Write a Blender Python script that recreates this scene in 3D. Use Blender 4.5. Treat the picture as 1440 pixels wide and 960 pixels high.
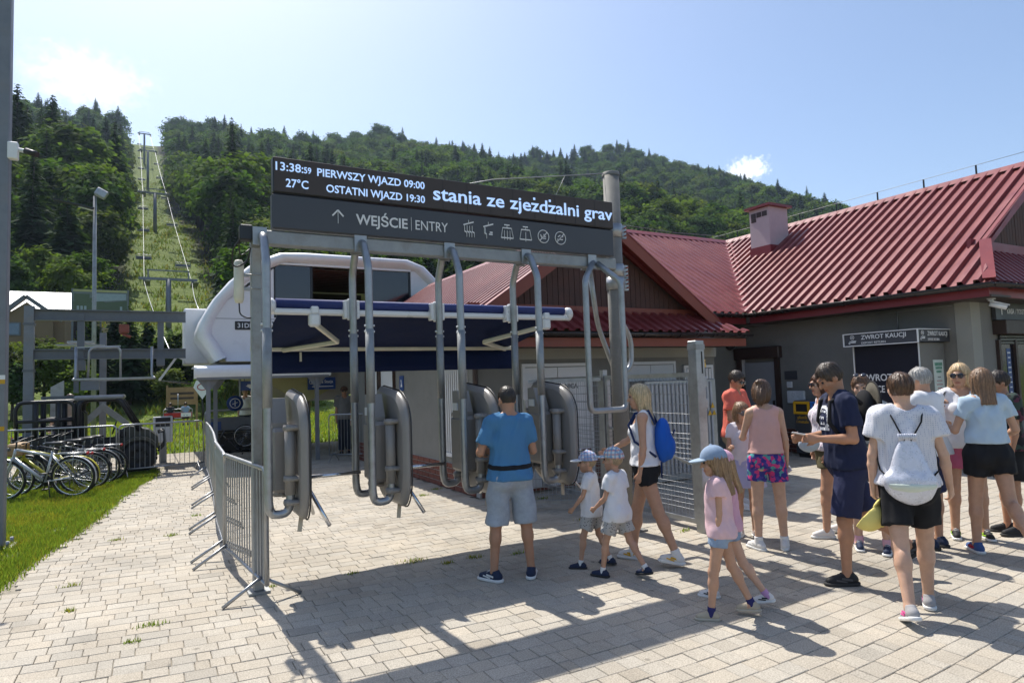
import bpy, bmesh, math, random
import numpy as np
from mathutils import Vector, Matrix, Euler
rnd = random.Random(11)
SC = bpy.context.scene
for o in list(bpy.data.objects): bpy.data.objects.remove(o)
COL = SC.collection
# ---------------------------------------------------------------- camera
cam_d = bpy.data.cameras.new('camera'); cam = bpy.data.objects.new('camera', cam_d); COL.objects.link(cam)
cam_d.sensor_width = 36; cam_d.lens = 22.5; cam_d.clip_end = 5000; cam_d.clip_start = 0.05
_yaw, _pitch, _roll = math.radians(-29.5), math.radians(3.5), math.radians(1.9)
fw = Vector((math.sin(-_yaw)*math.cos(_pitch), math.cos(_yaw)*math.cos(_pitch), math.sin(_pitch)))
rt = fw.cross(Vector((0, 0, 1))).normalized(); up = rt.cross(fw)
r2 = rt*math.cos(_roll) - up*math.sin(_roll); u2 = rt*math.sin(_roll) + up*math.cos(_roll)
cam.matrix_world = Matrix(((r2.x, u2.x, -fw.x, 0), (r2.y, u2.y, -fw.y, 0), (r2.z, u2.z, -fw.z, 1.7), (0, 0, 0, 1)))
SC.camera = cam
# ---------------------------------------------------------------- world, sun, exposure
SUN_EL, SUN_AZ = math.radians(57.5), math.radians(-4.0)      # azimuth from +Y towards +X
w = bpy.data.worlds.new('World'); SC.world = w; w.use_nodes = True
nt = w.node_tree; nt.nodes.clear()
out = nt.nodes.new('ShaderNodeOutputWorld'); bg = nt.nodes.new('ShaderNodeBackground')
sky = nt.nodes.new('ShaderNodeTexSky'); sky.sky_type = 'NISHITA'; sky.sun_disc = False
sky.sun_elevation = SUN_EL; sky.sun_rotation = SUN_AZ; sky.altitude = 400; sky.air_density = 1.0; sky.dust_density = 2.2; sky.ozone_density = 2.2
bg.inputs[1].default_value = 0.14
# thin summer cloud: a soft veil plus one small puff, mixed over the sky by direction
tc = nt.nodes.new('ShaderNodeTexCoord')
def wn(t, **k):
    n = nt.nodes.new(t)
    for a, b in k.items(): setattr(n, a, b)
    return n
def puff(dirv, size, soft, stretch=(1, 1, 1)):
    mp = wn('ShaderNodeMapping'); mp.inputs['Location'].default_value = [-d*s for d, s in zip(dirv, stretch)]; mp.inputs['Scale'].default_value = stretch
    nt.links.new(tc.outputs['Generated'], mp.inputs['Vector'])
    nz = wn('ShaderNodeTexNoise'); nz.inputs['Scale'].default_value = 3.2/size; nz.inputs['Detail'].default_value = 7; nz.inputs['Roughness'].default_value = .6
    nt.links.new(tc.outputs['Generated'], nz.inputs['Vector'])
    ln = wn('ShaderNodeVectorMath', operation='LENGTH'); nt.links.new(mp.outputs[0], ln.inputs[0])
    m1 = wn('ShaderNodeMath', operation='DIVIDE'); nt.links.new(ln.outputs['Value'], m1.inputs[0]); m1.inputs[1].default_value = size
    m2 = wn('ShaderNodeMath', operation='MULTIPLY_ADD'); nt.links.new(nz.outputs['Fac'], m2.inputs[0]); m2.inputs[1].default_value = -2.2; nt.links.new(m1.outputs[0], m2.inputs[2])
    mr = wn('ShaderNodeMapRange'); mr.interpolation_type = 'SMOOTHSTEP'; nt.links.new(m2.outputs[0], mr.inputs[0])
    mr.inputs[1].default_value = soft; mr.inputs[2].default_value = -soft - .35; mr.inputs[3].default_value = 0; mr.inputs[4].default_value = 1
    return mr.outputs[0]
def pdir(px, py):
    v = r2*((px-720)/900) - u2*((py-480)/900) + fw
    return tuple(v.normalized())
masks = [(puff(pdir(125, 112), .05, .6, (1, 1, 2.0)), .45), (puff(pdir(1052, 238), .024, .25, (1, 1, 1.6)), .6), (puff(pdir(1000, 262), .03, .4, (1, 1, 2.2)), .4)]
cur = sky.outputs[0]
for m, amt in masks:
    mu = wn('ShaderNodeMath', operation='MULTIPLY'); nt.links.new(m, mu.inputs[0]); mu.inputs[1].default_value = amt
    mx = wn('ShaderNodeMix', data_type='RGBA'); nt.links.new(mu.outputs[0], mx.inputs[0]); nt.links.new(cur, mx.inputs[6]); mx.inputs[7].default_value = (9.3, 9.3, 9.2, 1)
    cur = mx.outputs[2]
nt.links.new(cur, bg.inputs[0]); nt.links.new(bg.outputs[0], out.inputs[0])
sl = bpy.data.lights.new('sun', 'SUN'); sl.energy = 5.0; sl.angle = math.radians(.53); sl.color = (1, .955, .88)
so = bpy.data.objects.new('sun', sl); COL.objects.link(so)
sdir = Vector((math.sin(SUN_AZ)*math.cos(SUN_EL), math.cos(SUN_AZ)*math.cos(SUN_EL), math.sin(SUN_EL)))
so.rotation_euler = sdir.to_track_quat('Z', 'Y').to_euler(); so.location = (0, 0, 40)
SC.view_settings.view_transform = 'Standard'; SC.view_settings.look = 'None'; SC.view_settings.exposure = 0.42; SC.view_settings.gamma = 1
SC.view_settings.use_curve_mapping = False
SC.render.engine = 'CYCLES'
SC.cycles.max_bounces = 6; SC.cycles.diffuse_bounces = 3; SC.cycles.glossy_bounces = 3; SC.cycles.transmission_bounces = 6; SC.cycles.transparent_max_bounces = 8

# ---------------------------------------------------------------- materials
MATS = {}
def mat(name, col, rough=.6, metal=0., var=.12, scale=6., bump=0., bscale=40., alpha=None, attr=None, spec=.5, dirt=None, trans=0.):
    if name in MATS: return MATS[name]
    m = bpy.data.materials.new(name); m.use_nodes = True; n = m.node_tree.nodes; l = m.node_tree.links
    b = n['Principled BSDF']; b.inputs['Roughness'].default_value = rough; b.inputs['Metallic'].default_value = metal
    b.inputs['Specular IOR Level'].default_value = spec
    co = n.new('ShaderNodeTexCoord')
    nz = n.new('ShaderNodeTexNoise'); nz.inputs['Scale'].default_value = scale; nz.inputs['Detail'].default_value = 6; nz.inputs['Roughness'].default_value = .65
    l.new(co.outputs['Object'], nz.inputs['Vector'])
    mr = n.new('ShaderNodeMapRange'); mr.inputs[1].default_value = .25; mr.inputs[2].default_value = .75; mr.inputs[3].default_value = 1-var; mr.inputs[4].default_value = 1+var
    l.new(nz.outputs['Fac'], mr.inputs[0])
    src = None
    if attr:
        a = n.new('ShaderNodeAttribute'); a.attribute_name = attr; src = a.outputs['Color']
    mu = n.new('ShaderNodeVectorMath'); mu.operation = 'SCALE'
    if src: l.new(src, mu.inputs[0])
    else: mu.inputs[0].default_value = col[:3]
    l.new(mr.outputs[0], mu.inputs['Scale'])
    last = mu.outputs[0]
    if dirt:
        dn = n.new('ShaderNodeTexNoise'); dn.inputs['Scale'].default_value = dirt[2]; dn.inputs['Detail'].default_value = 8; dn.inputs['Roughness'].default_value = .7
        l.new(co.outputs['Object'], dn.inputs['Vector'])
        dr = n.new('ShaderNodeMapRange'); dr.inputs[1].default_value = .52; dr.inputs[2].default_value = .72; dr.inputs[3].default_value = 0; dr.inputs[4].default_value = dirt[1]
        l.new(dn.outputs['Fac'], dr.inputs[0])
        mx = n.new('ShaderNodeMix'); mx.data_type = 'RGBA'; l.new(dr.outputs[0], mx.inputs[0]); l.new(last, mx.inputs[6]); mx.inputs[7].default_value = (*dirt[0], 1)
        last = mx.outputs[2]
    l.new(last, b.inputs['Base Color'])
    rr = n.new('ShaderNodeMapRange'); rr.inputs[1].default_value = .3; rr.inputs[2].default_value = .7; rr.inputs[3].default_value = max(.03, rough-.08); rr.inputs[4].default_value = min(1, rough+.08)
    l.new(nz.outputs['Fac'], rr.inputs[0]); l.new(rr.outputs[0], b.inputs['Roughness'])
    if bump:
        bz = n.new('ShaderNodeTexNoise'); bz.inputs['Scale'].default_value = bscale; bz.inputs['Detail'].default_value = 5
        l.new(co.outputs['Object'], bz.inputs['Vector'])
        bp = n.new('ShaderNodeBump'); bp.inputs['Strength'].default_value = bump; bp.inputs['Distance'].default_value = .02
        l.new(bz.outputs['Fac'], bp.inputs['Height']); l.new(bp.outputs[0], b.inputs['Normal'])
    if alpha is not None: b.inputs['Alpha'].default_value = alpha
    if trans: b.inputs['Transmission Weight'].default_value = trans
    MATS[name] = m; return m
def emis(name, col, s):
    if name in MATS: return MATS[name]
    m = bpy.data.materials.new(name); m.use_nodes = True; n = m.node_tree.nodes; b = n['Principled BSDF']
    b.inputs['Base Color'].default_value = (*col, 1); b.inputs['Emission Color'].default_value = (*col, 1); b.inputs['Emission Strength'].default_value = s
    MATS[name] = m; return m
M = dict(
 galv=mat('galvanised', (.36, .37, .38), .42, .75, .18, 9, .05, 60, dirt=((.2, .19, .17), .5, 5)),
 galvd=mat('galvanised_dull', (.30, .31, .31), .55, .55, .2, 7, .08, 50, dirt=((.2, .17, .13), .6, 4)),
 concrete_col=mat('grey_pole', (.19, .182, .168), .75, .0, .15, 8, .15, 40, dirt=((.18, .17, .16), .5, 3)),
 chrome=mat('chrome', (.62, .63, .65), .16, 1., .04),
 steel_paint=mat('steel_paint', (.13, .14, .155), .5, .2, .15, 5, dirt=((.2, .17, .14), .4, 4)),
 steel_grey=mat('steel_grey', (.20, .21, .23), .5, .25, .15, 5, dirt=((.26, .22, .18), .4, 3)),
 shield=mat('shield_plastic', (.245, .226, .208), .40, .0, .06, 3, .04, 220, dirt=((.2, .19, .17), .3, 5)),
 black=mat('black_plastic', (.018, .018, .02), .45),
 rubber=mat('rubber', (.022, .022, .022), .75, 0, .15, 20),
 darkmetal=mat('dark_metal', (.03, .032, .035), .4, .4),
 white=mat('white_paint', (.78, .78, .78), .38, 0, .04, 3, dirt=((.5, .48, .45), .25, 2)),
 white_m=mat('white_metal', (.68, .69, .70), .3, .1, .04, 3),
 cream=mat('cream_plastic', (.62, .59, .48), .45),
 shell=mat('station_shell', (.74, .73, .74), .33, 0, .05, 1.2, dirt=((.42, .40, .38), .3, 1.3)),
 blue=mat('navy_fabric', (.007, .014, .052), .85, 0, .12, 5, .1, 200, spec=.15),
 bluel=mat('blue_fabric', (.02, .035, .16), .7, 0, .08, 5, .1, 200),
 bluesign=mat('blue_sign', (.012, .05, .20), .4, 0, .05),
 anth=mat('anthracite_panel', (.056, .059, .068), .45, .1, .08, 3),
 led=mat('led_panel', (.052, .040, .036), .6, 0, .10, 60),
 kiosk=mat('kiosk_navy', (.012, .012, .022), .35, 0, .06),
 letter=mat('white_letter', (.72, .72, .72), .5, 0, .03),
 ledlet=emis('led_letter', (.40, .56, .85), .62),
 redroof=mat('red_roof', (.195, .033, .031), .42, .0, .17, 1.6, 0, 30, spec=.5, dirt=((.30, .11, .10), .5, 1.3)),
 rooftrim=mat('roof_trim', (.20, .026, .032), .42, 0, .08, 3),
 barge=mat('barge_board', (.22, .055, .033), .55, 0, .12, 3, dirt=((.14, .04, .03), .4, 3)),
 plank=mat('gable_plank', (.072, .032, .024), .7, 0, .35, 4, .2, 30),
 gutter=mat('gutter_dark', (.035, .030, .030), .3, .3, .1),
 brown=mat('brown_frame', (.045, .026, .021), .5, 0, .1),
 wall=mat('grey_render', (.195, .190, .172), .88, 0, .10, 1.6, .35, 110, dirt=((.135, .13, .115), .55, 1.1)),
 walll=mat('light_render', (.30, .295, .26), .88, 0, .06, 2.5, .25, 120),
 brick=mat('brick', (.16, .052, .034), .85, 0, .3, 9, .3, 60),
 mortar=mat('mortar', (.36, .34, .31), .9, 0, .1),
 doorw=mat('white_door', (.62, .62, .62), .45, 0, .04, 3),
 doorg=mat('grey_door', (.30, .31, .33), .45, .1, .05),
 glass_d=mat('dark_glass', (.012, .012, .018), .08, 0, .05, spec=.8),
 glass=mat('pane', (.05, .06, .07), .05, 0, .05, spec=.9),
 yellow=mat('yellow_frame', (.60, .33, .01), .45), bluef=mat('blue_frame', (.02, .14, .48), .45),
 green_t=mat('poster_paper', (.62, .68, .62), .6, 0, .05),
 red=mat('red_plastic', (.42, .02, .02), .4), orange=mat('orange_plastic', (.7, .16, .02), .4),
 wood=mat('bare_wood', (.30, .19, .09), .7, 0, .2, 8), chim=mat('chimney_render', (.50, .42, .43), .85, 0, .08, 4, .2, 80),
 paper=mat('paper_strip', (.55, .46, .33), .7),
)
# ---------------------------------------------------------------- mesh helpers
class MB:
    def __init__(s): s.v = []; s.f = []; s.sm = []
    def add(s, vs, fs, smooth=False):
        o = len(s.v); s.v.extend([tuple(p) for p in vs]); s.f.extend([tuple(i+o for i in f) for f in fs]); s.sm.extend([smooth]*len(fs)); return s
    def box(s, c, d, rz=0., ch=0., mtx=None):
        x, y, z = d[0]/2, d[1]/2, d[2]/2
        if ch <= 0:
            vs = [(-x, -y, -z), (x, -y, -z), (x, y, -z), (-x, y, -z), (-x, -y, z), (x, -y, z), (x, y, z), (-x, y, z)]
            fs = [(0, 3, 2, 1), (4, 5, 6, 7), (0, 1, 5, 4), (1, 2, 6, 5), (2, 3, 7, 6), (3, 0, 4, 7)]
        else:
            c_ = min(ch, x*.95, y*.95, z*.95); vs = []; idx = {}
            for sx in (-1, 1):
                for sy in (-1, 1):
                    for sz in (-1, 1):
                        for a in range(3):
                            p = [sx*(x-c_), sy*(y-c_), sz*(z-c_)]; p[a] = (sx*x, sy*y, sz*z)[a]
                            idx[sx, sy, sz, a] = len(vs); vs.append(tuple(p))
            I = lambda sx, sy, sz, a: idx[sx, sy, sz, a]
            fs = []
            for q in (-1, 1):
                f = [I(q, -1, -1, 0), I(q, 1, -1, 0), I(q, 1, 1, 0), I(q, -1, 1, 0)]; fs.append(f if q > 0 else f[::-1])
                f = [I(-1, q, -1, 1), I(1, q, -1, 1), I(1, q, 1, 1), I(-1, q, 1, 1)]; fs.append(f[::-1] if q > 0 else f)
                f = [I(-1, -1, q, 2), I(1, -1, q, 2), I(1, 1, q, 2), I(-1, 1, q, 2)]; fs.append(f if q > 0 else f[::-1])
            for a in (-1, 1):
                for b in (-1, 1):
                    fs.append([I(a, b, -1, 0), I(a, b, -1, 1), I(a, b, 1, 1), I(a, b, 1, 0)])
                    fs.append([I(a, -1, b, 0), I(a, -1, b, 2), I(a, 1, b, 2), I(a, 1, b, 0)])
                    fs.append([I(-1, a, b, 1), I(-1, a, b, 2), I(1, a, b, 2), I(1, a, b, 1)])
                    for c2 in (-1, 1): fs.append([I(a, b, c2, 0), I(a, b, c2, 1), I(a, b, c2, 2)])
        R = mtx if mtx is not None else Matrix.Rotation(rz, 3, 'Z')
        C = Vector(c)
        return s.add([R @ Vector(p) + C for p in vs], fs)
    def bar(s, p0, p1, w_, h_, upv=(0, 0, 1), ch=0.):
        p0, p1 = Vector(p0), Vector(p1); d = p1-p0; L = d.length; d.normalize(); u = Vector(upv)
        if abs(d.dot(u)) > .98: u = Vector((0, 1, 0)) if abs(d.y) < .9 else Vector((1, 0, 0))
        sx = d.cross(u).normalized(); uz = sx.cross(d)
        R = Matrix((d, sx, uz)).transposed()
        return s.box((p0+p1)/2, (L, w_, h_), mtx=R, ch=ch)
    def tube(s, pts, r, seg=10, caps=True, closed=False):
        pts = [Vector(p) for p in pts]; n = len(pts)
        rs = r if isinstance(r, (list, tuple)) else [r]*n
        T = []
        for i in range(n):
            a = pts[i-1] if (i > 0 or closed) else pts[i]; b = pts[(i+1) % n] if (i < n-1 or closed) else pts[i]
            T.append((b-a).normalized())
        u = Vector((0, 0, 1)) if abs(T[0].z) < .9 else Vector((1, 0, 0))
        N = (u - T[0]*u.dot(T[0])).normalized(); vs = []; fs = []
        for i in range(n):
            if i: N = (N - T[i]*N.dot(T[i])).normalized()
            B = T[i].cross(N)
            k = 1.
            for j in range(seg):
                a = 2*math.pi*j/seg; vs.append(pts[i] + (N*math.cos(a) + B*math.sin(a))*rs[i]*k)
        for i in range(n if closed else n-1):
            for j in range(seg):
                a, b = i*seg+j, i*seg+(j+1) % seg; c, d = ((i+1) % n)*seg+(j+1) % seg, ((i+1) % n)*seg+j
                fs.append((a, b, c, d))
        s.add(vs, fs, True)
        if caps and not closed:
            o = len(s.v)-len(vs)
            s.f.append(tuple(o+j for j in range(seg))[::-1]); s.sm.append(False)
            s.f.append(tuple(o+(n-1)*seg+j for j in range(seg))); s.sm.append(False)
        return s
    def prism(s, poly, fn, a, b):
        n = len(poly); vs = [fn(p, q, a) for p, q in poly] + [fn(p, q, b) for p, q in poly]
        fs = [tuple(range(n))[::-1], tuple(range(n, 2*n))] + [(i, (i+1) % n, n+(i+1) % n, n+i) for i in range(n)]
        return s.add(vs, fs)
    def lathe(s, prof, c=(0, 0, 0), axis='Z', seg=16, smooth=True):
        vs = []; fs = []; n = len(prof)
        for r, h in prof:
            for j in range(seg):
                a = 2*math.pi*j/seg; p = (r*math.cos(a), r*math.sin(a), h)
                if axis == 'X': p = (p[2], p[0], p[1])
                elif axis == 'Y': p = (p[1], p[2], p[0])
                vs.append((p[0]+c[0], p[1]+c[1], p[2]+c[2]))
        for i in range(n-1):
            for j in range(seg): fs.append((i*seg+j, i*seg+(j+1) % seg, (i+1)*seg+(j+1) % seg, (i+1)*seg+j))
        return s.add(vs, fs, smooth)
    def mesh(s, name):
        me = bpy.data.meshes.new(name); me.from_pydata(s.v, [], s.f)
        if any(s.sm): me.polygons.foreach_set('use_smooth', s.sm)
        bm = bmesh.new(); bm.from_mesh(me); bmesh.ops.recalc_face_normals(bm, faces=bm.faces); bm.to_mesh(me); bm.free()
        me.update(); return me
    def build(s, name, m, parent=None, loc=None):
        return link(name, s.mesh(name), m, parent, loc)
def link(name, me, m, parent=None, loc=None):
    o = bpy.data.objects.new(name, me); COL.objects.link(o)
    if m is not None and not me.materials: me.materials.append(m)
    if parent is not None: o.parent = parent
    if loc is not None: o.location = loc
    return o
def tag(o, label=None, cat=None, group=None, kind=None):
    if label: o['label'] = label
    if cat: o['category'] = cat
    if group: o['group'] = group
    if kind: o['kind'] = kind
    return o
def empty(name, loc=(0, 0, 0), rz=0., label=None, cat=None, group=None):
    o = bpy.data.objects.new(name, None); COL.objects.link(o); o.location = loc; o.rotation_euler = (0, 0, rz); o.empty_display_size = .2
    return tag(o, label, cat, group)
def copy_tree(o, parent=None):
    c = o.copy(); COL.objects.link(c); c.parent = parent
    for ch in list(o.children): copy_tree(ch, c)
    return c
def bend(pts, r=.06, k=5):
    """round the inner corners of a polyline"""
    P = [Vector(p) for p in pts]; out_ = [P[0]]
    for i in range(1, len(P)-1):
        a, b, c = P[i-1], P[i], P[i+1]; d1 = (a-b); d2 = (c-b); q = min(r, d1.length*.49, d2.length*.49)
        s_, e = b+d1.normalized()*q, b+d2.normalized()*q
        for j in range(k+1):
            t = j/k; out_.append(s_*(1-t)**2 + b*2*t*(1-t) + e*t*t)
    out_.append(P[-1]); return out_
def text(name, body, size, m, parent, loc, rot, align='LEFT', bold=0., sx=1., thick=.0015, width=None):
    cu = bpy.data.curves.new(name, 'FONT'); cu.body = body; cu.size = size; cu.align_x = align; cu.offset = bold*size; cu.extrude = thick; cu.resolution_u = 3
    t = bpy.data.objects.new('tmp', cu); COL.objects.link(t)
    dg = bpy.context.evaluated_depsgraph_get(); me = bpy.data.meshes.new_from_object(t.evaluated_get(dg)); bpy.data.objects.remove(t)
    me.materials.clear()
    if width:
        xs = [v.co.x for v in me.vertices]; x0 = min(xs); sx = width/(max(xs)-x0)
        for v in me.vertices: v.co.x -= x0
    if sx != 1.:
        for v in me.vertices: v.co.x *= sx
    o = link(name, me, m, parent); o.location = loc; o.rotation_euler = rot
    return o
RX = (math.pi/2, 0, 0)                      # text facing -Y
RXM = (math.pi/2, 0, -math.pi/2)            # text facing -X
def V3(*a): return Vector(a)
# ================================================================= TERRAIN
RIDGE = [(-400, 140), (-200, 152), (-110, 152), (-67, 150), (-30, 147), (0, 146), (12, 147), (40, 150), (80, 151), (143, 167), (185, 163), (230, 155), (288, 173), (346, 187), (400, 184), (455, 176), (556, 158), (640, 138), (800, 105), (1200, 70)]
def ridge_z(x):
    for (a, za), (b, zb) in zip(RIDGE, RIDGE[1:]):
        if a <= x <= b:
            t = (x-a)/(b-a); t = t*t*(3-2*t); return za+(zb-za)*t
    return RIDGE[0][1] if x < 0 else RIDGE[-1][1]
def hz_(x, y):
    if y < 44: return 0.
    t = (y-44)/386.
    if t <= 1: f = .94*t**1.13 + .06*t*t
    else: f = 1-.35*(t-1)
    bump_ = 2.2*math.sin(x*.031+y*.017)+1.6*math.sin(x*.052-y*.043+1)
    return ridge_z(x)*f + bump_*min(1, t*4)
def lift_x(y): return 3.3-.0165*(y-16)
def cut_half(y): return 2.3+y*.0055
def terrain():
    xs = sorted(set([-600, -420, -300] + list(range(-230, -30, 8)) + list(range(-30, 30, 2)) + list(range(30, 60, 6)) + list(range(60, 700, 14)) + [800, 1000, 1300]))
    ys = sorted(set([-300, -120, -60, -30, -10, 0, 10, 20, 30, 38, 44] + list(range(48, 440, 8)) + [460, 520, 600, 800]))
    vs = [(x, y, hz_(x, y)-.05) for y in ys for x in xs]; n = len(xs)
    fs = [(j*n+i, j*n+i+1, (j+1)*n+i+1, (j+1)*n+i) for j in range(len(ys)-1) for i in range(n-1)]
    me = bpy.data.meshes.new('terrain'); me.from_pydata(vs, [], fs); me.polygons.foreach_set('use_smooth', [True]*len(fs))
    m = bpy.data.materials.new('meadow'); m.use_nodes = True; N = m.node_tree.nodes; L = m.node_tree.links; b = N['Principled BSDF']; b.inputs['Roughness'].default_value = .95; b.inputs['Specular IOR Level'].default_value = .1
    g1 = N.new('ShaderNodeNewGeometry'); z1 = N.new('ShaderNodeTexNoise'); z1.inputs['Scale'].default_value = .6; z1.inputs['Detail'].default_value = 10; z1.inputs['Roughness'].default_value = .72
    L.new(g1.outputs['Position'], z1.inputs['Vector'])
    cr = N.new('ShaderNodeValToRGB'); L.new(z1.outputs['Fac'], cr.inputs[0]); e = cr.color_ramp
    e.elements[0].position = .32; e.elements[0].color = (.075, .110, .028, 1); e.elements[1].position = .70; e.elements[1].color = (.175, .205, .062, 1)
    q = e.elements.new(.5); q.color = (.120, .160, .042, 1)
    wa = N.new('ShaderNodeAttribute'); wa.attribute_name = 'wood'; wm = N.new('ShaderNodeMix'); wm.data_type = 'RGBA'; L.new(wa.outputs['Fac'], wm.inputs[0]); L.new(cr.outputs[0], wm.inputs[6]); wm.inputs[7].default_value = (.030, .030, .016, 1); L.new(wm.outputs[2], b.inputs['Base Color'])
    z2 = N.new('ShaderNodeTexNoise'); z2.inputs['Scale'].default_value = 3.0; z2.inputs['Detail'].default_value = 6; L.new(g1.outputs['Position'], z2.inputs['Vector'])
    bp = N.new('ShaderNodeBump'); bp.inputs['Strength'].default_value = .9; bp.inputs['Distance'].default_value = .4; L.new(z2.outputs['Fac'], bp.inputs['Height']); L.new(bp.outputs[0], b.inputs['Normal'])
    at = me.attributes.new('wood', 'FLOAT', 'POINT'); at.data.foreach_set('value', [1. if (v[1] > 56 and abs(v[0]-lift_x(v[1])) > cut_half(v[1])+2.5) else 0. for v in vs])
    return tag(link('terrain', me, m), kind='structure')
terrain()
# ================================================================= PAVEMENT
EDGE = [(-40, -2.2), (5.0, -1.45), (7.3, -1.17), (8.2, -1.07), (9.1, -.90), (10.3, -.67), (12.0, -.46), (14.0, -.14), (15.2, .10), (16.2, .10), (16.21, -6.0), (20.5, -6.0)]
def edge_x(y):
    for (a, xa), (b, xb) in zip(EDGE, EDGE[1:]):
        if a <= y <= b: return xa+(xb-xa)*(y-a)/(b-a)
    return -6.
PAVE_MAT = None
def pave_material():
    m = bpy.data.materials.new('concrete_paver'); m.use_nodes = True; N = m.node_tree.nodes; L = m.node_tree.links; b = N['Principled BSDF']; b.inputs['Roughness'].default_value = .88; b.inputs['Specular IOR Level'].default_value = .25
    a = N.new('ShaderNodeAttribute'); a.attribute_name = 'tint'
    g1 = N.new('ShaderNodeNewGeometry')
    z1 = N.new('ShaderNodeTexNoise'); z1.inputs['Scale'].default_value = 1.1; z1.inputs['Detail'].default_value = 7; z1.inputs['Roughness'].default_value = .65; L.new(g1.outputs['Position'], z1.inputs['Vector'])
    z2 = N.new('ShaderNodeTexNoise'); z2.inputs['Scale'].default_value = 115; z2.inputs['Detail'].default_value = 4; L.new(g1.outputs['Position'], z2.inputs['Vector'])
    v = N.new('ShaderNodeTexVoronoi'); v.inputs['Scale'].default_value = 3.2; L.new(g1.outputs['Position'], v.inputs['Vector'])
    m1 = N.new('ShaderNodeMapRange'); L.new(z1.outputs['Fac'], m1.inputs[0]); m1.inputs[1].default_value = .3; m1.inputs[2].default_value = .7; m1.inputs[3].default_value = .84; m1.inputs[4].default_value = 1.12
    m2 = N.new('ShaderNodeMapRange'); L.new(z2.outputs['Fac'], m2.inputs[0]); m2.inputs[1].default_value = .3; m2.inputs[2].default_value = .7; m2.inputs[3].default_value = .70; m2.inputs[4].default_value = 1.28
    mm = N.new('ShaderNodeMath'); mm.operation = 'MULTIPLY'; L.new(m1.outputs[0], mm.inputs[0]); L.new(m2.outputs[0], mm.inputs[1])
    gum = N.new('ShaderNodeMapRange'); L.new(v.outputs['Distance'], gum.inputs[0]); gum.inputs[1].default_value = .045; gum.inputs[2].default_value = .075; gum.inputs[3].default_value = .62; gum.inputs[4].default_value = 1.
    z3 = N.new('ShaderNodeTexNoise'); z3.inputs['Scale'].default_value = .42; z3.inputs['Detail'].default_value = 8; z3.inputs['Roughness'].default_value = .72; L.new(g1.outputs['Position'], z3.inputs['Vector'])
    st = N.new('ShaderNodeMapRange'); L.new(z3.outputs['Fac'], st.inputs[0]); st.inputs[1].default_value = .50; st.inputs[2].default_value = .68; st.inputs[3].default_value = 1.04; st.inputs[4].default_value = .80
    m3 = N.new('ShaderNodeMath'); m3.operation = 'MULTIPLY'; L.new(gum.outputs[0], m3.inputs[0]); L.new(st.outputs[0], m3.inputs[1])
    m4 = N.new('ShaderNodeMath'); m4.operation = 'MULTIPLY'; L.new(mm.outputs[0], m4.inputs[0]); L.new(m3.outputs[0], m4.inputs[1]); mm = m4
    sc = N.new('ShaderNodeVectorMath'); sc.operation = 'SCALE'; L.new(a.outputs['Color'], sc.inputs[0]); L.new(mm.outputs[0], sc.inputs['Scale']); L.new(sc.outputs[0], b.inputs['Base Color'])
    bp = N.new('ShaderNodeBump'); bp.inputs['Strength'].default_value = .35; bp.inputs['Distance'].default_value = .004; L.new(z2.outputs['Fac'], bp.inputs['Height']); L.new(bp.outputs[0], b.inputs['Normal'])
    return m
PAVE_MAT = pave_material()
def row_c(x):
    x = max(x, -2.5); xc = min(x, 4.2)
    return -.14*xc + .024*xc*xc + (.062*(x-4.2) if x > 4.2 else 0)
def in_view(x, y, z=0., mg=.12):
    v = Vector((x, y, z-1.7)); d = v.dot(fw)
    if d < .4: return None
    a, b = v.dot(r2)/d*900/720, v.dot(u2)/d*900/480
    return d if (abs(a) < 1+mg and abs(b) < 1+mg) else None
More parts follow.
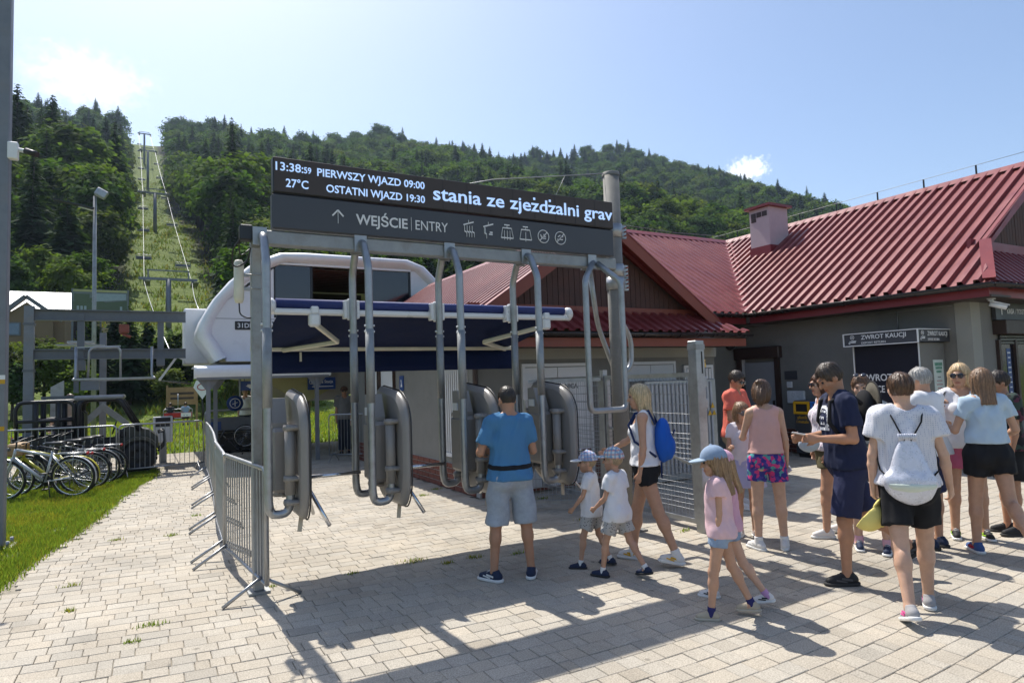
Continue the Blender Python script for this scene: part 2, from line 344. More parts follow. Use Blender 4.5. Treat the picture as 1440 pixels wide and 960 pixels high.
def pavers():
    base = MB(); poly = [(edge_x(y)-.02, y) for y in (-39, 0, 5, 7.3, 8.2, 9.1, 10.3, 12, 14, 15.2, 16.2, 16.25, 20.4)]
    vs = [(x, y, -.014) for x, y in poly] + [(24, 20.4, -.014), (24, -39, -.014)]
    me = bpy.data.meshes.new('pavement'); me.from_pydata(vs, [], [tuple(range(len(vs)))[::-1]])
    root = tag(link('pavement', me, mat('joint_sand', (.27, .24, .19), .95, 0, .3, 14, .3, 60)), kind='structure')
    R = random.Random(5); recs = []
    D = .142; j = -5
    while True:
        y0 = j*D+.4; j += 1
        if y0 > 19.5: break
        x = -3.2 + R.random()*.3
        while x < 13.6:
            L_ = R.choice((.085, .142, .142, .178, .178, .21)); xm = x+L_/2; yy = y0+row_c(xm)+D/2
            d = in_view(xm, yy)
            if d and d < 17.5 and xm-L_/2 > edge_x(yy) and not (xm > 11.75 and yy > 5.3) and yy < 19.2 and not (4.2 < xm < 9.4 and yy > 8.45):
                recs.append((d, xm, yy, L_))
            x += L_
    recs.sort()
    def geo(xm, yy, L_):
        sl_ = (row_c(xm+.05)-row_c(xm-.05))/.1; g_ = .0018; c = .0038
        hx, hy = L_/2-g_, D/2-g_; dz = R.uniform(-.0025, .0025); tx, ty = R.uniform(-.006, .006), R.uniform(-.006, .006)
        ring = lambda e, z: [(sx*(hx-e), sy*(hy-e), z) for sx, sy in ((-1, -1), (1, -1), (1, 1), (-1, 1))]
        P = ring(0, -.02) + ring(0, -c) + ring(c, 0)
        P = [(xm+px, yy+py+px*sl_, pz+dz+px*tx+py*ty) for px, py, pz in P]
        F_ = [(8, 9, 10, 11)] + [(a+i, a+(i+1) % 4, a+4+(i+1) % 4, a+4+i) for a in (0, 4) for i in range(4)]
        k = R.gauss(1, .038); h = R.uniform(-.006, .008)
        if R.random() < .04: k *= .84
        return P, F_, (.378*k+h, .340*k, .280*k-h, 1)
    def make(items, name, kind=None):
        vs, fs, cs = [], [], []
        for it in items:
            P, F_, c = geo(*it[1:]); o = len(vs); vs += P; fs += [tuple(i+o for i in f) for f in F_]; cs += [c]*len(F_)
        me = bpy.data.meshes.new(name); me.from_pydata(vs, [], fs)
        at = me.attributes.new('tint', 'FLOAT_COLOR', 'FACE'); at.data.foreach_set('color', np.array(cs, dtype=np.float32).ravel())
        o = link(name, me, PAVE_MAT, root)
        if kind: o['kind'] = kind
        return o
    near = [r for r in recs if in_view(r[1], r[2], 0, 0.0)][:300]; ns = set(near)
    for r in near: make([r], 'paver')
    make([r for r in recs if r not in ns], 'paver_field', 'stuff')
pavers()
# ================================================================= LAWN
def leafmat(name, cols, tr=.35, rough=.85):
    m = bpy.data.materials.new(name); m.use_nodes = True; N = m.node_tree.nodes; L = m.node_tree.links; N.clear()
    o = N.new('ShaderNodeOutputMaterial'); d = N.new('ShaderNodeBsdfPrincipled'); d.inputs['Roughness'].default_value = rough; d.inputs['Specular IOR Level'].default_value = .06
    t = N.new('ShaderNodeBsdfTranslucent'); mx = N.new('ShaderNodeMixShader'); mx.inputs[0].default_value = tr
    a = N.new('ShaderNodeAttribute'); a.attribute_name = 'tint'; oi = N.new('ShaderNodeObjectInfo')
    cr = N.new('ShaderNodeValToRGB'); e = cr.color_ramp
    e.elements[0].color = (*cols[0], 1); e.elements[1].color = (*cols[-1], 1)
    for i, c in enumerate(cols[1:-1]): q = e.elements.new((i+1)/(len(cols)-1)); q.color = (*c, 1)
    L.new(oi.outputs['Random'], cr.inputs[0])
    mu = N.new('ShaderNodeVectorMath'); mu.operation = 'MULTIPLY'; L.new(cr.outputs[0], mu.inputs[0]); L.new(a.outputs['Color'], mu.inputs[1])
    L.new(mu.outputs[0], d.inputs['Base Color'])
    w2 = N.new('ShaderNodeVectorMath'); w2.operation = 'MULTIPLY'; L.new(mu.outputs[0], w2.inputs[0]); w2.inputs[1].default_value = (1.35, 1.5, .6); L.new(w2.outputs[0], t.inputs['Color'])
    L.new(d.outputs[0], mx.inputs[1]); L.new(t.outputs[0], mx.inputs[2]); L.new(mx.outputs[0], o.inputs['Surface'])
    return m
GRASS = leafmat('grass_blade', [(.17, .225, .042)], .42)
DRYG = leafmat('dry_grass', [(.135, .175, .046)], .35)
def blades(name, pts, hmin, hmax, wd, R, parent=None, gm=None):
    n = len(pts); P = np.array(pts, dtype=np.float64); rg = np.random.default_rng(R)
    a = rg.uniform(0, 2*np.pi, n); h = rg.uniform(hmin, hmax, n); ln = rg.uniform(.1, .7, n)*h; b = rg.uniform(0, 2*np.pi, n)
    dx, dy = np.cos(a)*wd, np.sin(a)*wd
    V = np.zeros((n, 3, 3)); V[:, 0] = P - np.c_[dx, dy, 0*dx]; V[:, 1] = P + np.c_[dx, dy, 0*dx]; V[:, 2] = P + np.c_[np.cos(b)*ln, np.sin(b)*ln, h]
    me = bpy.data.meshes.new(name); me.from_pydata(V.reshape(-1, 3).tolist(), [], np.arange(n*3).reshape(-1, 3).tolist())
    k = rg.uniform(.65, 1.35, n); yel = rg.random(n) < .14+.34*(np.sin(P[:, 0]*3.1+P[:, 1]*1.7)*np.sin(P[:, 1]*2.3-P[:, 0]) > .25)
    c = np.c_[k*np.where(yel, 1.6, 1), k*np.where(yel, 1.05, 1), k*np.where(yel, 1.1, 1), np.ones(n)].astype(np.float32)
    at = me.attributes.new('tint', 'FLOAT_COLOR', 'FACE'); at.data.foreach_set('color', c.ravel())
    return tag(link(name, me, gm or GRASS, parent), kind='stuff')
def lawn():
    ys = [4, 5, 7.3, 8.2, 9.1, 10.3, 12, 14, 15.2, 16.2]
    vs = []; 
    for y in ys: vs += [(-9, y, .0), (edge_x(y)-.03, y, .0)]
    fs = [(2*i, 2*i+1, 2*i+3, 2*i+2) for i in range(len(ys)-1)]
    me = bpy.data.meshes.new('lawn'); me.from_pydata(vs, [], fs)
    tag(link('lawn', me, mat('lawn_soil', (.085, .10, .030), .95, 0, .4, 5, .5, 20)), kind='structure')
    R = random.Random(3); pts = []
    while len(pts) < 95000:
        y = R.uniform(6.2, 16.3); x = R.uniform(-4.6, edge_x(y)+.05*R.gauss(0, 1))
        if not in_view(x, y, 0, .05): continue
        # bare, trampled patches under the bicycle rack
        q = math.sin(x*5+1.3*y)*math.sin(y*3.1-x*2)
        if q > .72 and R.random() < .75: continue
        pts.append((x, y, 0))
    o = blades('grass', pts, .03, .085, .0055, 1); tag(o, 'short sunlit lawn grass at the left edge of the pavement', 'grass')
    pts = []
    while len(pts) < 42000:
        y = R.uniform(20.5, 46)**1.0; x = R.uniform(-9, 14)
        if not in_view(x, y, 0, .05): continue
        pts.append((x, y, hz_(x, y)-.05))
    o = blades('meadow_grass', pts, .05, .20, .022, 2); tag(o, 'taller meadow grass behind the lift station', 'grass')
lawn()
def slope_growth():
    R = random.Random(21); pts = []
    while len(pts) < 16000:
        y = 46+254*R.random()**1.6; x = lift_x(y)+R.uniform(-1, 1)*(7+.02*y)
        q = math.sin(x*.9+y*.31)*math.sin(y*.47-x*.5)
        if q < R.uniform(-.6, .5): continue
        pts.append((x, y, hz_(x, y)-.1))
    tag(blades('slope_grass', pts, .25, .7, .11, 5, None, DRYG), 'rough tall grass and low scrub in the lift clearing', 'grass')
slope_growth()
def weed(x, y, s):
    R = random.Random(int(x*997+y*131)); pts = [(R.gauss(0, .035)*s, R.gauss(0, .02)*s, 0) for _ in range(int(46*s))]
    return [(x+a, y+b, 0) for a, b, c in pts]
WEEDS = []
for (x, y, s) in [(.0, 5.52, 1.4), (-.1, 5.23, .8), (-.55, 6.25, .8), (-.62, 7.05, .9), (-.35, 8.9, 1.0), (.22, 8.75, 1.3), (2.2, 5.95, 1.9), (2.45, 5.7, 1.0), (2.75, 5.72, 1.2), (1.6, 5.9, .8), (3.15, 5.6, .9), (5.1, 5.3, 1.3), (4.9, 7.9, 1.6), (4.55, 6.4, 1.6), (.9, 5.95, .9), (.55, 9.9, 1.0), (3.6, 9.3, 1.2), (4.0, 9.7, 1.2)]:
    WEEDS += weed(x, y, s)
tag(blades('weeds', WEEDS, .012, .042, .0045, 7), 'small green weeds growing out of the joints in the concrete paving', 'weeds')
# ================================================================= FOREST
LEAF = leafmat('broad_leaf', [(.040, .078, .018), (.060, .106, .022), (.098, .138, .028), (.046, .086, .028), (.100, .118, .036)], .38)
NEEDLE = leafmat('spruce_needle', [(.024, .046, .022), (.032, .056, .026), (.040, .064, .030), (.028, .050, .026)], .25)
BARK = mat('bark', (.06, .05, .042), .9, 0, .3, 8)
def quads_mesh(name, C, U, W, tint, m):
    n = len(C); V = np.stack([C-U-W, C+U-W, C+U*.7+W, C-U*.7+W], 1)
    me = bpy.data.meshes.new(name); me.from_pydata(V.reshape(-1, 3).tolist(), [], np.arange(n*4).reshape(-1, 4).tolist())
    at = me.attributes.new('tint', 'FLOAT_COLOR', 'FACE'); at.data.foreach_set('color', np.c_[tint, tint, tint*.97, np.ones(n)].astype(np.float32).ravel())
    me.materials.append(m); return me
def broad_crown(seed, n_clump=80, per=50, leaf=.40, shape=(1, 1, 1)):
    """unit tree: 10 m tall, crown radius ~3.4 m"""
    g = np.random.default_rng(seed); Cc = []
    lob = [(g.uniform(-1.5, 1.5), g.uniform(-1.5, 1.5), g.uniform(4.4, 8.0), g.uniform(1.3, 2.2)) for _ in range(7)] + [(0, 0, 7.6, 2.0), (0, 0, 5.2, 2.3)]
    for i in range(n_clump):
        l = lob[i % len(lob)]; d = g.normal(size=3); d /= np.linalg.norm(d); d[2] *= .85
        Cc.append(np.array(l[:3])*np.array([1, 1, 1]) + d*l[3]*g.uniform(.65, 1.05))
    Cc = np.array(Cc)*np.array(shape); ctr = np.array([0, 0, 5.6])
    P = []; T = []; Nn = []
    for c in Cc:
        k = g.uniform(.55, 1.45); o = g.normal(size=(per, 3))*np.array([.50, .50, .36]); P.append(c+o); T.append(np.full(per, k)*g.uniform(.85, 1.15, per))
        out_ = (c-ctr); out_ /= np.linalg.norm(out_)+1e-6; Nn.append(out_*1.15+g.normal(size=(per, 3))*.5+np.array([0, 0, .35]))
    P = np.concatenate(P); T = np.concatenate(T); Nn = np.concatenate(Nn); Nn /= np.linalg.norm(Nn, axis=1)[:, None]
    P[:, 2] = np.maximum(P[:, 2], 1.0)
    a = g.normal(size=P.shape); U = np.cross(Nn, a); U /= np.linalg.norm(U, axis=1)[:, None]; W = np.cross(Nn, U)
    s = g.uniform(.6, 1.25, len(P))[:, None]*leaf
    return quads_mesh('crown', P, U*s*.5, W*s*.42, T, LEAF)
def spruce_crown(seed, full=1.0):
    g = np.random.default_rng(seed); P = []; U = []; W = []; T = []
    for i in range(34):
        z = .9+9.0*(i/33.)**.92; r = full*1.75*(1-(z/10.1))**.85+.10; nb = max(5, int(11*(1-(z/11))+3)); off = g.uniform(0, 6.28)
        for b in range(nb):
            a = off+b*6.283/nb+g.normal()*.16; rr = r*g.uniform(.72, 1.12); k = g.uniform(.7, 1.25)
            d = np.array([math.cos(a), math.sin(a), 0]); sd = np.array([-d[1], d[0], 0])
            for q in range(3):
                t = (q+.55)/3; droop = -.28*rr*t*t+.04
                P.append(d*rr*t+np.array([0, 0, z+droop+g.normal()*.05])); dv = d*1.0+np.array([0, 0, -.55*t]); dv /= np.linalg.norm(dv)
                w_ = (.30*(1-t)+.15)*rr*g.uniform(.7, 1.2)
                sv = sd+np.array([0, 0, g.normal()*.45]); sv /= np.linalg.norm(sv)
                U.append(sv*w_); W.append(dv*rr*.24); T.append(k*g.uniform(.85, 1.2))
    return quads_mesh('crown', np.array(P), np.array(U), np.array(W), np.array(T), NEEDLE)
def trunk_mesh(kind, seed):
    R = random.Random(seed); mb = MB()
    if kind == 's': mb.tube([(0, 0, -.6), (0, 0, 3), (.03, 0, 9.8)], [.17, .13, .02], 7)
    else:
        mb.tube([(0, 0, -.6), (.05, .03, 2), (.0, .1, 4.6), (.1, 0, 7.6)], [.22, .17, .12, .03], 7)
        for i in range(7):
            a = i*.95+R.random(); z = 2.4+i*.5; l = R.uniform(1.4, 2.3)
            mb.tube([(0, 0, z), (math.cos(a)*l*.5, math.sin(a)*l*.5, z+l*.45), (math.cos(a)*l, math.sin(a)*l, z+l*1.0)], [.08, .05, .015], 5)
    me = mb.mesh('trunk'); me.materials.append(BARK); return me
KINDS = []          # (key, trunk mesh, crown mesh)
for s in range(4): KINDS.append(('b', trunk_mesh('b', s), broad_crown(40+s, shape=[(1, 1, 1), (.85, .9, 1.08), (1.15, 1.1, .92), (.95, 1.05, 1.0)][s])))
for s in range(3): KINDS.append(('s', trunk_mesh('s', s), spruce_crown(80+s, [1.35, 1.1, 1.55][s])))
def joined_proto(k):
    key, t, c = KINDS[k]; bm = bmesh.new(); bm.from_mesh(c); bm.from_mesh(t); me = bpy.data.meshes.new('tree_proto'); 
    nC = len(c.polygons); bm.to_mesh(me); bm.free(); me.materials.clear(); me.materials.append(LEAF if key == 'b' else NEEDLE); me.materials.append(BARK)
    idx = np.zeros(len(me.polygons), dtype=np.int32); idx[nC:] = 1; me.polygons.foreach_set('material_index', idx)
    return bpy.data.objects.new('tree_proto', me)
BL = [('full round-crowned broadleaf tree in the hillside wood', 'broadleaf tree'), ]
def plant_tree(k, x, y, z, h, w_, rz, label=None, group=None):
    key = KINDS[k][0]; side = 'left' if x < lift_x(y) else 'right'; band = 'low' if y < 110 else 'half way up'
    o = empty('broadleaf_tree' if key == 'b' else 'spruce_tree', (x, y, z), rz)
    o.scale = (h/10*w_, h/10*w_, h/10)
    if label is None:
        label, group = ((f'round-crowned broadleaf tree {band} on the hillside, {side} of the lift clearing', f'broadleaf trees {band} on the {side} of the clearing') if key == 'b' else (f'dark pointed spruce {band} on the hillside, {side} of the lift clearing', f'spruces {band} on the {side} of the clearing'))
    tag(o, label, 'tree', group)
    link('trunk', KINDS[k][1], BARK, o); link('crown', KINDS[k][2], None, o)
    return o
def forest():
    R = random.Random(77); recs = []
    y = 50.
    while y < 436:
        sp = 5.4 + y*.0155
        xl, xr = -.22*y-22, min(1.75*y+40, 700)
        x = xl+R.random()*sp
        while x < xr:
            px, py = x+R.uniform(-.42, .42)*sp, y+R.uniform(-.42, .42)*sp
            x += sp
            if py < 49 or (py < 70 and px < -.6): continue
            z = hz_(px, py)
            d = in_view(px, py, z+8, .05)
            if not d: continue
            v = Vector((px, py, z+8-1.7)); a = v.dot(r2)/d*900+720
            if a > 1190: continue                                  # hidden behind the ticket building
            # stands of spruce on the left flank and along the crest
            pn = .5*math.sin(px*.021+2.2)+.5*math.sin(py*.027+px*.011)+(.5 if (a < 150 and py > 110) else 0)+(.25 if py > 385 else 0)
            k = R.choice((4, 5, 6)) if R.random() < .17+.22*pn else R.choice((0, 1, 2, 3))
            base = 5.0+min(1, max(0, (py-48))/90)*12.5
            h = base*R.uniform(.8, 1.2)*(1.28 if k >= 4 else 1.0)
            if abs(px-lift_x(py)) < cut_half(py)+h*(.30 if k < 4 else .18): continue
            recs.append((d, k, px, py, z, h, R.uniform(.9, 1.2) if k < 4 else R.uniform(.95, 1.2), R.uniform(0, 6.28)))
        y += sp*.86
    recs.sort(); 
    def hidden(r):                                                 # behind the gate sign, station or roofs
        v = Vector((r[2], r[3], r[4]+r[5]-1.7)); d = v.dot(fw); a = v.dot(r2)/d*900+720; b = 480-v.dot(u2)/d*900
        return b > 440 and a > 260 or (b > 352 and a > 420) or (b > 330 and a > 1035)
    vis = [r for r in recs if not hidden(r)]
    b_ = [r for r in vis if r[1] < 4][:190]; s_ = [r for r in vis if r[1] >= 4][:110]; own = set(b_+s_)
    for d, k, x, y, z, h, w_, rz in b_+s_: plant_tree(k, x, y, z, h, w_, rz)
    rest = [r for r in vis if r not in own]
    me = bpy.data.meshes.new('far_wood'); me.from_pydata([(r[2], r[3], r[4]) for r in rest], [], [])
    for nm, ty, dat in (('kind_id', 'INT', [r[1] for r in rest]), ('rz', 'FLOAT', [r[7] for r in rest])):
        at = me.attributes.new(nm, ty, 'POINT'); at.data.foreach_set('value', dat)
    at = me.attributes.new('scl', 'FLOAT_VECTOR', 'POINT'); at.data.foreach_set('vector', np.array([(r[5]/10*r[6], r[5]/10*r[6], r[5]/10) for r in rest], dtype=np.float32).ravel())
    o = link('far_wood', me, None); tag(o, 'dense mixed wood covering the upper hillside', 'wood', kind='stuff')
    ng = bpy.data.node_groups.new('wood_scatter', 'GeometryNodeTree')
    ng.interface.new_socket('Geometry', in_out='INPUT', socket_type='NodeSocketGeometry'); ng.interface.new_socket('Geometry', in_out='OUTPUT', socket_type='NodeSocketGeometry')
    N = ng.nodes; L = ng.links; gi = N.new('NodeGroupInput'); go = N.new('NodeGroupOutput'); jn = N.new('GeometryNodeJoinGeometry')
    def attr(nm, ty):
        a = N.new('GeometryNodeInputNamedAttribute'); a.data_type = ty; a.inputs['Name'].default_value = nm; return a.outputs['Attribute']
    kid, rz, scl = attr('kind_id', 'INT'), attr('rz', 'FLOAT'), attr('scl', 'FLOAT_VECTOR')
    cx = N.new('ShaderNodeCombineXYZ'); L.new(rz, cx.inputs[2])
    for k in range(len(KINDS)):
        pr_ = joined_proto(k)
        cmp_ = N.new('FunctionNodeCompare'); cmp_.data_type = 'INT'; cmp_.operation = 'EQUAL'; L.new(kid, cmp_.inputs[2]); cmp_.inputs[3].default_value = k
        oi = N.new('GeometryNodeObjectInfo'); oi.inputs['Object'].default_value = pr_; oi.inputs['As Instance'].default_value = True
        ip = N.new('GeometryNodeInstanceOnPoints'); L.new(gi.outputs[0], ip.inputs['Points']); L.new(cmp_.outputs[0], ip.inputs['Selection']); L.new(oi.outputs['Geometry'], ip.inputs['Instance'])
        L.new(cx.outputs[0], ip.inputs['Rotation']); L.new(scl, ip.inputs['Scale']); L.new(ip.outputs[0], jn.inputs[0])
    L.new(jn.outputs[0], go.inputs[0])
    md = o.modifiers.new('scatter', 'NODES'); md.node_group = ng
    print('TREES', len(vis), 'own', len(own), 'rest', len(rest))
forest()
for i, (k, x, y, h) in enumerate([(4, -3.3, 50, 6.2), (5, -1.2, 49, 6.6), (6, -.2, 52, 5.6), (4, .6, 50, 5.0), (1, -4.9, 47, 4.2), (0, -6.9, 46, 3.6), (2, -8.6, 47, 5.0), (5, -2.3, 55, 6.5), (3, 1.6, 50, 4.6), (6, 2.6, 53, 4.8), (0, 3.9, 49, 4.6), (4, 4.6, 56, 6.0), (2, 5.8, 52, 5.4), (1, -6.0, 51, 4.0), (3, -3.9, 45.5, 3.2), (0, 1.0, 46, 3.0), (2, 2.9, 45, 2.6), (1, 6.5, 48, 4.4), (3, 7.9, 50, 5.2), (0, 9.4, 49, 5.0)]):
    plant_tree(k, x, y, hz_(x, y), h, 1.25 if k < 4 else 1.2, i*1.3, 'low spruce at the foot of the hill behind the lift station' if k > 3 else 'low leafy bush-like tree at the foot of the hill behind the lift station', 'trees at the foot of the hill')
# ================================================================= ENTRY GATE WITH SIGN
GY = 5.6
def gate():
    root = empty('entry_gate', (0, GY, 0), 0, 'galvanised steel entry gate frame with overhead beam and hanging bent pipes', 'gate')
    g = lambda nm, mb, m=M['galv'], p=root: mb.build(nm, m, p)
    p = MB(); p.box((.79, .26, 1.56), (.085, .085, 3.08), ch=.008); p.box((.79, .26, .012), (.17, .17, .02)); g('post', p, M['galvd'])
    # column: thick steel pole standing beside the beam end
    c = MB(); c.tube([(4.60, .10, 0), (4.60, .10, 4.03)], .092, 20); c.lathe([(.0, 4.045), (.10, 4.04), (.10, 4.0)], (4.60, .10, 0)); c.box((4.60, .10, .01), (.34, .34, .02)); col_ = g('column', c, M['concrete_col'])
    for z in (3.36, 2.90, 2.76):
        k = MB(); k.lathe([(.093, z-.075), (.103, z-.075), (.103, z+.075), (.093, z+.075)], (4.60, .10, 0), seg=20); k.box((4.735, .10, z), (.07, .05, .15)); cl = g('clamp', k, M['galv'], col_)
        b = MB()
        for q in (-.045, 0., .045): b.tube([(4.745, .04, z+q), (4.745, .16, z+q)], .009, 6)
        b.build('bolt', M['barge'], cl)
    bm_ = MB(); bm_.box((2.62, 0, 2.955), (3.78, .10, .125), ch=.012); beam = g('beam', bm_, M['galvd'])
    for x in (.78, 1.62, 2.48, 3.33, 4.16):
        k = MB(); k.box((x, -.066, 2.955), (.11, .014, .15)); k.box((x, .066, 2.955), (.11, .014, .15)); k.build('flange_plate', M['galv'], beam)
    # pipe pairs that carry the turnstiles: one bends to the front of the beam, one to the back
    for x in (.80, 1.63, 2.49, 3.34):
        for s in (-1, 1):
            if x < 1 and s > 0: continue
            y = s*.25
            pts = bend([(x, s*.07, 2.96), (x, s*.13, 2.94), (x, y, 2.72), (x, y, .80), (x+.02, y, .715), (x+.14, y, .715), (x+.165, y, .80), (x+.165, y, 1.0)], .045, 3)
            k = MB(); k.tube(pts,   .034, 12); pipe = g('hanging_pipe', k)
            sl_ = MB(); sl_.tube([(x, y, 1.55), (x, y, 2.18)], .0375, 12); sl_.build('pipe_sleeve', M['galvd'], pipe)
            hb = MB()
            for z in (2.16, 2.21): hb.tube([(x-.045, y, z), (x+.045, y, z)], .009, 6)
            hb.build('bolt', M['white_m'], pipe)
    # the wide U-shaped guard bar beside the column
    k = MB(); k.tube(bend([(4.18, -.05, 2.95), (3.93, -.24, 2.72), (3.93, -.24, 1.36), (4.40, -.24, 1.36), (4.40, -.24, 2.72), (4.22, -.07, 2.94)], .07, 5), .033, 12); g('guard_bar', k)
    k = MB(); k.tube(bend([(4.24, .10, 2.93), (4.50, .33, 2.3), (4.72, .3, 1.72), (4.95, .3, 1.80), (4.96, .3, 2.15), (4.80, .25, 2.33), (4.66, .2, 2.33)], .13, 6), .030, 12); g('hook_pipe', k)
    # antenna and cable on the left post
    a = MB(); a.lathe([(.0, .19), (.028, .185), (.04, .16), (.042, -.14), (.03, -.18), (0, -.185)], (.655, .26, 2.62), seg=14); an = g('antenna', a, M['cream'])
    b = MB()
    for z in (2.68, 2.56): b.box((.715, .26, z), (.05, .03, .03)); b.tube([(.69, .21, z), (.84, .21, z)], .004, 5)
    b.build('bracket', M['galv'], an)
    cb = MB(); cb.tube(bend([(.655, .26, 2.44), (.66, .26, 2.34), (.71, .25, 2.31), (.75, .24, 2.31)], .05), .006, 6); cb.build('cable', M['black'], an)
    cb = MB(); cb.tube(bend([(.69, .0, 2.99), (.58, .05, 2.86), (.60, .2, 2.72), (.72, .2, 2.78), (.74, .1, 2.95)], .08), .007, 6); cb.tube(bend([(.70, .0, 2.98), (.63, .05, 2.92), (.66, .2, 2.82), (.74, .2, 2.9)], .06), .006, 6); g('cable', cb, M['black'])
    e = MB(); e.box((.68, 0, 2.985), (.10, .10, .13), ch=.01); g('junction_box', e, M['darkmetal'])
    # thin guy wire from the column head
    gw = MB(); gw.tube([(4.55, .10, 4.03), (3.3, .55, 3.93), (2.9, .8, 3.87)], .006, 5); gw.tube([(4.1, .3, 4.0), (3.98, .4, 3.7)], .003, 4); g('guy_wire', gw, M['galvd'])
gate()
DOTS = (3.432, 3.622)
def gate_sign():
    # upper LED display
    root = empty('led_display', (0, GY-.085, 0), 0, 'brown LED display with blue-white lettering above the entry sign', 'display')
    x0, x1, z0, z1 = .885, 4.455, 3.335, 3.635
    b = MB(); b.box(((x0+x1)/2, .05, (z0+z1)/2), (x1-x0, .10, z1-z0), ch=.006); b.build('cabinet', M['darkmetal'], root)
    s = MB(); s.box(((x0+x1)/2, -.004, (z0+z1)/2), (x1-x0-.016, .006, z1-z0-.014)); scr = s.build('screen', M['led'], root)
    n = MB()
    for i in range(1, 14): n.box((x0+(x1-x0)*i/14, -.0085, (z0+z1)/2), (.0035, .002, z1-z0-.016))
    n.build('module_seam', M['black'], scr)
    y = -.011; L_ = M['ledlet']
    def t(s_, x, z, h, wd, bold=.012): text('led_text', s_, h, L_, root, (x, y, z), RX, 'LEFT', bold, 1., width=wd)
    t('13:38:', .905, 3.52, .10, .225); t('59', 1.135, 3.52, .075, .06)
    t('27°C', .985, 3.385, .10, .185)
    t('PIERWSZY WJAZD 09:00', 1.245, 3.512, .095, .985, .014); t('OSTATNI WJAZD 19:30', 1.32, 3.38, .095, .91, .014)
    t('stania ze zjezdzalni grav', 2.315, 3.425, .185, 2.125, .012)
    for dx in DOTS: k = MB(); k.box((dx, y, 3.556), (.024, .003, .024)); k.build('led_dot', L_, root)
    # lower entry sign
    root = empty('entry_sign', (0, GY-.085, 0), 0, 'dark grey entry sign with white arrow, lettering and pictograms', 'sign')
    z0, z1 = 3.03, 3.322
    b = MB(); b.box(((x0-.01+x1)/2, .05, (z0+z1)/2), (x1-x0+.01, .095, z1-z0), ch=.008); b.build('panel', M['anth'], root)
    y = -.0005; W_ = M['letter']
    def bars(name, segs, wd, circ=None):
        k = MB()
        for (xa, za, xb, zb) in segs: k.bar((xa, y, za), (xb, y, zb), .003, wd, upv=(0, 1, 0)) if False else k.bar((xa, y, za), (xb, y, zb), .003, wd)
        if circ:
            cx, cz, r = circ; N_ = 28
            k.tube([(cx+r*math.cos(i*2*math.pi/N_), y, cz+r*math.sin(i*2*math.pi/N_)) for i in range(N_)], .0045, 5, closed=True)
        return k.build(name, W_, root)
    zc = 3.175
    bars('arrow', [(1.42, zc-.06, 1.42, zc+.055), (1.42, zc+.058, 1.372, zc+.005), (1.42, zc+.058, 1.468, zc+.005)], .013)
    text('entry_text', 'WEJŚCIE', .128, W_, root, (1.578, y, zc-.05), RX, 'LEFT', .018, width=.48)
    bars('divider', [(2.093, zc-.065, 2.093, zc+.06)], .006)
    text('entry_text', 'ENTRY', .128, W_, root, (2.135, y, zc-.05), RX, 'LEFT', 0, width=.325)
    def seat(cx, n):
        sg = [(cx-.055, zc+.04, cx+.055, zc+.075), (cx, zc+.055, cx, zc+.09)]
        for i in range(n):
            q = cx-.045+i*.027; sg += [(q, zc+.035, q, zc-.02), (q, zc-.02, q+.022, zc-.03), (q+.022, zc-.03, q+.022, zc-.075)]
        return sg
    bars('pictogram', seat(2.68, 4), .012)
    bars('pictogram', seat(2.895, 1) + [(2.86, zc+.03, 2.86, zc-.03), (2.90, zc-.03, 2.94, zc-.03), (2.91, zc-.01, 2.94, zc-.01)], .013)
    def chair(cx, n):
        sg = [(cx-.05, zc+.05, cx+.05, zc+.05), (cx-.05, zc+.05, cx-.07, zc-.05), (cx+.05, zc+.05, cx+.07, zc-.05), (cx-.07, zc-.05, cx+.07, zc-.05), (cx, zc+.05, cx, zc+.08), (cx-.03, zc+.08, cx+.03, zc+.08)]
        for i in range(n): q = cx+(i-(n-1)/2)*.032; sg += [(q, zc-.07, q, zc+.025)]
        return sg
    bars('pictogram', chair(3.105, 3), .011); bars('pictogram', chair(3.32, 1), .011)
    for cx, sg in ((3.535, [(-.035, .02, -.02, -.02), (-.02, -.02, .03, -.02), (.0, .02, .03, .02), (-.01, .0, .03, .0)]), (3.745, [(-.04, -.015, .03, -.015), (.0, .005, .035, .02), (-.03, .01, 0, .03), (-.04, -.02, -.01, -.02)])):
        bars('pictogram', [(cx+a, zc+b_, cx+c, zc+d) for a, b_, c, d in sg] + [(cx-.045, zc-.045, cx+.045, zc+.045)], .009, (cx, zc, .066))
gate_sign()
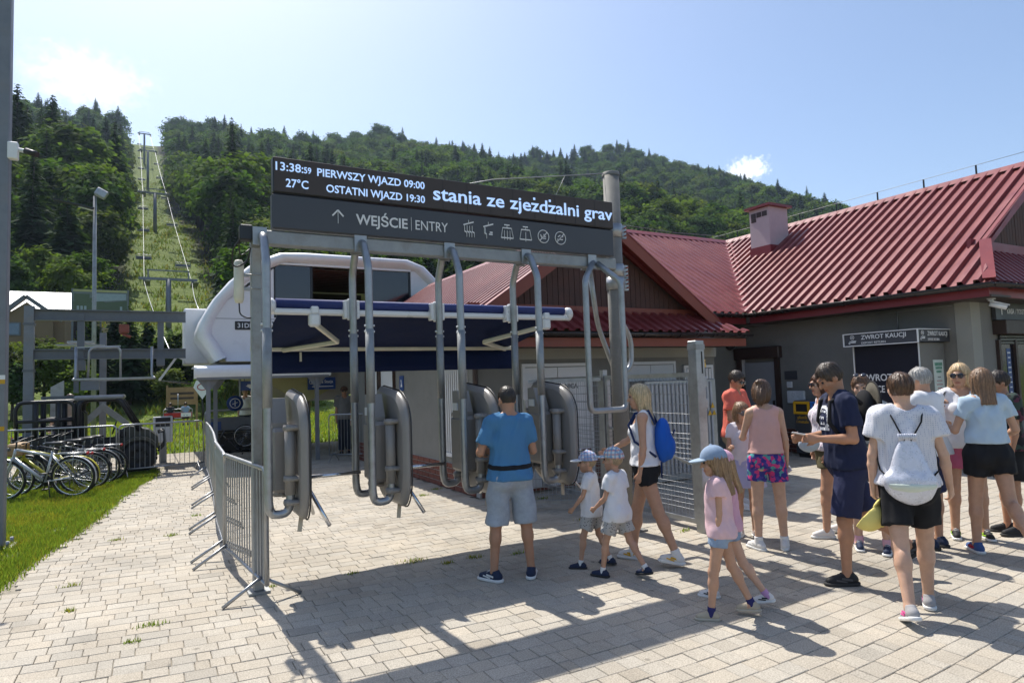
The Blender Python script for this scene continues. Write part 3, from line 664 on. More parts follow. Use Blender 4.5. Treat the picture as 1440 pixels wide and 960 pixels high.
# ================================================================= TURNSTILES
def turnstile(x, i, label):
    root = empty('turnstile', (x, GY, 0), 0, label, 'turnstile', 'turnstiles hanging under the entry gate')
    # contoured shield, a rounded upright board in the passage direction
    def outline(inset):
        y0, y1, z0, z1 = -.44+inset, .40-inset, .655+inset, 1.69-inset; pts = []
        for cy, cz, a0, r_, rz_ in ((y1-.16, z1-.22, 90, .16, .22), (y0+.24, z1-.30, 180, .24, .26), (y0+.20, z0+.20, 270, .20, .20), (y1-.22, z0+.24, 360, .22, .24)):
            pass
        c = [((y0+.30), (z1-.10), .30, .10+.0, 90, 180)]
        def arc(cy, cz, ry, rz, a0, a1, n=7): return [(cy+ry*math.cos(math.radians(a0+(a1-a0)*k/n)), cz+rz*math.sin(math.radians(a0+(a1-a0)*k/n))) for k in range(n+1)]
        pts += arc(y1-.15, z1-.16, .15, .16, 0, 90); pts += arc(y0+.33, z1-.34, .33, .30, 90, 180); pts += arc(y0+.17, z0+.30, .17, .30, 180, 270); pts += arc(y1-.25, z0+.25, .25, .25, 270, 360)
        return pts
    k = MB(); rings = [(.22, .045), (.235, .02), (.26, .0), (.278, .006), (.29, .05)]; n = None; vs = []; fs = []
    for X, ins in rings:
        o_ = outline(ins); n = len(o_); vs += [(X, a, b) for a, b in o_]
    for r_ in range(len(rings)-1):
        for j in range(n): fs.append((r_*n+j, r_*n+(j+1) % n, (r_+1)*n+(j+1) % n, (r_+1)*n+j))
    k.add(vs, fs, True); k.add([v for v in vs[:n]], [tuple(range(n))]); k.add([v for v in vs[-n:]], [tuple(range(n))])
    sh = k.build('shield', M['shield'], root)
    rim = MB(); o_ = outline(-.002); rim.tube([(.284, a, b) for a, b in o_], .007, 6, closed=True); rim.build('rim_seal', M['black'], sh)
    for s in (-.25, .25):
        p = MB(); p.tube([(.165, s, .86), (.165, s, 1.40)], .042, 14); p.tube([(.165, s, .80), (.165, s, .86)], .033, 14); up_ = p.build('upright', M['shield'], root)
        for z, L_ in ((1.385, .15), (.985, .15), (.80, .11)):
            b = MB(); b.lathe([(0, z-.024), (.05, z-.022), (.056, z), (.05, z+.022), (0, z+.024)], (.165, s, 0), seg=14)
            b.box((.165+.04, s-.03 if s > 0 else s+.03, z), (.10, .20, .036), ch=.014); b.build('bracket', M['shield'], up_)
    # reader housing between the uprights, with ticket reader face
    h = MB(); h.box((.12, 0, 1.12), (.16, .30, .52), ch=.03); hs = h.build('reader_housing', M['shield'], root)
    f = MB(); f.prism([(-.10, 1.30), (.10, 1.30), (.10, 1.62), (-.02, 1.62), (-.10, 1.42)], lambda a, b, q: (q, a, b), .05, .17); f.build('reader_head', M['shield'], hs)
    d = MB(); d.box((.045, .02, 1.47), (.012, .10, .07)); d.build('reader_display', M['white_m'], hs)
    hub = MB(); hub.lathe([(0, .285), (.07, .285), (.075, .31), (.06, .37), (0, .385)], (0, .12, .93), axis='X', seg=16); hub.build('hub', M['darkmetal'], root)
    ax = Vector((.72, 0, -.69)).normalized(); d0 = Vector((.98, 0, .02)).normalized(); d0 = (Matrix.Rotation(math.radians(0), 3, ax) @ d0)
    c = Vector((.335, .12, .93))
    for a in (0, 118, -118):
        dd = Matrix.Rotation(math.radians(a), 3, ax) @ Vector((1, 0, .0))
        m_ = MB(); m_.tube([c, c+dd*.50], .0165, 12); m_.lathe([(0, 0)], (0, 0, 0)); m_.build('arm', M['chrome'], root)
    st = MB(); st.bar((.30, -.12, .86), (.24, -.20, .55), .004, .035, upv=(1, 0, 0)); st.build('paper_strip', M['paper'], root)
TL = ['grey turnstile nearest the left gate post, shield seen edge-on', 'grey turnstile second from the left gate post, over the sunlit paving', 'grey turnstile half hidden behind the man in the blue t-shirt', 'grey turnstile nearest the column, right of the man in the blue t-shirt']
for i, x in enumerate((.80, 1.63, 2.49, 3.34)): turnstile(x, i, TL[i])
# ================================================================= AWNING
def awning():
    root = empty('awning', (0, 0, 0), 0, 'navy blue folding-arm awning stretched behind the gate pipes', 'awning')
    yr, zr, yf, zf = 5.98, 2.43, 7.12, 2.13
    x0, x1 = .97, 4.08
    t = MB(); t.tube([(x0, yr, zr+.03), (x1-.02, yr, zr+.03)], .045, 14); t.build('roller', M['bluel'], root)
    c = MB(); c.box(((x0+x1)/2, yr-.02, zr-.045), (x1-x0+.06, .075, .055), ch=.015); c.build('case', M['white_m'], root)
    for x in (x0-.05, x1+.03):
        e = MB(); e.lathe([(0, -.035), (.06, -.035), (.075, -.01), (.075, .02), (.05, .045), (0, .05)], (x, yr-.01, zr+.0), axis='X', seg=16); e.build('end_cap', M['white_m'], root)
    k = MB(); k.tube([(x0-.06, yr-.06, zr-.06), (x0-.06, yr-.07, zr-.14)], .006, 6); k.tube([(x0-.06+.018*math.cos(i*.7), yr-.07, zr-.17+.03*math.sin(i*.7)) for i in range(9)], .005, 5, closed=True); k.build('crank_eye', M['white_m'], root)
    nx, ny = 36, 12; vs = []; fs = []
    for j in range(ny+1):
        t_ = j/ny
        for i in range(nx+1):
            x = x0+.05+(x1-x0-.12)*i/nx; sag = -.035*math.sin(math.pi*t_)*(1+.2*math.sin(i*.9)); vs.append((x-.06*t_, yr+(yf-yr)*t_, zr+(zf-zr)*t_+sag))
    fs = [(j*(nx+1)+i, j*(nx+1)+i+1, (j+1)*(nx+1)+i+1, (j+1)*(nx+1)+i) for j in range(ny) for i in range(nx)]
    m = MB(); m.add(vs, fs, True); f = m.build('canopy', M['blue'], root)
    md = f.modifiers.new('t', 'SOLIDIFY'); md.thickness = .003
    b = MB(); b.box(((x0+x1)/2-.06, yf, zf-.01), (x1-x0+.02, .045, .055), ch=.008); b.build('front_bar', M['cream'], root)
    nx = 60; vs = []
    for j in range(4):
        for i in range(nx+1): vs.append((x0-.05+(x1-x0)*i/nx, yf+.012*math.sin(i*.8)*(j/3)+.01*(j/3), zf-.04-.235*j/3))
    fs = [(j*(nx+1)+i, j*(nx+1)+i+1, (j+1)*(nx+1)+i+1, (j+1)*(nx+1)+i) for j in range(3) for i in range(nx)]
    m = MB(); m.add(vs, fs, True); v_ = m.build('valance', M['blue'], root); md = v_.modifiers.new('t', 'SOLIDIFY'); md.thickness = .003
    for x, ex in ((1.30, 1.62), (3.80, 3.35)):
        h = MB(); h.box((x, yr-.03, zr-.12), (.10, .09, .12), ch=.02); h.box((x, yr-.03, zr-.03), (.07, .09, .07), ch=.01); jn = h.build('arm_joint', M['white_m'], root)
        a = MB(); el = Vector((x + (ex-x)*1.1, (yr+yf)/2-.05, (zr+zf)/2-.13)); a.bar((x, yr, zr-.14), el, .035, .05, ch=.008); ar = a.build('folding_arm', M['cream'], root)
        a = MB(); a.bar(el, (x - (ex-x)*.25, yf-.02, zf-.03), .035, .045, ch=.008); a.build('forearm', M['cream'], ar)
    for x in (1.63, 2.49, 3.34):
        b = MB(); b.box((x, yr-.085, zr-.02), (.085, .05, .20), ch=.01); b.box((x-.055, yr-.06, zr-.02), (.03, .10, .17), ch=.006); b.box((x+.055, yr-.06, zr-.02), (.03, .10, .17), ch=.006); b.build('pipe_clamp', M['white_m'], root)
    for x in (1.40, 3.05):
        b = MB(); b.box((x, yf-.03, zf-.10), (.02, .02, .10)); b.build('pull_tab', M['cream'], root)
awning()
# ================================================================= CROWD BARRIERS
def barrier_proto(L_=2.05):
    root = empty('crowd_barrier')
    H_ = 1.06; zb = .16
    f = MB(); f.tube(bend([(0, 0, zb), (0, 0, H_), (L_, 0, H_), (L_, 0, zb)], .10, 5), .019, 10); f.tube([(0, 0, zb), (L_, 0, zb)], .016, 8); f.build('frame', M['galv'], root)
    bar_me = MB().tube([(0, 0, zb), (0, 0, H_)], .0075, 6, caps=False).mesh('bar')
    n = 17
    for i in range(1, n): link('bar', bar_me, M['galv'], root, (L_*i/n, 0, 0))
    for x in (.16, L_-.16):
        k = MB(); k.tube([(x, 0, zb+.03), (x-.0, -.30, .008)], .0145, 8); k.tube([(x+.03, 0, zb+.03), (x+.03, .30, .008)], .0145, 8); k.build('foot', M['galv'], root)
    return root
BP = barrier_proto(); first = [True]
def barrier(p0, p1, label, group):
    o = BP if first[0] else copy_tree(BP); first[0] = False
    d = Vector(p1)-Vector(p0); o.location = (p0[0], p0[1], 0); o.rotation_euler = (0, 0, math.atan2(d.y, d.x)); o.scale = (d.length/2.05, 1, 1)
    return tag(o, label, 'barrier', group)
line = [(.80, 5.46), (.64, 7.05), (.70, 8.75), (.82, 10.6), (.92, 12.6), (.98, 14.4)]
lb = ['galvanised crowd barrier against the left gate post, nearest in the row', 'galvanised crowd barrier second in the row leading back from the gate', 'galvanised crowd barrier third in the row leading back from the gate', 'galvanised crowd barrier fourth in the row leading back from the gate', 'galvanised crowd barrier at the far end of the row near the canopy post']
for (a, b, l) in zip(line, line[1:], lb): barrier(a, b, l, 'crowd barriers along the entry lane')
barrier((-2.45, 15.6), (-.60, 15.25), 'crowd barrier behind the parked bicycles', 'crowd barriers by the station')
barrier((-.56, 15.3), (1.0, 15.55), 'crowd barrier in front of the utility vehicle wheel', 'crowd barriers by the station')
barrier((3.55, 14.9), (4.55, 14.2), 'crowd barrier under the station canopy in front of the staff man', 'crowd barriers by the station')
# ================================================================= MESH FENCE WITH STEEL POST
def fence():
    root = empty('mesh_fence', (5.22, 0, 0), 0, 'galvanised mesh fence and gate leaf between steel post and transformer shed', 'fence')
    y0, y1 = 5.28, 8.42; ztop, zb = 1.70, .10
    def leaf(ya, yb, nm):
        f = MB()
        for z in (zb, ztop): f.bar((0, ya, z), (0, yb, z), .05, .05)
        for y in (ya+.025, yb-.025): f.bar((0, y, zb+.025), (0, y, ztop-.025), .05, .05)
        lf = f.build(nm, M['galv'], root)
        w_ = MB(); y = ya+.09
        while y < yb-.05: w_.tube([(.0, y, zb), (.0, y, ztop)], .0032, 4, caps=False); y += .055
        w_.build('vertical_wires', M['galv'], lf)['kind'] = 'stuff'
        w_ = MB(); z = zb+.12
        while z < ztop-.04: w_.tube([(-.006, ya, z), (-.006, yb, z)], .0035, 4, caps=False); z += .11 if z > 1.0 else .055
        w_.build('horizontal_wires', M['galv'], lf)['kind'] = 'stuff'
        return lf
    leaf(5.20, 6.75, 'gate_leaf'); leaf(6.85, 8.40, 'fence_panel')
    p = MB(); p.box((0, 6.80, .90), (.07, .07, 1.8)); p.build('fence_post', M['galv'], root)
    d = MB(); d.bar((-.01, 5.3, .72), (-.01, 6.7, 1.05), .02, .03); d.build('brace', M['galv'], root)
    # second fence run parallel to the gate between column and shed
    root2 = empty('mesh_fence', (0, 0, 0), 0, 'low mesh panel and post beside the last turnstile, left of the column', 'fence')
    f = MB(); f.box((4.32, 7.3, .72), (.07, .07, 1.44)); f.build('fence_post', M['galv'], root2)
    f = MB()
    for z in (.10, 1.68): f.bar((4.36, 7.3, z), (5.17, 6.80, z), .045, .045)
    f.build('rail', M['galv'], root2)
    a, b = Vector((4.36, 7.3, 0)), Vector((5.17, 6.80, 0)); w_ = MB()
    for i in range(1, 18): q = a.lerp(b, i/18); w_.tube([q+Vector((0, 0, .1)), q+Vector((0, 0, 1.68))], .003, 4, caps=False)
    w_.build('vertical_wires', M['galv'], root2)['kind'] = 'stuff'
    w_ = MB(); z = .2
    while z < 1.66: w_.tube([a+Vector((0, 0, z)), b+Vector((0, 0, z))], .003, 4, caps=False); z += .10
    w_.build('horizontal_wires', M['galv'], root2)['kind'] = 'stuff'
    root3 = empty('gate_post', (5.22, 5.13, 0), 0, 'square galvanised steel gate post with slot and padlock at the right of the fence', 'post')
    p = MB(); p.box((0, 0, 1.035), (.125, .125, 2.07), ch=.006); p.build('shaft', M['galv'], root3)
    p = MB(); p.box((0, -.002, 2.0), (.132, .132, .06)); p.build('cap', M['galvd'], root3)
    s = MB(); s.box((.02, -.0645, 1.83), (.016, .004, .24)); s.build('slot', M['black'], root3)
    for z in (1.62, 1.38):
        h = MB(); h.box((.085, -.02, z), (.05, .05, .11), ch=.01); h.build('hinge', M['galv'], root3)
    l = MB(); l.box((.09, -.03, 1.80), (.03, .02, .05), ch=.005); l.tube([(.08, -.03, 1.82), (.08, -.03, 1.86), (.10, -.03, 1.86), (.10, -.03, 1.82)], .004, 5); l.build('padlock', mat('brass', (.55, .35, .1), .4, .8), root3)
fence()
# ================================================================= ROOF HELPERS
def corrugated(name, O, U, S, lu, ls, m, parent, pitch=.21, hgt=.032, clip=None, wide=.45):
    """trapezoid sheet: O corner, U unit vector along the eave, S unit vector up the slope; clip(u)-> (s0,s1) limits"""
    O, U, S = Vector(O), Vector(U).normalized(), Vector(S).normalized(); Nn = U.cross(S)
    if Nn.z < 0: Nn = -Nn
    prof = []; u = 0.
    while u < lu-1e-6:
        for a, h in ((0, 0), (pitch*wide, 0), (pitch*(wide+.09), hgt), (pitch*.90, hgt), (pitch*.99, 0)):
            if u+a <= lu: prof.append((u+a, h))
        u += pitch
    vs = []; 
    for u, h in prof:
        s0, s1 = (0., ls) if clip is None else clip(u)
        s1 = max(s1, s0+.001)
        vs += [O+U*u+S*s0+Nn*h, O+U*u+S*s1+Nn*h]
    fs = [(2*i, 2*i+2, 2*i+3, 2*i+1) for i in range(len(prof)-1)]
    mb = MB(); mb.add(vs, fs); o = mb.build(name, m, parent)
    md = o.modifiers.new('t', 'SOLIDIFY'); md.thickness = .006; md.offset = -1
    return o
def gutter_run(p0, p1, parent, r=.06):
    p0, p1 = Vector(p0), Vector(p1); d = (p1-p0).normalized(); sd = Vector((d.y, -d.x, 0)); vs = []; n = 9
    mb = MB()
    for P in (p0, p1):
        for i in range(n):
            a = math.pi*i/(n-1); vs.append(P+sd*(r*math.cos(a))+Vector((0, 0, -r*math.sin(a))))
    fs = [(i, i+1, n+i+1, n+i) for i in range(n-1)] + [tuple(range(n)), tuple(range(n, 2*n))]
    mb.add(vs, fs, True); mb.tube([p0+sd*r, p1+sd*r], .009, 6)
    g_ = mb.build('gutter', M['gutter'], parent); md = g_.modifiers.new('t', 'SOLIDIFY'); md.thickness = .004
    L_ = (p1-p0).length; k = int(L_/.75)
    for i in range(k+1):
        q = p0+d*(L_*(i+.3)/(k+1)); b = MB(); b.tube([q+sd*(r+.006)*math.cos(a)+Vector((0, 0, -(r+.006)*math.sin(a))) for a in [math.pi*j/8 for j in range(9)]], .007, 5); b.build('gutter_bracket', M['gutter'], g_)
    return g_
def brick_base(parent, p0, p1, z1, out_n, rows=6):
    """real brick courses, each brick a part, on the face p0->p1 with outward normal out_n"""
    p0, p1, nn = Vector(p0), Vector(p1), Vector(out_n); d = p1-p0; L_ = d.length; d.normalize()
    mo = MB(); mo.bar(p0+nn*.004+Vector((0, 0, z1/2)), p1+nn*.004+Vector((0, 0, z1/2)), .012, z1); base = mo.build('brick_plinth', M['mortar'], parent)
    bh = z1/rows; bl = .255; R = random.Random(int(L_*100)); ms = []
    for v_ in range(4):
        mb = MB(); mb.box((0, 0, 0), (bl-.014, .022, bh-.014), rz=math.atan2(d.y, d.x), ch=.003); ms.append(mb.mesh('brick')); 
    for r_ in range(rows):
        u = (.5 if r_ % 2 else 1.)*bl/2 + .01
        while u < L_-bl*.3:
            q = p0+d*u+nn*(.015+R.uniform(-.002, .002))+Vector((0, 0, bh*(r_+.5)))
            link('brick', R.choice(ms), M['brick'], base, q); u += bl
    return base
# ================================================================= TRANSFORMER SHED
def shed():
    X0, X1, YF, YB = 4.2, 9.1, 8.5, 15.0
    root = empty('transformer_shed', (0, 0, 0), 0, 'grey rendered transformer shed with wooden gable and red corrugated roof', 'shed')
    w_ = MB(); w_.prism([(X0, YF), (X1, YF), (X1, YB), (X0, YB)], lambda a, b, q: (a, b, q), 0, 2.55); wl = w_.build('wall', M['wall'], root)
    l = MB(); l.box(((X0+X1)/2, YF-.02, 2.12), (X1-X0+.02, .05, .20)); l.build('wall_band', M['walll'], wl)
    AX, AZ, FZ = 6.33, 4.22, 2.70
    mslope = .665
    # left roof plane, faces -X, ridge along Y
    ex = 3.72; ez = AZ-mslope*(AX-ex)
    sl_ = Vector((AX-ex, 0, AZ-ez)); 
    corrugated('roof', (ex, 8.0, ez), (0, 1, 0), sl_, 7.4, sl_.length, M['redroof'], root, .19, .05)
    ex2 = 8.75; ez2 = AZ-mslope*(ex2-AX); sl2 = Vector((AX-ex2, 0, AZ-ez2))
    corrugated('roof', (ex2, 8.0, ez2), (0, 1, 0), sl2, 7.4, sl2.length, M['redroof'], root, .19, .05)
    rc = MB(); rc.prism([(-.16, -.085), (0, .03), (.16, -.085), (0, .015)], lambda a, b, q: (AX+a, q, AZ+.03+b), 7.95, 15.4); rc.build('ridge_cap', M['rooftrim'], root)
    # barge boards
    for xa, za in ((ex+.05, ez), (ex2-.05, ez2)):
        b = MB(); s_ = 1 if xa < AX else -1
        b.bar((xa, 7.98, za-.07), (AX, 7.98, AZ-.05), .03, .17); b.build('barge_board', M['barge'], root)
        t = MB(); t.bar((xa, 8.02, za+.045), (AX, 8.02, AZ+.06), .13, .018); t.build('verge_trim', M['redroof'], root)
    # wooden gable boards
    gz0 = 2.80; gb = MB(); gb.prism([(3.95, gz0-.1), (8.55, gz0-.1), (AX, AZ-.12)], lambda a, b, q: (a, q, b), 8.32, 8.5); gable = gb.build('gable', M['brown'], root)
    x = 4.0; R = random.Random(9)
    while x < 8.5:
        h = AZ-.14-mslope*abs(x+.05-AX)
        if h > gz0+.03:
            p = MB(); p.box((x+.05, 8.312-R.uniform(0, .006), (gz0+h)/2), (.095, .018, h-gz0)); p.build('plank', M['plank'], gable)
        x += .104
    b = MB(); b.box(((3.95+8.6)/2, 8.29, 2.79), (4.6, .05, .11)); b.build('gable_sill', M['barge'], root)
    # skirt roof along the front
    se, sy, tz = 2.40, 7.66, 2.745; sv = Vector((0, 8.28-sy, tz-se))
    corrugated('skirt_roof', (3.9, sy, se), (1, 0, 0), sv, 5.2, sv.length, M['redroof'], root, .20, .04, clip=lambda u: (0, sv.length) if u < 4.5 else (0, max(.02, sv.length*(1-(u-4.5)/.72))))
    f = MB(); f.box((6.5, 7.74, 2.235), (5.15, .03, .13)); f.build('fascia', M['barge'], root)
    s = MB(); s.box((6.5, 8.12, 2.20), (5.1, .70, .03)); s.build('soffit', M['brown'], root)
    gutter_run((9.1, 7.62, 2.37), (3.9, 7.62, 2.37), root, .055)
    # left eave
    f = MB(); f.box((3.80, 11.7, ez-.08), (.03, 7.3, .14)); f.build('fascia', M['barge'], root)
    s = MB(); s.box((4.0, 11.7, ez-.13), (.42, 7.3, .03)); s.build('soffit', M['brown'], root)
    dp = MB(); dp.tube(bend([(3.75, 8.1, ez-.02), (3.95, 8.3, ez-.25), (4.14, 8.45, 1.95), (4.14, 8.45, .1)], .1), .04, 10); dp.build('downpipe', M['brown'], root)
    brick_base(root, (X0, YB, 0), (X0, YF, 0), .42, (-1, 0, 0), 5); brick_base(root, (X0, YF, 0), (X1, YF, 0), .42, (0, -1, 0), 5)
    # two-leaf white doors with lettering
    def door(x0, x1, txt, slats=False, zt=1.93):
        d = empty('door', (0, YF, 0)); d.parent = root
        f = MB(); t_ = .05
        for xx in (x0+t_/2, x1-t_/2): f.box((xx, -.02, zt/2+.02), (t_, .05, zt))
        f.box(((x0+x1)/2, -.02, zt+.045), (x1-x0, .05, t_)); f.build('door_frame', M['doorw'], d)
        xm = (x0+x1)/2
        for a, b in ((x0+t_, xm-.004), (xm+.004, x1-t_)):
            if slats and a > x0+.2 or slats:
                n = int((b-a)/.075)
                for i in range(n): l = MB(); l.box((a+(i+.5)*(b-a)/n, -.03, zt/2+.03), ((b-a)/n-.018, .035, zt-.04), ch=.006); l.build('slat', M['doorw'], d)
                bk = MB(); bk.box(((a+b)/2, -.008, zt/2+.03), (b-a, .012, zt-.03)); bk.build('leaf', M['galvd'], d)
            else:
                l = MB(); l.box(((a+b)/2, -.018, zt/2+.03), (b-a, .03, zt-.04), ch=.005); l.build('leaf', M['doorw'], d)
        h = MB(); h.box((xm+.05, -.055, 1.0), (.03, .03, .12), ch=.005); h.build('handle', M['black'], d)
        for i, s_ in enumerate(txt): text('door_lettering', s_, .105, M['black'], d, (xm, -.037, zt-.33-.135*i), RX, 'CENTER', .016, 1.)
    door(4.95, 6.25, ['ROZDZIELNICA', 'SN 15kV', 'KOMÓREK'], zt=1.88); door(6.95, 8.1, ['ROZDZIELNICA', 'NISKIEGO NAPIĘCIA', 'NN'], zt=1.88); 
    d8 = (8.25, 9.05)
    door(8.3, 9.02, [], slats=True, zt=1.80)
    # grey louvred cabinet beside the doors, seen through the fence
    cb = empty('switch_cabinet', (7.25, 7.75, 0), 0, 'pale louvred switch cabinet with yellow hazard labels behind the mesh fence', 'cabinet')
    b = MB(); b.box((.3, .22, .82), (1.55, .40, 1.6), ch=.01); b.build('body', M['galv'], cb)
    for i in range(17): l = MB(); l.box((-.43+i*.086, .01, .85), (.048, .03, 1.45), ch=.008); l.build('louvre', mat('louvre_grey', (.40, .41, .42), .5, .1), cb)
    for x, z in ((.93, 1.18), (.86, 1.06), (.96, 1.06)):
        k = MB(); k.prism([(-.045, -.04), (.045, -.04), (0, .045)], lambda a, b_, q: (x+a, q, z+b_), -.03, -.022); k.build('hazard_label', M['yellow'], cb)
    # left side windows and small blue notice
    for y in (12.6, 13.6):
        wn_ = empty('window', (X0, y, 0)); wn_.parent = root
        f = MB(); 
        for z in (1.30, 2.06): f.box((-.02, 0, z), (.06, .92, .05))
        for yy in (-.44, .44): f.box((-.02, yy, 1.68), (.06, .05, .76))
        f.build('window_frame', M['brown'], wn_); p = MB(); p.box((-.008, 0, 1.68), (.012, .86, .72)); p.build('shutter', M['doorw'], wn_)
    k = MB(); k.box((X0-.012, 11.75, 1.72), (.012, .22, .28)); n = k.build('notice', M['bluesign'], root); p = MB(); p.prism([(-.04, -.07), (.05, -.07), (.02, -.01), (.0, .07), (-.03, .06), (-.01, 0)], lambda a, b, q: (q, 11.75-a, 1.72+b), X0-.022, X0-.018); p.build('pictogram', M['letter'], n)
    for y in (9.35, ):
        gl = empty('louvre_vent', (X0, y, 0)); gl.parent = root
        f = MB()
        for z in (.55, 1.98): f.box((-.015, 0, z), (.04, 1.0, .06))
        for yy in (-.49, .49): f.box((-.015, yy, 1.27), (.04, .05, 1.43))
        f.build('vent_frame', M['doorw'], gl)
        for i in range(12): s = MB(); s.box((-.012, -.44+i*.08, 1.265), (.022, .035, 1.36)); s.build('slat', M['doorw'], gl)
        b = MB(); b.box((.002, 0, 1.265), (.01, .94, 1.36)); b.build('backing', M['black'], gl)
    bx = MB(); bx.box((X0-.09, 12.0, .98), (.16, .30, .42), ch=.01); bx.build('meter_box', M['galvd'], root)
shed()
# ================================================================= TICKET BUILDING (right)
def ticket_building():
    root = empty('ticket_building', (0, 0, 0), 0, 'dark grey ticket office building with red corrugated roof and brick plinth', 'building')
    XW, YC, EX, EZ, m_ = 11.8, 5.45, 11.2, 2.97, .68
    RXx = 15.1; RZ = EZ+m_*(RXx-EX); YW = 9.5; RYw = YW+(RXx-EX)
    w_ = MB(); w_.prism([(XW, YC), (19, YC), (19, 22), (XW, 22)], lambda a, b, q: (a, b, q), 0, 3.05); wl = w_.build('wall', M['wall'], root)
    w_ = MB(); w_.prism([(8.6, 10.35), (XW, 10.35), (XW, 16.5), (8.6, 16.5)], lambda a, b, q: (a, b, q), 0, 3.05); w_.build('wing_wall', M['wall'], root)
    pl = MB(); pl.box((XW+.13, YC+.10, 1.52), (.30, .24, 3.0)); pl.build('corner_pier', M['walll'], root)
    # main roof, faces -X
    S = Vector((RXx-EX, 0, RZ-EZ)); ls = S.length; VY = 5.42
    def clip(u):
        y = 4.86+u
        s1 = ls
        if y < VY: return (0, max(.02, (y-4.86)/(VY-4.86)*ls*.30))
        if y > YW: return (min(ls, (y-YW)/(RXx-EX)*ls), ls)
        return (0, ls)
    corrugated('roof', (EX, 4.86, EZ), (0, 1, 0), S, 8.6, ls, M['redroof'], root, .235, .062, clip, wide=.56)
    # wing roof, faces -Y
    S2 = Vector((0, RYw-YW, RZ-EZ))
    corrugated('wing_roof', (9.0, YW, EZ), (1, 0, 0), S2, RXx-9.0, S2.length, M['redroof'], root, .22, .042, lambda u: (max(0, min(S2.length-.01, (9.0+u-EX)/(RXx-EX)*S2.length)), S2.length))
    S2b = Vector((0, -(RYw-YW), RZ-EZ)); corrugated('wing_roof_back', (9.0, RYw+3.9, EZ), (1, 0, 0), S2b, RXx-9.0, S2b.length, M['redroof'], root, .22, .042)
    S3 = Vector((-(RXx-EX), 0, RZ-EZ)); corrugated('roof_back', (2*RXx-EX, VY, EZ), (0, 1, 0), S3, 9, ls, M['redroof'], root, .235, .042)
    # valley and ridges
    v = MB(); v.bar((EX-.02, YW-.02, EZ+.035), (RXx-.1, RYw-.1, RZ-.02), .26, .012, upv=(0, 0, 1)); v.build('valley', M['redroof'], root)
    v = MB(); v.bar((EX+.16, YW-.02, EZ+.09), (RXx, RYw-.16, RZ+.03), .07, .05); v.build('valley_upstand', M['redroof'], root)
    r = MB(); r.prism([(-.17, -.08), (0, .055), (.17, -.08), (0, .035)], lambda a, b, q: (RXx+a, q, RZ+.03+b), VY-.03, RYw+1); r.build('ridge_cap', M['redroof'], root)
    r = MB(); r.prism([(-.17, -.08), (0, .055), (.17, -.08), (0, .035)], lambda a, b, q: (q, RYw+a, RZ+.03+b), 9.0, RXx+.1); r.build('wing_ridge_cap', M['redroof'], root)
    # lightning wire on little stands
    lw = MB(); pts = []
    for i in range(9):
        y = 5.6+i*1.05; st = MB(); st.box((RXx, y, RZ+.17), (.02, .03, .20)); st.build('wire_stand', M['darkmetal'], root); pts.append((RXx, y, RZ+.27))
    lw.tube(pts, .005, 4); lw.build('lightning_wire', M['galvd'], root)
    lw = MB(); lw.tube([(RXx, RYw, RZ+.2), (13, RYw, RZ+.14), (11, RYw, RZ+.2), (9.2, RYw, RZ+.12)], .005, 4); lw.build('lightning_wire', M['galvd'], root)
    # verge and hip at the right end
    a = Vector((EX, 4.86, EZ)); hipx = EX+(RXx-EX)*.30; hipz = EZ+m_*(hipx-EX)
    vb = MB(); vb.bar((hipx, VY-.02, hipz-.03), (RXx, VY-.02, RZ-.03), .03, .17); vb.build('barge_board', M['rooftrim'], root)
    vt = MB(); vt.bar((hipx, VY+.06, hipz+.055), (RXx, VY+.06, RZ+.055), .22, .012); vt.build('verge_trim', M['redroof'], root)
    hp = MB(); hp.bar((EX+.02, 4.88, EZ+.06), (hipx, VY-.02, hipz+.07), .17, .02); hp.build('hip_cap', M['redroof'], root)
    gb = MB(); gb.prism([(hipx-.05, hipz-.05), (18.5, hipz-.05), (RXx, RZ-.08)], lambda p, q, t: (p, t, q), VY+.22, VY+.34); gable = gb.build('gable', M['brown'], root)
    x = hipx; R = random.Random(4)
    while x < RXx:
        h = RZ-.1-m_*(RXx-x-.05)
        p = MB(); p.box((x+.055, VY+.21-R.uniform(0, .006), (hipz+h)/2), (.10, .018, max(.02, h-hipz))); p.build('plank', M['plank'], gable); x += .11
    s = MB(); s.box((hipx+1.8, VY+.16, hipz+.02), (3.9, .06, .16)); s.build('gable_sill', M['rooftrim'], root)
    S4 = Vector((0, VY+.2-4.86, hipz-.04-EZ)); L4 = S4.length
    corrugated('skirt_roof', (EX+.05, 4.86, EZ), (1, 0, 0), S4, 6.0, L4, M['redroof'], root, .21, .04, lambda u: (0, min(L4, max(.02, u/(hipx-EX)*L4))))
    # eaves: fascia, soffit, gutters
    f = MB(); f.box((EX+.10, (4.9+9.5)/2, EZ-.13), (.03, 4.55, .16)); f.build('fascia', M['rooftrim'], root)
    f = MB(); f.box(((9.0+EX)/2+.05, YW+.10, EZ-.13), (EX-9.0+.1, .03, .16)); f.build('fascia', M['rooftrim'], root)
    f = MB(); f.box((EX+3, 4.96, EZ-.13), (5.8, .03, .16)); f.build('fascia', M['rooftrim'], root)
    s = MB(); s.box((EX+.40, 7.2, EZ-.20), (.62, 4.6, .03)); s.build('soffit', M['brown'], root)
    s = MB(); s.box((10.2, YW+.5, EZ-.203), (2.5, .82, .03)); s.build('soffit', M['brown'], root)
    s = MB(); s.box((14.2, 5.22, EZ-.206), (5.6, .50, .03)); s.build('soffit', M['brown'], root)
    gutter_run((EX-.03, 9.42, EZ-.02), (EX-.03, 4.80, EZ-.02), root, .07); gutter_run((EX-.03, YW-.03, EZ-.02), (8.9, YW-.03, EZ-.02), root, .07); gutter_run((17, 4.80, EZ-.02), (EX, 4.80, EZ-.02), root, .07)
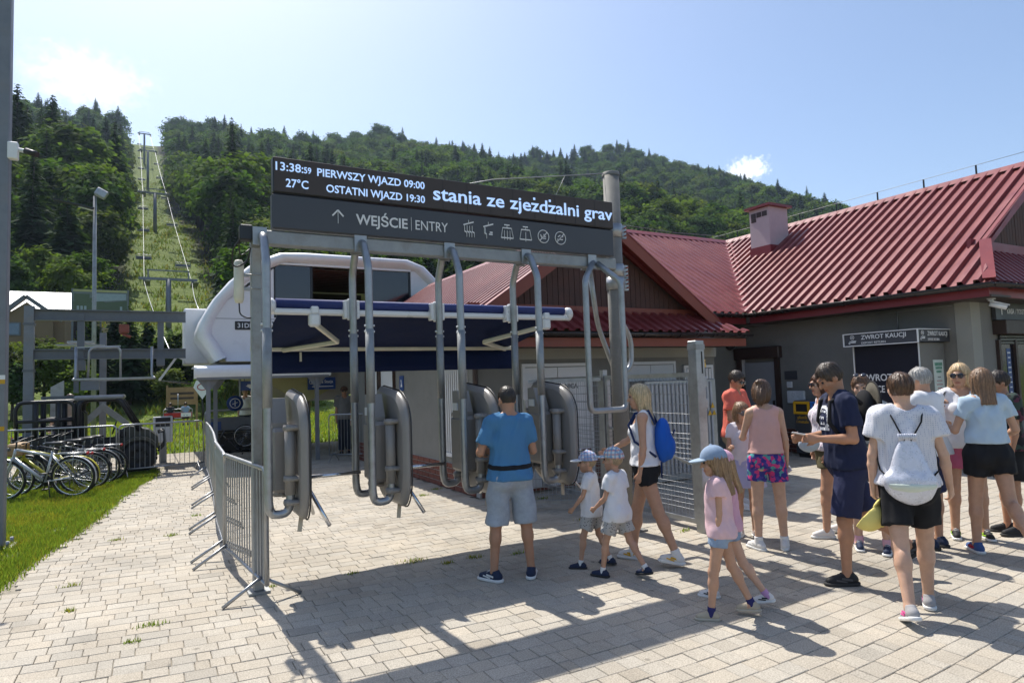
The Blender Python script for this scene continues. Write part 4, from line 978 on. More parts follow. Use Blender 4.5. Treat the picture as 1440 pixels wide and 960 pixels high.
    # chimney
    CX, CY = 13.95, 11.02
    c = MB(); c.box((CX+.1, CY, 5.15), (.72, .60, 1.55)); ch = c.build('chimney', M['chim'], root)
    k = MB(); k.box((CX+.1, CY, 5.96), (.90, .78, .06)); k.build('chimney_cap', M['rooftrim'], ch)
    k = MB(); k.box((CX+.1, CY, 4.72), (.76, .64, .42)); k.build('flashing', M['rooftrim'], ch)
    for i in range(3): q = MB(); q.box((CX-.262, CY+.17-.17*i, 5.76-.0*i), (.012, .15, .13)); q.build('vent_opening', M['brown'], ch)
    q = MB(); q.box((CX-.262, CY+.17, 5.64), (.0125, .15, .10)); q.build('vent_opening', M['brown'], ch)
    brick_base(root, (XW, 10.3, 0), (XW, YC, 0), .50, (-1, 0, 0), 6); brick_base(root, (XW, YC, 0), (15.5, YC, 0), .50, (0, -1, 0), 6)
    # side door with brown surround
    d = empty('door', (XW, 9.72, 0)); d.parent = root
    f = MB(); f.box((-.04, 0, 2.13), (.16, 1.22, .26), ch=.02); f.box((-.03, .50, 1.0), (.10, .10, 2.0)); f.box((-.03, -.50, 1.0), (.10, .10, 2.0)); f.build('door_frame', M['brown'], d)
    l = MB(); l.box((-.012, -.03, .97), (.05, .80, 1.90), ch=.008); l.build('leaf', M['doorg'], d)
    l = MB(); l.box((-.012, .42, 1.85), (.04, .07, .5)); l.build('side_panel', M['doorw'], d)
    h = MB(); h.box((-.06, -.38, 1.02), (.05, .03, .14), ch=.006); h.build('handle', M['black'], d)
    k = MB(); k.box((XW-.008, 8.92, 1.62), (.012, .30, .18)); nm = k.build('name_plate', M['anth'], root)
    k = MB(); k.box((XW-.03, 8.80, 1.16), (.06, .42, .26), ch=.015); k.build('letter_box', M['white_m'], root)
    k = MB(); k.box((XW-.02, 8.95, 1.42), (.04, .13, .13), ch=.01); k.build('bell_panel', M['white_m'], root)
    lm = MB(); lm.lathe([(0, .0), (.10, .0), (.13, .03), (.13, .06), (.10, .10), (0, .12)], (0, 0, 0), axis='X', seg=18); lo = lm.build('bulkhead_lamp', M['gutter'], root); lo.location = (11.55, 10.33, 2.35); lo.rotation_euler = (0, 0, math.pi/2+math.pi)
    cb = MB(); cb.tube(bend([(XW-.02, 10.25, 2.72), (XW-.02, 8.6, 2.73), (XW-.02, 7.3, 2.70), (XW-.02, 5.7, 2.72)], .1), .008, 5); cb.tube([(XW-.02, 6.62, 2.72), (XW-.02, 6.62, 2.36)], .012, 6); cb.tube(bend([(11.55, 10.33, 2.46), (11.55, 10.32, 2.70), (XW-.02, 10.2, 2.72)], .08), .008, 5); cb.build('cable', M['galvd'], root)
    # ticket window side (faces -Y)
    sg = MB(); sg.box((13.15, YC-.05, 2.64), (1.35, .06, .36)); s_ = sg.build('office_sign', M['anth'], root)
    text('office_text', '1', .22, M['letter'], s_, (12.62, YC-.084, 2.55), RX, 'LEFT', .02); text('office_text', 'KASA', .125, M['letter'], s_, (12.86, YC-.084, 2.57), RX, 'LEFT', .015, .82); text('office_text', '/ TICKET OFFICE', .125, M['letter'], s_, (13.16, YC-.084, 2.57), RX, 'LEFT', 0, .68)
    sh = MB(); sh.box((13.25, YC-.10, 2.33), (1.5, .22, .24), ch=.01); so_ = sh.build('shutter_box', M['brown'], root)
    for i in range(3): q = MB(); q.box((13.3, YC-.03, 2.18-.055*i), (1.32, .03, .05), ch=.008); q.build('shutter_slat', M['gutter'], so_)
    wv = empty('window', (13.3, YC, 0)); wv.parent = root
    f = MB()
    for x in (-.70, -.12, .70): f.box((x, -.02, 1.52), (.07, .07, 1.2))
    f.box((0, -.02, .90), (1.47, .10, .06)); f.build('window_frame', M['brown'], wv); p = MB(); p.box((0, -.004, 1.5), (1.36, .012, 1.16)); p.build('pane', M['glass_d'], wv)
    st = MB(); st.box((-.34, -.013, 1.55), (.14, .004, .85)); stt = st.build('price_strip', M['bluesign'], wv)
    for i in range(9): q = MB(); q.box((-.34, -.017, 1.90-.085*i), (.10-.02*(i % 3), .003, .022)); q.build('price_line', M['letter'], stt)
    st = MB(); st.box((-.56, -.013, 1.25), (.09, .004, .45)); st.build('paper', M['letter'], wv)
    # security camera under the eave
    cm = empty('security_camera', (11.62, 5.05, 2.70), 0, 'white bullet security camera under the corner eave of the ticket office', 'camera')
    b = MB(); b.box((0, 0, .05), (.09, .09, .03)); b.tube([(0, 0, .05), (.0, -.03, -.03)], .02, 8); b.build('mount', M['white_m'], cm)
    b = MB(); b.tube([(-.02, .02, -.03), (.10, -.16, -.11)], .042, 12); b.bar((-.03, .03, .02), (.12, -.19, -.075), .085, .012); bd = b.build('housing', M['white_m'], cm)
    b = MB(); b.tube([(.10, -.16, -.11), (.108, -.172, -.1155)], .034, 12); b.build('lens', M['glass_d'], bd)
ticket_building()
def deposit_kiosk():
    root = empty('deposit_kiosk', (0, 0, 0), 0, 'navy deposit return kiosk with ZWROT KAUCJI header against the grey wall', 'kiosk')
    b = MB(); b.box((11.38, 6.42, 1.05), (.78, 1.10, 2.10)); b.build('body', M['wall'], root)
    f = MB(); f.box((10.985, 6.42, 1.07), (.012, 1.09, 2.06)); fr = f.build('front_panel', M['kiosk'], root)
    for y in (5.86, 6.98): q = MB(); q.box((10.975, y, 1.07), (.02, .015, 2.06)); q.build('edge_trim', M['white_m'], root)
    h = MB(); h.box((11.33, 6.42, 2.215), (.98, 1.27, .20)); hd = h.build('header', M['anth'], root)
    for z in (2.108, 2.322):
        t = MB(); t.box((10.83, 6.42, z), (.03, 1.29, .014)); t.build('header_trim', M['white_m'], hd)
    for y in (7.058, 5.782): t = MB(); t.box((10.83, y, 2.215), (.03, .014, .20)); t.build('header_trim', M['white_m'], hd)
    t = MB(); t.box((11.33, 5.78, 2.322), (.98, .03, .014)); t.build('header_trim', M['white_m'], hd)
    x = 10.835
    text('header_text', 'ZWROT KAUCJI', .105, M['letter'], hd, (x, 6.74, 2.215), RXM, 'LEFT', .012, 1.02); text('header_text', 'DEPOSIT RETURN', .055, M['letter'], hd, (x, 6.74, 2.135), RXM, 'LEFT', 0, .98)
    text('header_text', 'ZWROT KAUCJI', .105, M['letter'], hd, (11.12, 5.782, 2.215), RX, 'LEFT', .012, .80); text('header_text', 'DEPOSIT RETURN', .055, M['letter'], hd, (11.12, 5.782, 2.135), RX, 'LEFT', 0, .8)
    for fn in (lambda a, b_: (x, 6.90-a, 2.215+b_), lambda a, b_: (10.97+a, 5.78, 2.215+b_)):
        k = MB(); k.tube([fn(.035*math.cos(i*.52), .045+.035*math.sin(i*.52)) for i in range(12)], .005, 4, closed=True); k.bar(fn(-.015, .045), fn(.015, .045), .004, .02); k.bar(fn(-.06, -.04), fn(.06, -.04), .004, .022); k.bar(fn(-.02, -.015), fn(.07, -.02), .004, .012); k.bar(fn(-.065, -.065), fn(-.03, -.02), .004, .03); k.build('coin_hand_icon', M['letter'], hd)
    text('panel_text', 'ZWROT  KART', .165, M['letter'], fr, (10.977, 6.87, 1.49), RXM, 'LEFT', .012, .90); text('panel_text', 'MIEJSCE ZWROTU', .165, M['letter'], fr, (10.977, 6.87, 1.29), RXM, 'LEFT', .012, .72)
    p = MB(); p.box((11.53, 5.862, 1.34), (.30, .008, .95)); po = p.build('poster', M['green_t'], root)
    for i, (s_, h_, c) in enumerate((('LODY', .095, 'bluesign'), ('ULUBIONE', .06, 'anth'), ('W MIEŚCIE', .06, 'anth'), ('ZAPRASZAMY', .035, 'anth'), ('smaki', .045, 'red'), ('codziennie', .03, 'anth'))):
        pass
    grn = mat('poster_green', (.03, .22, .13), .6)
    for i, (w1, hh, mm) in enumerate(((.24, .07, grn), (.20, .055, grn), (.16, .05, grn), (.10, .02, M['anth']), (.16, .016, M['red']), (.19, .016, M['red']), (.15, .016, M['red']), (.22, .014, M['anth']), (.20, .014, M['anth']))):
        z = 1.74-.062*i-(.03 if i > 2 else 0)
        n = max(3, int(w1/.035)); k = MB()
        for j in range(n): k.box((11.53-w1/2+(j+.5)*w1/n, 5.856, z), (w1/n*.62, .003, hh*.8))
        k.build('poster_print', mm, po)
    for xx in (11.44, 11.55, 11.62):
        k = MB(); k.lathe([(0, -.003), (.06, -.002), (.06, .002), (0, .003)], (xx, 5.856, .96), axis='Y', seg=12); k.build('poster_print', grn, po)
deposit_kiosk()
def bin_(y, m, lines, label):
    root = empty('recycling_bin', (11.35, y, 0), 0, label, 'bin', 'recycling bins by the ticket building')
    b = MB(); b.box((.12, 0, .60), (.50, .36, 1.04), ch=.012); b.build('cabinet', M['anth'], root)
    t = MB(); t.box((.12, 0, .045), (.42, .30, .09)); t.build('plinth', M['black'], root)
    f = MB()
    for z in (.875, 1.075): f.box((-.142, 0, z), (.03, .36, .05), ch=.006)
    for yy in (-.155, .155): f.box((-.142, yy, .975), (.03, .05, .16), ch=.006)
    f.build('slot_frame', m, root)
    o = MB(); o.box((-.132, 0, .975), (.012, .27, .16)); o.build('slot', M['black'], root)
    for i, s in enumerate(lines): text('bin_text', s, .085, m, root, (-.133, 0, .76-.085*i), RXM, 'CENTER', .004)
    h = MB(); h.lathe([(0, -.01), (.012, -.01), (.012, 0)], (-.136, .12, .5), axis='X', seg=8); h.build('lock', M['white_m'], root)
bin_(8.28, M['yellow'], ['plastik', 'i metale'], 'dark recycling bin with yellow slot frame for plastic and metal')
bin_(7.90, M['bluef'], ['papier'], 'dark recycling bin with blue slot frame for paper')
# ================================================================= LIFT STATION
def station():
    root = empty('lift_station', (0, 16, 0), 0, 'white chairlift bottom station with curved shell and dark control room windows', 'lift station')
    out_ = [(1.30, 2.36), (.92, 2.94), (.93, 3.12), (1.02, 3.38), (1.24, 3.79), (1.58, 4.22), (2.01, 4.61), (2.45, 4.86), (2.72, 4.98), (3.31, 5.02), (5.98, 5.02), (6.45, 4.86), (7.3, 4.05), (7.3, 2.36)]
    cen = Vector((4.1, 3.6))
    def inset(p, k): q = Vector(p); d = (cen-q); return tuple(q + d.normalized()*k)
    inn = [inset(p, .30) for p in out_[:-2]] + [(7.1, 3.9), (7.1, 2.36)]; inn[0] = (1.52, 2.36); inn[10] = (5.86, 4.74); inn[9] = (3.32, 4.74)
    n = len(out_)
    # rim: rounded band round the face
    k = MB(); vs = []; sec = [(out_, .45), (out_, .12), ([inset(p, .05) for p in out_], .02), ([inset(p, .14) for p in out_], -.02), ([inset(p, .24) for p in out_], .03), (inn, .14)]
    for pts, y in sec: vs += [(a, y, b) for a, b in pts]
    fs = [(r*n+j, r*n+j+1, (r+1)*n+j+1, (r+1)*n+j) for r in range(len(sec)-1) for j in range(n-1)]
    k.add(vs, fs, True); k.build('rim', M['white'], root)
    # shell skin behind the rim
    k = MB(); vs = [(a, .45, b) for a, b in out_]+[(a, 6.5, b) for a, b in out_]; k.add(vs, [(j, j+1, n+j+1, n+j) for j in range(n-1)], True); k.add([(a, 6.5, b) for a, b in out_], [tuple(range(n))]); k.build('shell', M['shell'], root)
    # face with window opening
    X0, X1, Z0, Z1 = 2.58, 6.07, 3.40, 4.70
    left = [p for p in inn if p[0] < X0]; 
    def panel(nm, poly, y=.14): f = MB(); f.prism(poly, lambda a, b, q: (a, q, b), y, y+.06); return f.build(nm, M['shell'], root)
    panel('face_panel', [(1.52, 2.36)] + inn[1:8] + [(X0, 4.74), (X0, 2.36)])
    panel('face_panel', [(X0+.004, 2.36), (X0+.004, Z0), (X1, Z0), (X1, 2.36)]); panel('face_panel', [(X1+.004, 2.36), (X1+.004, 4.72), inn[11], (7.1, 3.9), (7.1, 2.36)])
    sm_ = MB(); sm_.box((2.0, .139, 3.36), (1.5, .006, .012)); sm_.build('panel_seam', M['steel_paint'], root)
    h = MB(); h.box(((X0+X1)/2, .17, 4.725), (X1-X0, .10, .05)); h.build('window_head', M['white'], root)
    # control room
    r = MB(); r.box((4.3, 2.9, 3.38), (3.6, 4.6, .04)); r.build('room_floor', M['darkmetal'], root)
    r = MB(); r.box((4.3, 4.9, 4.0), (3.6, .05, 1.4)); r.build('room_back', mat('room_wall', (.10, .095, .09), .8), root)
    for i in range(14):
        s = MB(); s.box((4.3, .45+i*.28, 4.66), (3.4, .17, .02)); s.build('ceiling_slat', M['plank'], root)
    wd = empty('control_window'); wd.parent = root
    p = MB(); p.box((3.03, .20, 4.05), (.86, .02, 1.28)); p.build('pane', M['glass_d'], wd); p = MB(); p.box((5.52, .20, 4.05), (1.06, .02, 1.28)); p.build('pane', M['glass_d'], wd)
    f = MB()
    for x in (2.60, 3.48, 4.99, 6.05): f.box((x, .19, 4.05), (.05, .05, 1.3))
    f.box(((X0+X1)/2, .19, 3.42), (X1-X0, .05, .05)); f.build('mullion', M['darkmetal'], wd)
    d = MB(); d.box((4.2, 1.2, 3.62), (1.2, .5, .45), ch=.03); d.build('control_desk', M['darkmetal'], root)
    nb = MB(); nb.box((2.17, .128, 3.20), (.92, .02, .20), ch=.009); nm = nb.build('number_plate', M['black'], root); text('plate_text', '31DK-26', .15, M['letter'], nm, (1.76, .116, 3.15), RX, 'LEFT', .014, 1.0)
    # side box with rail end and folded-out glazed flap
    b = MB(); b.box((1.12, 2.3, 3.07), (.80, 1.0, 1.40), ch=.03); b.build('side_box', M['white'], root)
    gf = empty('glazed_flap'); gf.parent = root
    g = MB(); g.prism([(-.02, -.02), (.62, -.02), (.62, .01), (-.02, .01)], lambda a, b_, q: (.24+a*1.0+b_*0, q, 1.98+b_+a*-.12), 1.5, 2.6); g.build('flap_panel', M['glass'], gf)
    g = MB(); g.bar((.20, 1.5, 2.02), (.55, 1.5, 2.55), .05, .05); g.bar((.20, 2.6, 2.02), (.55, 2.6, 2.55), .05, .05); g.bar((.20, 1.5, 2.02), (.20, 2.6, 2.02), .05, .05); g.bar((.55, 1.5, 2.55), (.9, 1.5, 2.4), .05, .05); g.build('flap_frame', M['white'], gf)
    g = MB(); g.add([(.21, 1.52, 2.03), (.21, 2.58, 2.03), (.55, 2.58, 2.54), (.55, 1.52, 2.54)], [(0, 1, 2, 3)]); o = g.build('flap_pane', M['glass'], gf); md = o.modifiers.new('t', 'SOLIDIFY'); md.thickness = .01
    # underbody hull
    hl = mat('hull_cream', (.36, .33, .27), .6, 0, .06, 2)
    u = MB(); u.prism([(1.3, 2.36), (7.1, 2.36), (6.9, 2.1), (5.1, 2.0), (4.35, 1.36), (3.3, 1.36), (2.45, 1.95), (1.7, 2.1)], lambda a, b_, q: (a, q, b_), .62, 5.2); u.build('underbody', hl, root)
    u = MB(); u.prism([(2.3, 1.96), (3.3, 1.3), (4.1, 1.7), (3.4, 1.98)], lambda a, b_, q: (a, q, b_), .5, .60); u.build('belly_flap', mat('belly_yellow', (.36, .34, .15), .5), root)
    pl = MB(); pl.box((3.45, 3.2, .68), (1.0, 1.0, 1.36), ch=.04); pl.build('pillar', mat('pillar_concrete', (.22, .2, .18), .85, 0, .12, 3, .2, 40), root)
    # drive machinery block behind
    k = MB(); k.box((2.3, 3.6, .30), (1.5, .9, .6), ch=.05); k.box((2.0, 3.4, .75), (.7, .6, .4), ch=.05); k.build('machinery', M['darkmetal'], root)
station()
def canopy():
    root = empty('entry_canopy', (0, 0, 0), 0, 'low boarding canopy with white curved edge on grey posts under the station', 'canopy')
    X0, X1, Y0, Y1 = .86, 3.68, 15.35, 17.4; k = MB()
    prof = [(0, 1.99), (-.03, 2.06), (-.03, 2.14), (.0, 2.20), (.08, 2.235), (.3, 2.25)]; vs = []
    for x in (X0, X1): vs += [(x, Y0+a, b) for a, b in prof]
    n = len(prof); k.add(vs, [(j, j+1, n+j+1, n+j) for j in range(n-1)], True); k.build('curved_edge', M['white'], root)
    for x in (X0-.02, X1+.02):
        e = MB(); e.prism([(0, 1.97), (-.04, 2.06), (-.04, 2.14), (0, 2.21), (.08, 2.25), (.3, 2.26), (.3, 1.97)], lambda a, b, q: (q, Y0+a, b), x-.02, x+.02); e.build('end_plate', M['white'], root)
    r = MB(); r.box(((X0+X1)/2, (Y0+.3+Y1)/2, 2.25), (X1-X0, Y1-Y0-.3, .03)); r.build('roof_sheet', M['white'], root)
    b = MB(); b.box(((X0+X1)/2, Y0+.05, 1.965), (X1-X0, .07, .05)); b.build('edge_beam', M['steel_grey'], root)
    for x, y in ((1.10, 15.55), (3.42, 15.5), (1.35, 16.9), (3.15, 16.9)):
        p = MB(); p.box((x, y, .97), (.085, .085, 1.94)); p.build('post', M['steel_grey'], root)
        g_ = MB(); g_.prism([(-.22, 1.95), (.22, 1.95), (.05, 1.72), (-.05, 1.72)], lambda a, b_, q: (x+a, q, b_), y-.015, y+.015); g_.build('gusset', M['steel_grey'], root)
    for x, w_ in ((2.05, .42), (3.72, .68)):
        s = MB(); s.box((x, 16.3, 1.79), (w_, .03, .22 if w_ < .5 else .30)); sg = s.build('hanging_sign', M['bluesign'], root)
        if w_ < .5: a = MB(); a.prism([(-.06, .03), (.06, .03), (.06, .0), (.10, .0), (0, -.07), (-.10, 0), (-.06, 0)], lambda p, q, t: (x+p, t, 1.79+q), 16.275, 16.283); a.build('sign_arrow', M['letter'], sg)
        else:
            text('sign_text', 'Dolna Stacja', .105, M['letter'], sg, (x-.19, 16.28, 1.80), RX, 'LEFT', .012, .88)
            t = MB(); t.box((x+.02, 16.281, 1.715), (.52, .004, .02)); t.tube([(x-.26+.045*math.cos(i*.52), 16.28, 1.83+.045*math.sin(i*.52)) for i in range(12)], .007, 4, closed=True); t.build('sign_mark', M['letter'], sg)
        for q in (-.12, .12): h = MB(); h.tube([(x+q, 16.3, 1.9), (x+q, 16.3, 2.24)], .012, 6); h.build('hanger', M['steel_grey'], sg)
canopy()
def chair_frame(name, loc, label, group, scale=1., riders=False, cat='lift chair', fancy=True):
    """four-seat chair: bail frame, seat, backrest, hanger"""
    o = empty(name, loc, 0, label, cat, group); o.scale = (scale,)*3
    f = MB(); f.tube(bend([(-.95, .25, 0), (-.98, 0, .05), (-.98, -.05, .75), (.98, -.05, .75), (.98, 0, .05), (.95, .25, 0)], .12), .032, 8); f.build('frame', M['galv'], o)
    h = MB(); h.tube(bend([(0, -.05, .75), (0, -.15, 1.4), (0, 0, 1.9)], .2), .035, 8); h.build('hanger', M['galv'], o)
    s = MB(); s.box((0, .18, .02), (1.85, .46, .05), ch=.02); s.build('seat', M['black'], o)
    b = MB(); b.box((0, -.07, .32), (1.85, .05, .40), ch=.02); b.build('backrest', M['steel_paint'], o)
    return o
def storage_track():
    root = empty('chair_storage_track', (0, 17, 0), 0, 'grey steel beam frame of the chair storage track left of the station', 'steel frame')
    def bx(nm, c, d, m=M['steel_grey']): k = MB(); k.box(c, d); return k.build(nm, m, root)
    def ibeam(nm, x0, x1, z, h):
        k = MB(); k.box(((x0+x1)/2, 0, z), (x1-x0, .03, h)); k.box(((x0+x1)/2, 0, z+h/2), (x1-x0, .16, .025)); k.box(((x0+x1)/2, 0, z-h/2), (x1-x0, .16, .025)); return k.build(nm, M['steel_paint'], root)
    p = bx('post', (-2.27, 0, 1.82), (.17, .2, 3.64)); 
    for z in (3.25, 2.25): q = MB(); q.box((-2.27, 0, z), (.20, .23, .05)); q.build('collar', M['steel_paint'], p)
    ibeam('upper_beam', -2.18, .72, 3.46, .22); ibeam('lower_beam', -2.18, .72, 2.60, .20)
    for x in (-1.35, .20): bx('hanger_post', (x, .02, 2.9), (.13, .12, 1.2), M['steel_paint'])
    bx('hanger_foot', (-1.35, -.1, 2.35), (.2, .2, .22), M['steel_paint']); bx('hanger_foot', (.20, -.1, 2.42), (.17, .2, .2), M['steel_paint'])
    bx('rear_post', (-1.02, 1.6, 1.6), (.14, .14, 3.2))
    bx('drop_post', (-1.42, -.1, 2.05), (.09, .09, .6), M['steel_paint']); bx('cabinet', (-1.17, .0, 1.92), (.34, .25, .24)); bx('cross_rail', (-1.6, .0, 1.66), (.9, .1, .06), M['steel_paint'])
    m = MB(); m.box((-.53, -.02, 3.17), (.20, .18, .20), ch=.02); m.tube([(-.6, -.05, 3.07), (-.4, -.05, 2.98)], .03, 6); m.build('trolley_motor', M['barge'], root)
    l = MB(); l.box((-1.45, 1.4, 2.88), (.95, .5, .03)); l.box((-1.45, 1.4, 2.96), (.55, .3, .05)); l.build('walkway_grate', M['galv'], root)
    # sloped stair cheek behind the vehicle
    s = MB(); s.prism([(-2.0, 1.9), (-1.75, 2.05), (-1.75, 1.2), (-2.0, 1.2)], lambda a, b, q: (a, q, b), 1.0, 1.1); s.prism([(-1.6, .9), (-1.0, 1.5), (-.45, 1.0), (-.45, .85), (-1.0, 1.3), (-1.6, .7)], lambda a, b, q: (a, q, b), 1.25, 1.3); s.build('stair_cheek', M['galv'], root)
storage_track()
parked = empty('lift_chair', (-.68, 16.55, 2.02), 0, 'empty parked chair frame hanging in front of the lower beam', 'lift chair', 'lift chairs')
k = MB(); k.tube(bend([(-.72, .0, .72), (-.72, 0, .05), (-.78, -.06, .0), (.78, -.06, .0), (.70, 0, .05), (.70, 0, .72)], .06), .028, 8); k.build('frame', M['galv'], parked)
k = MB(); k.tube(bend([(-.50, -.02, .02), (-.48, -.04, .62), (-.42, -.04, .70), (.06, -.04, .70), (.10, -.04, .62), (.10, -.02, .02)], .06), .024, 8); k.build('safety_bar', M['galv'], parked)
k = MB(); k.box((0, -.05, .02), (1.5, .10, .03)); k.build('seat_rail', M['galv'], parked)
k = MB(); k.bar((-.72, 0, .70), (.1, 0, .73), .04, .03); k.build('top_rail', M['galv'], parked)
# ================================================================= CHAIRLIFT LINE
def lift_line():
    tw = [(75, 1.6, 13.4, 4.4), (150, .73, 43., 4.4), (270, -1.03, 92., 4.8), (370, -3.0, 134., 5.0)]
    nm = ['nearest', 'second', 'third', 'topmost']
    prevL = [(.48, 18.6, 2.62)]; prevR = [(1.12, 18.6, 3.78)]
    for i, (y, x, z, g) in enumerate(tw):
        gz = hz_(x, y)
        t = empty('lift_tower', (x, y, gz), 0, f'grey T-shaped chairlift tower in the clearing, {nm[i]} of the four up the slope', 'lift tower', 'chairlift towers')
        H_ = z-gz; s = 1 + i*.25
        k = MB(); k.tube([(0, 0, -1), (0, 0, H_)], [.30*s, .24*s], 12); k.build('mast', M['steel_grey'], t)
        k = MB(); k.box((0, 0, H_), (g+1, .3*s, .25*s)); k.build('crossarm', M['steel_grey'], t)
        k = MB(); k.box((0, 0, H_+.9), (g*.9, .12*s, .12*s)); 
        for q in (-g*.42, g*.42): k.box((q, 0, H_+.45), (.12*s, .12*s, .9))
        k.build('service_frame', M['steel_grey'], t)
        for q in (-g/2, g/2):
            k = MB(); k.box((q, 0, H_-.35), (.18*s, 3.2, .22*s)); k.box((q+.25, 0, H_-.5), (.6, 3.6, .06)); sh = k.build('sheave_train', M['steel_paint'], t)
        prevL.append((x-g/2, y, z-.25)); prevR.append((x+g/2, y, z-.25))
    prevL.append((-5.5, 440, 158)); prevR.append((-.5, 440, 158))
    def cable(pts, label):
        P = []
        for a, b in zip(pts, pts[1:]):
            for j in range(8):
                t = j/8; sag = -4*t*(1-t)*.006*(Vector(b)-Vector(a)).length
                q = Vector(a).lerp(Vector(b), t); P.append((q.x, q.y, q.z+sag))
        P.append(pts[-1]); k = MB(); 
        k.tube(P, [.010+.00017*p[1] for p in P], 6); o = k.build('haul_rope', M['galv'], None); tag(o, label, 'cable', 'haul ropes of the chairlift'); return P
    PL = cable(prevL, 'left haul rope of the chairlift running up the clearing'); PR = cable(prevR, 'right haul rope of the chairlift running up the clearing')
    proto = None; ORD = ['first', 'second', 'third', 'fourth', 'fifth', 'sixth', 'seventh', 'eighth', 'ninth', 'tenth']
    def at(P, y):
        for a, b in zip(P, P[1:]):
            if a[1] <= y <= b[1]: t = (y-a[1])/(b[1]-a[1]); return Vector(a).lerp(Vector(b), t)
    n = 0
    for P, side, ys in ((PL, 'left', (96, 118, 141, 168, 196, 226, 258, 292, 330)), (PR, 'right', (92, 125, 160, 205, 245, 300))):
        for j, y in enumerate(ys):
            q = at(P, y)
            if proto is None: o = chair_frame('lift_chair', (0, 0, 0), None, None); proto = o
            else: o = copy_tree(proto)
            o.location = (q.x, q.y, q.z-1.9); o.scale = (.9,)*3; o.rotation_euler = (0, 0, math.pi if side == 'left' else 0)
            tag(o, f'{ORD[j]} lift chair from the bottom on the {side} rope over the clearing', 'lift chair', f'lift chairs on the {side} rope')
lift_line()
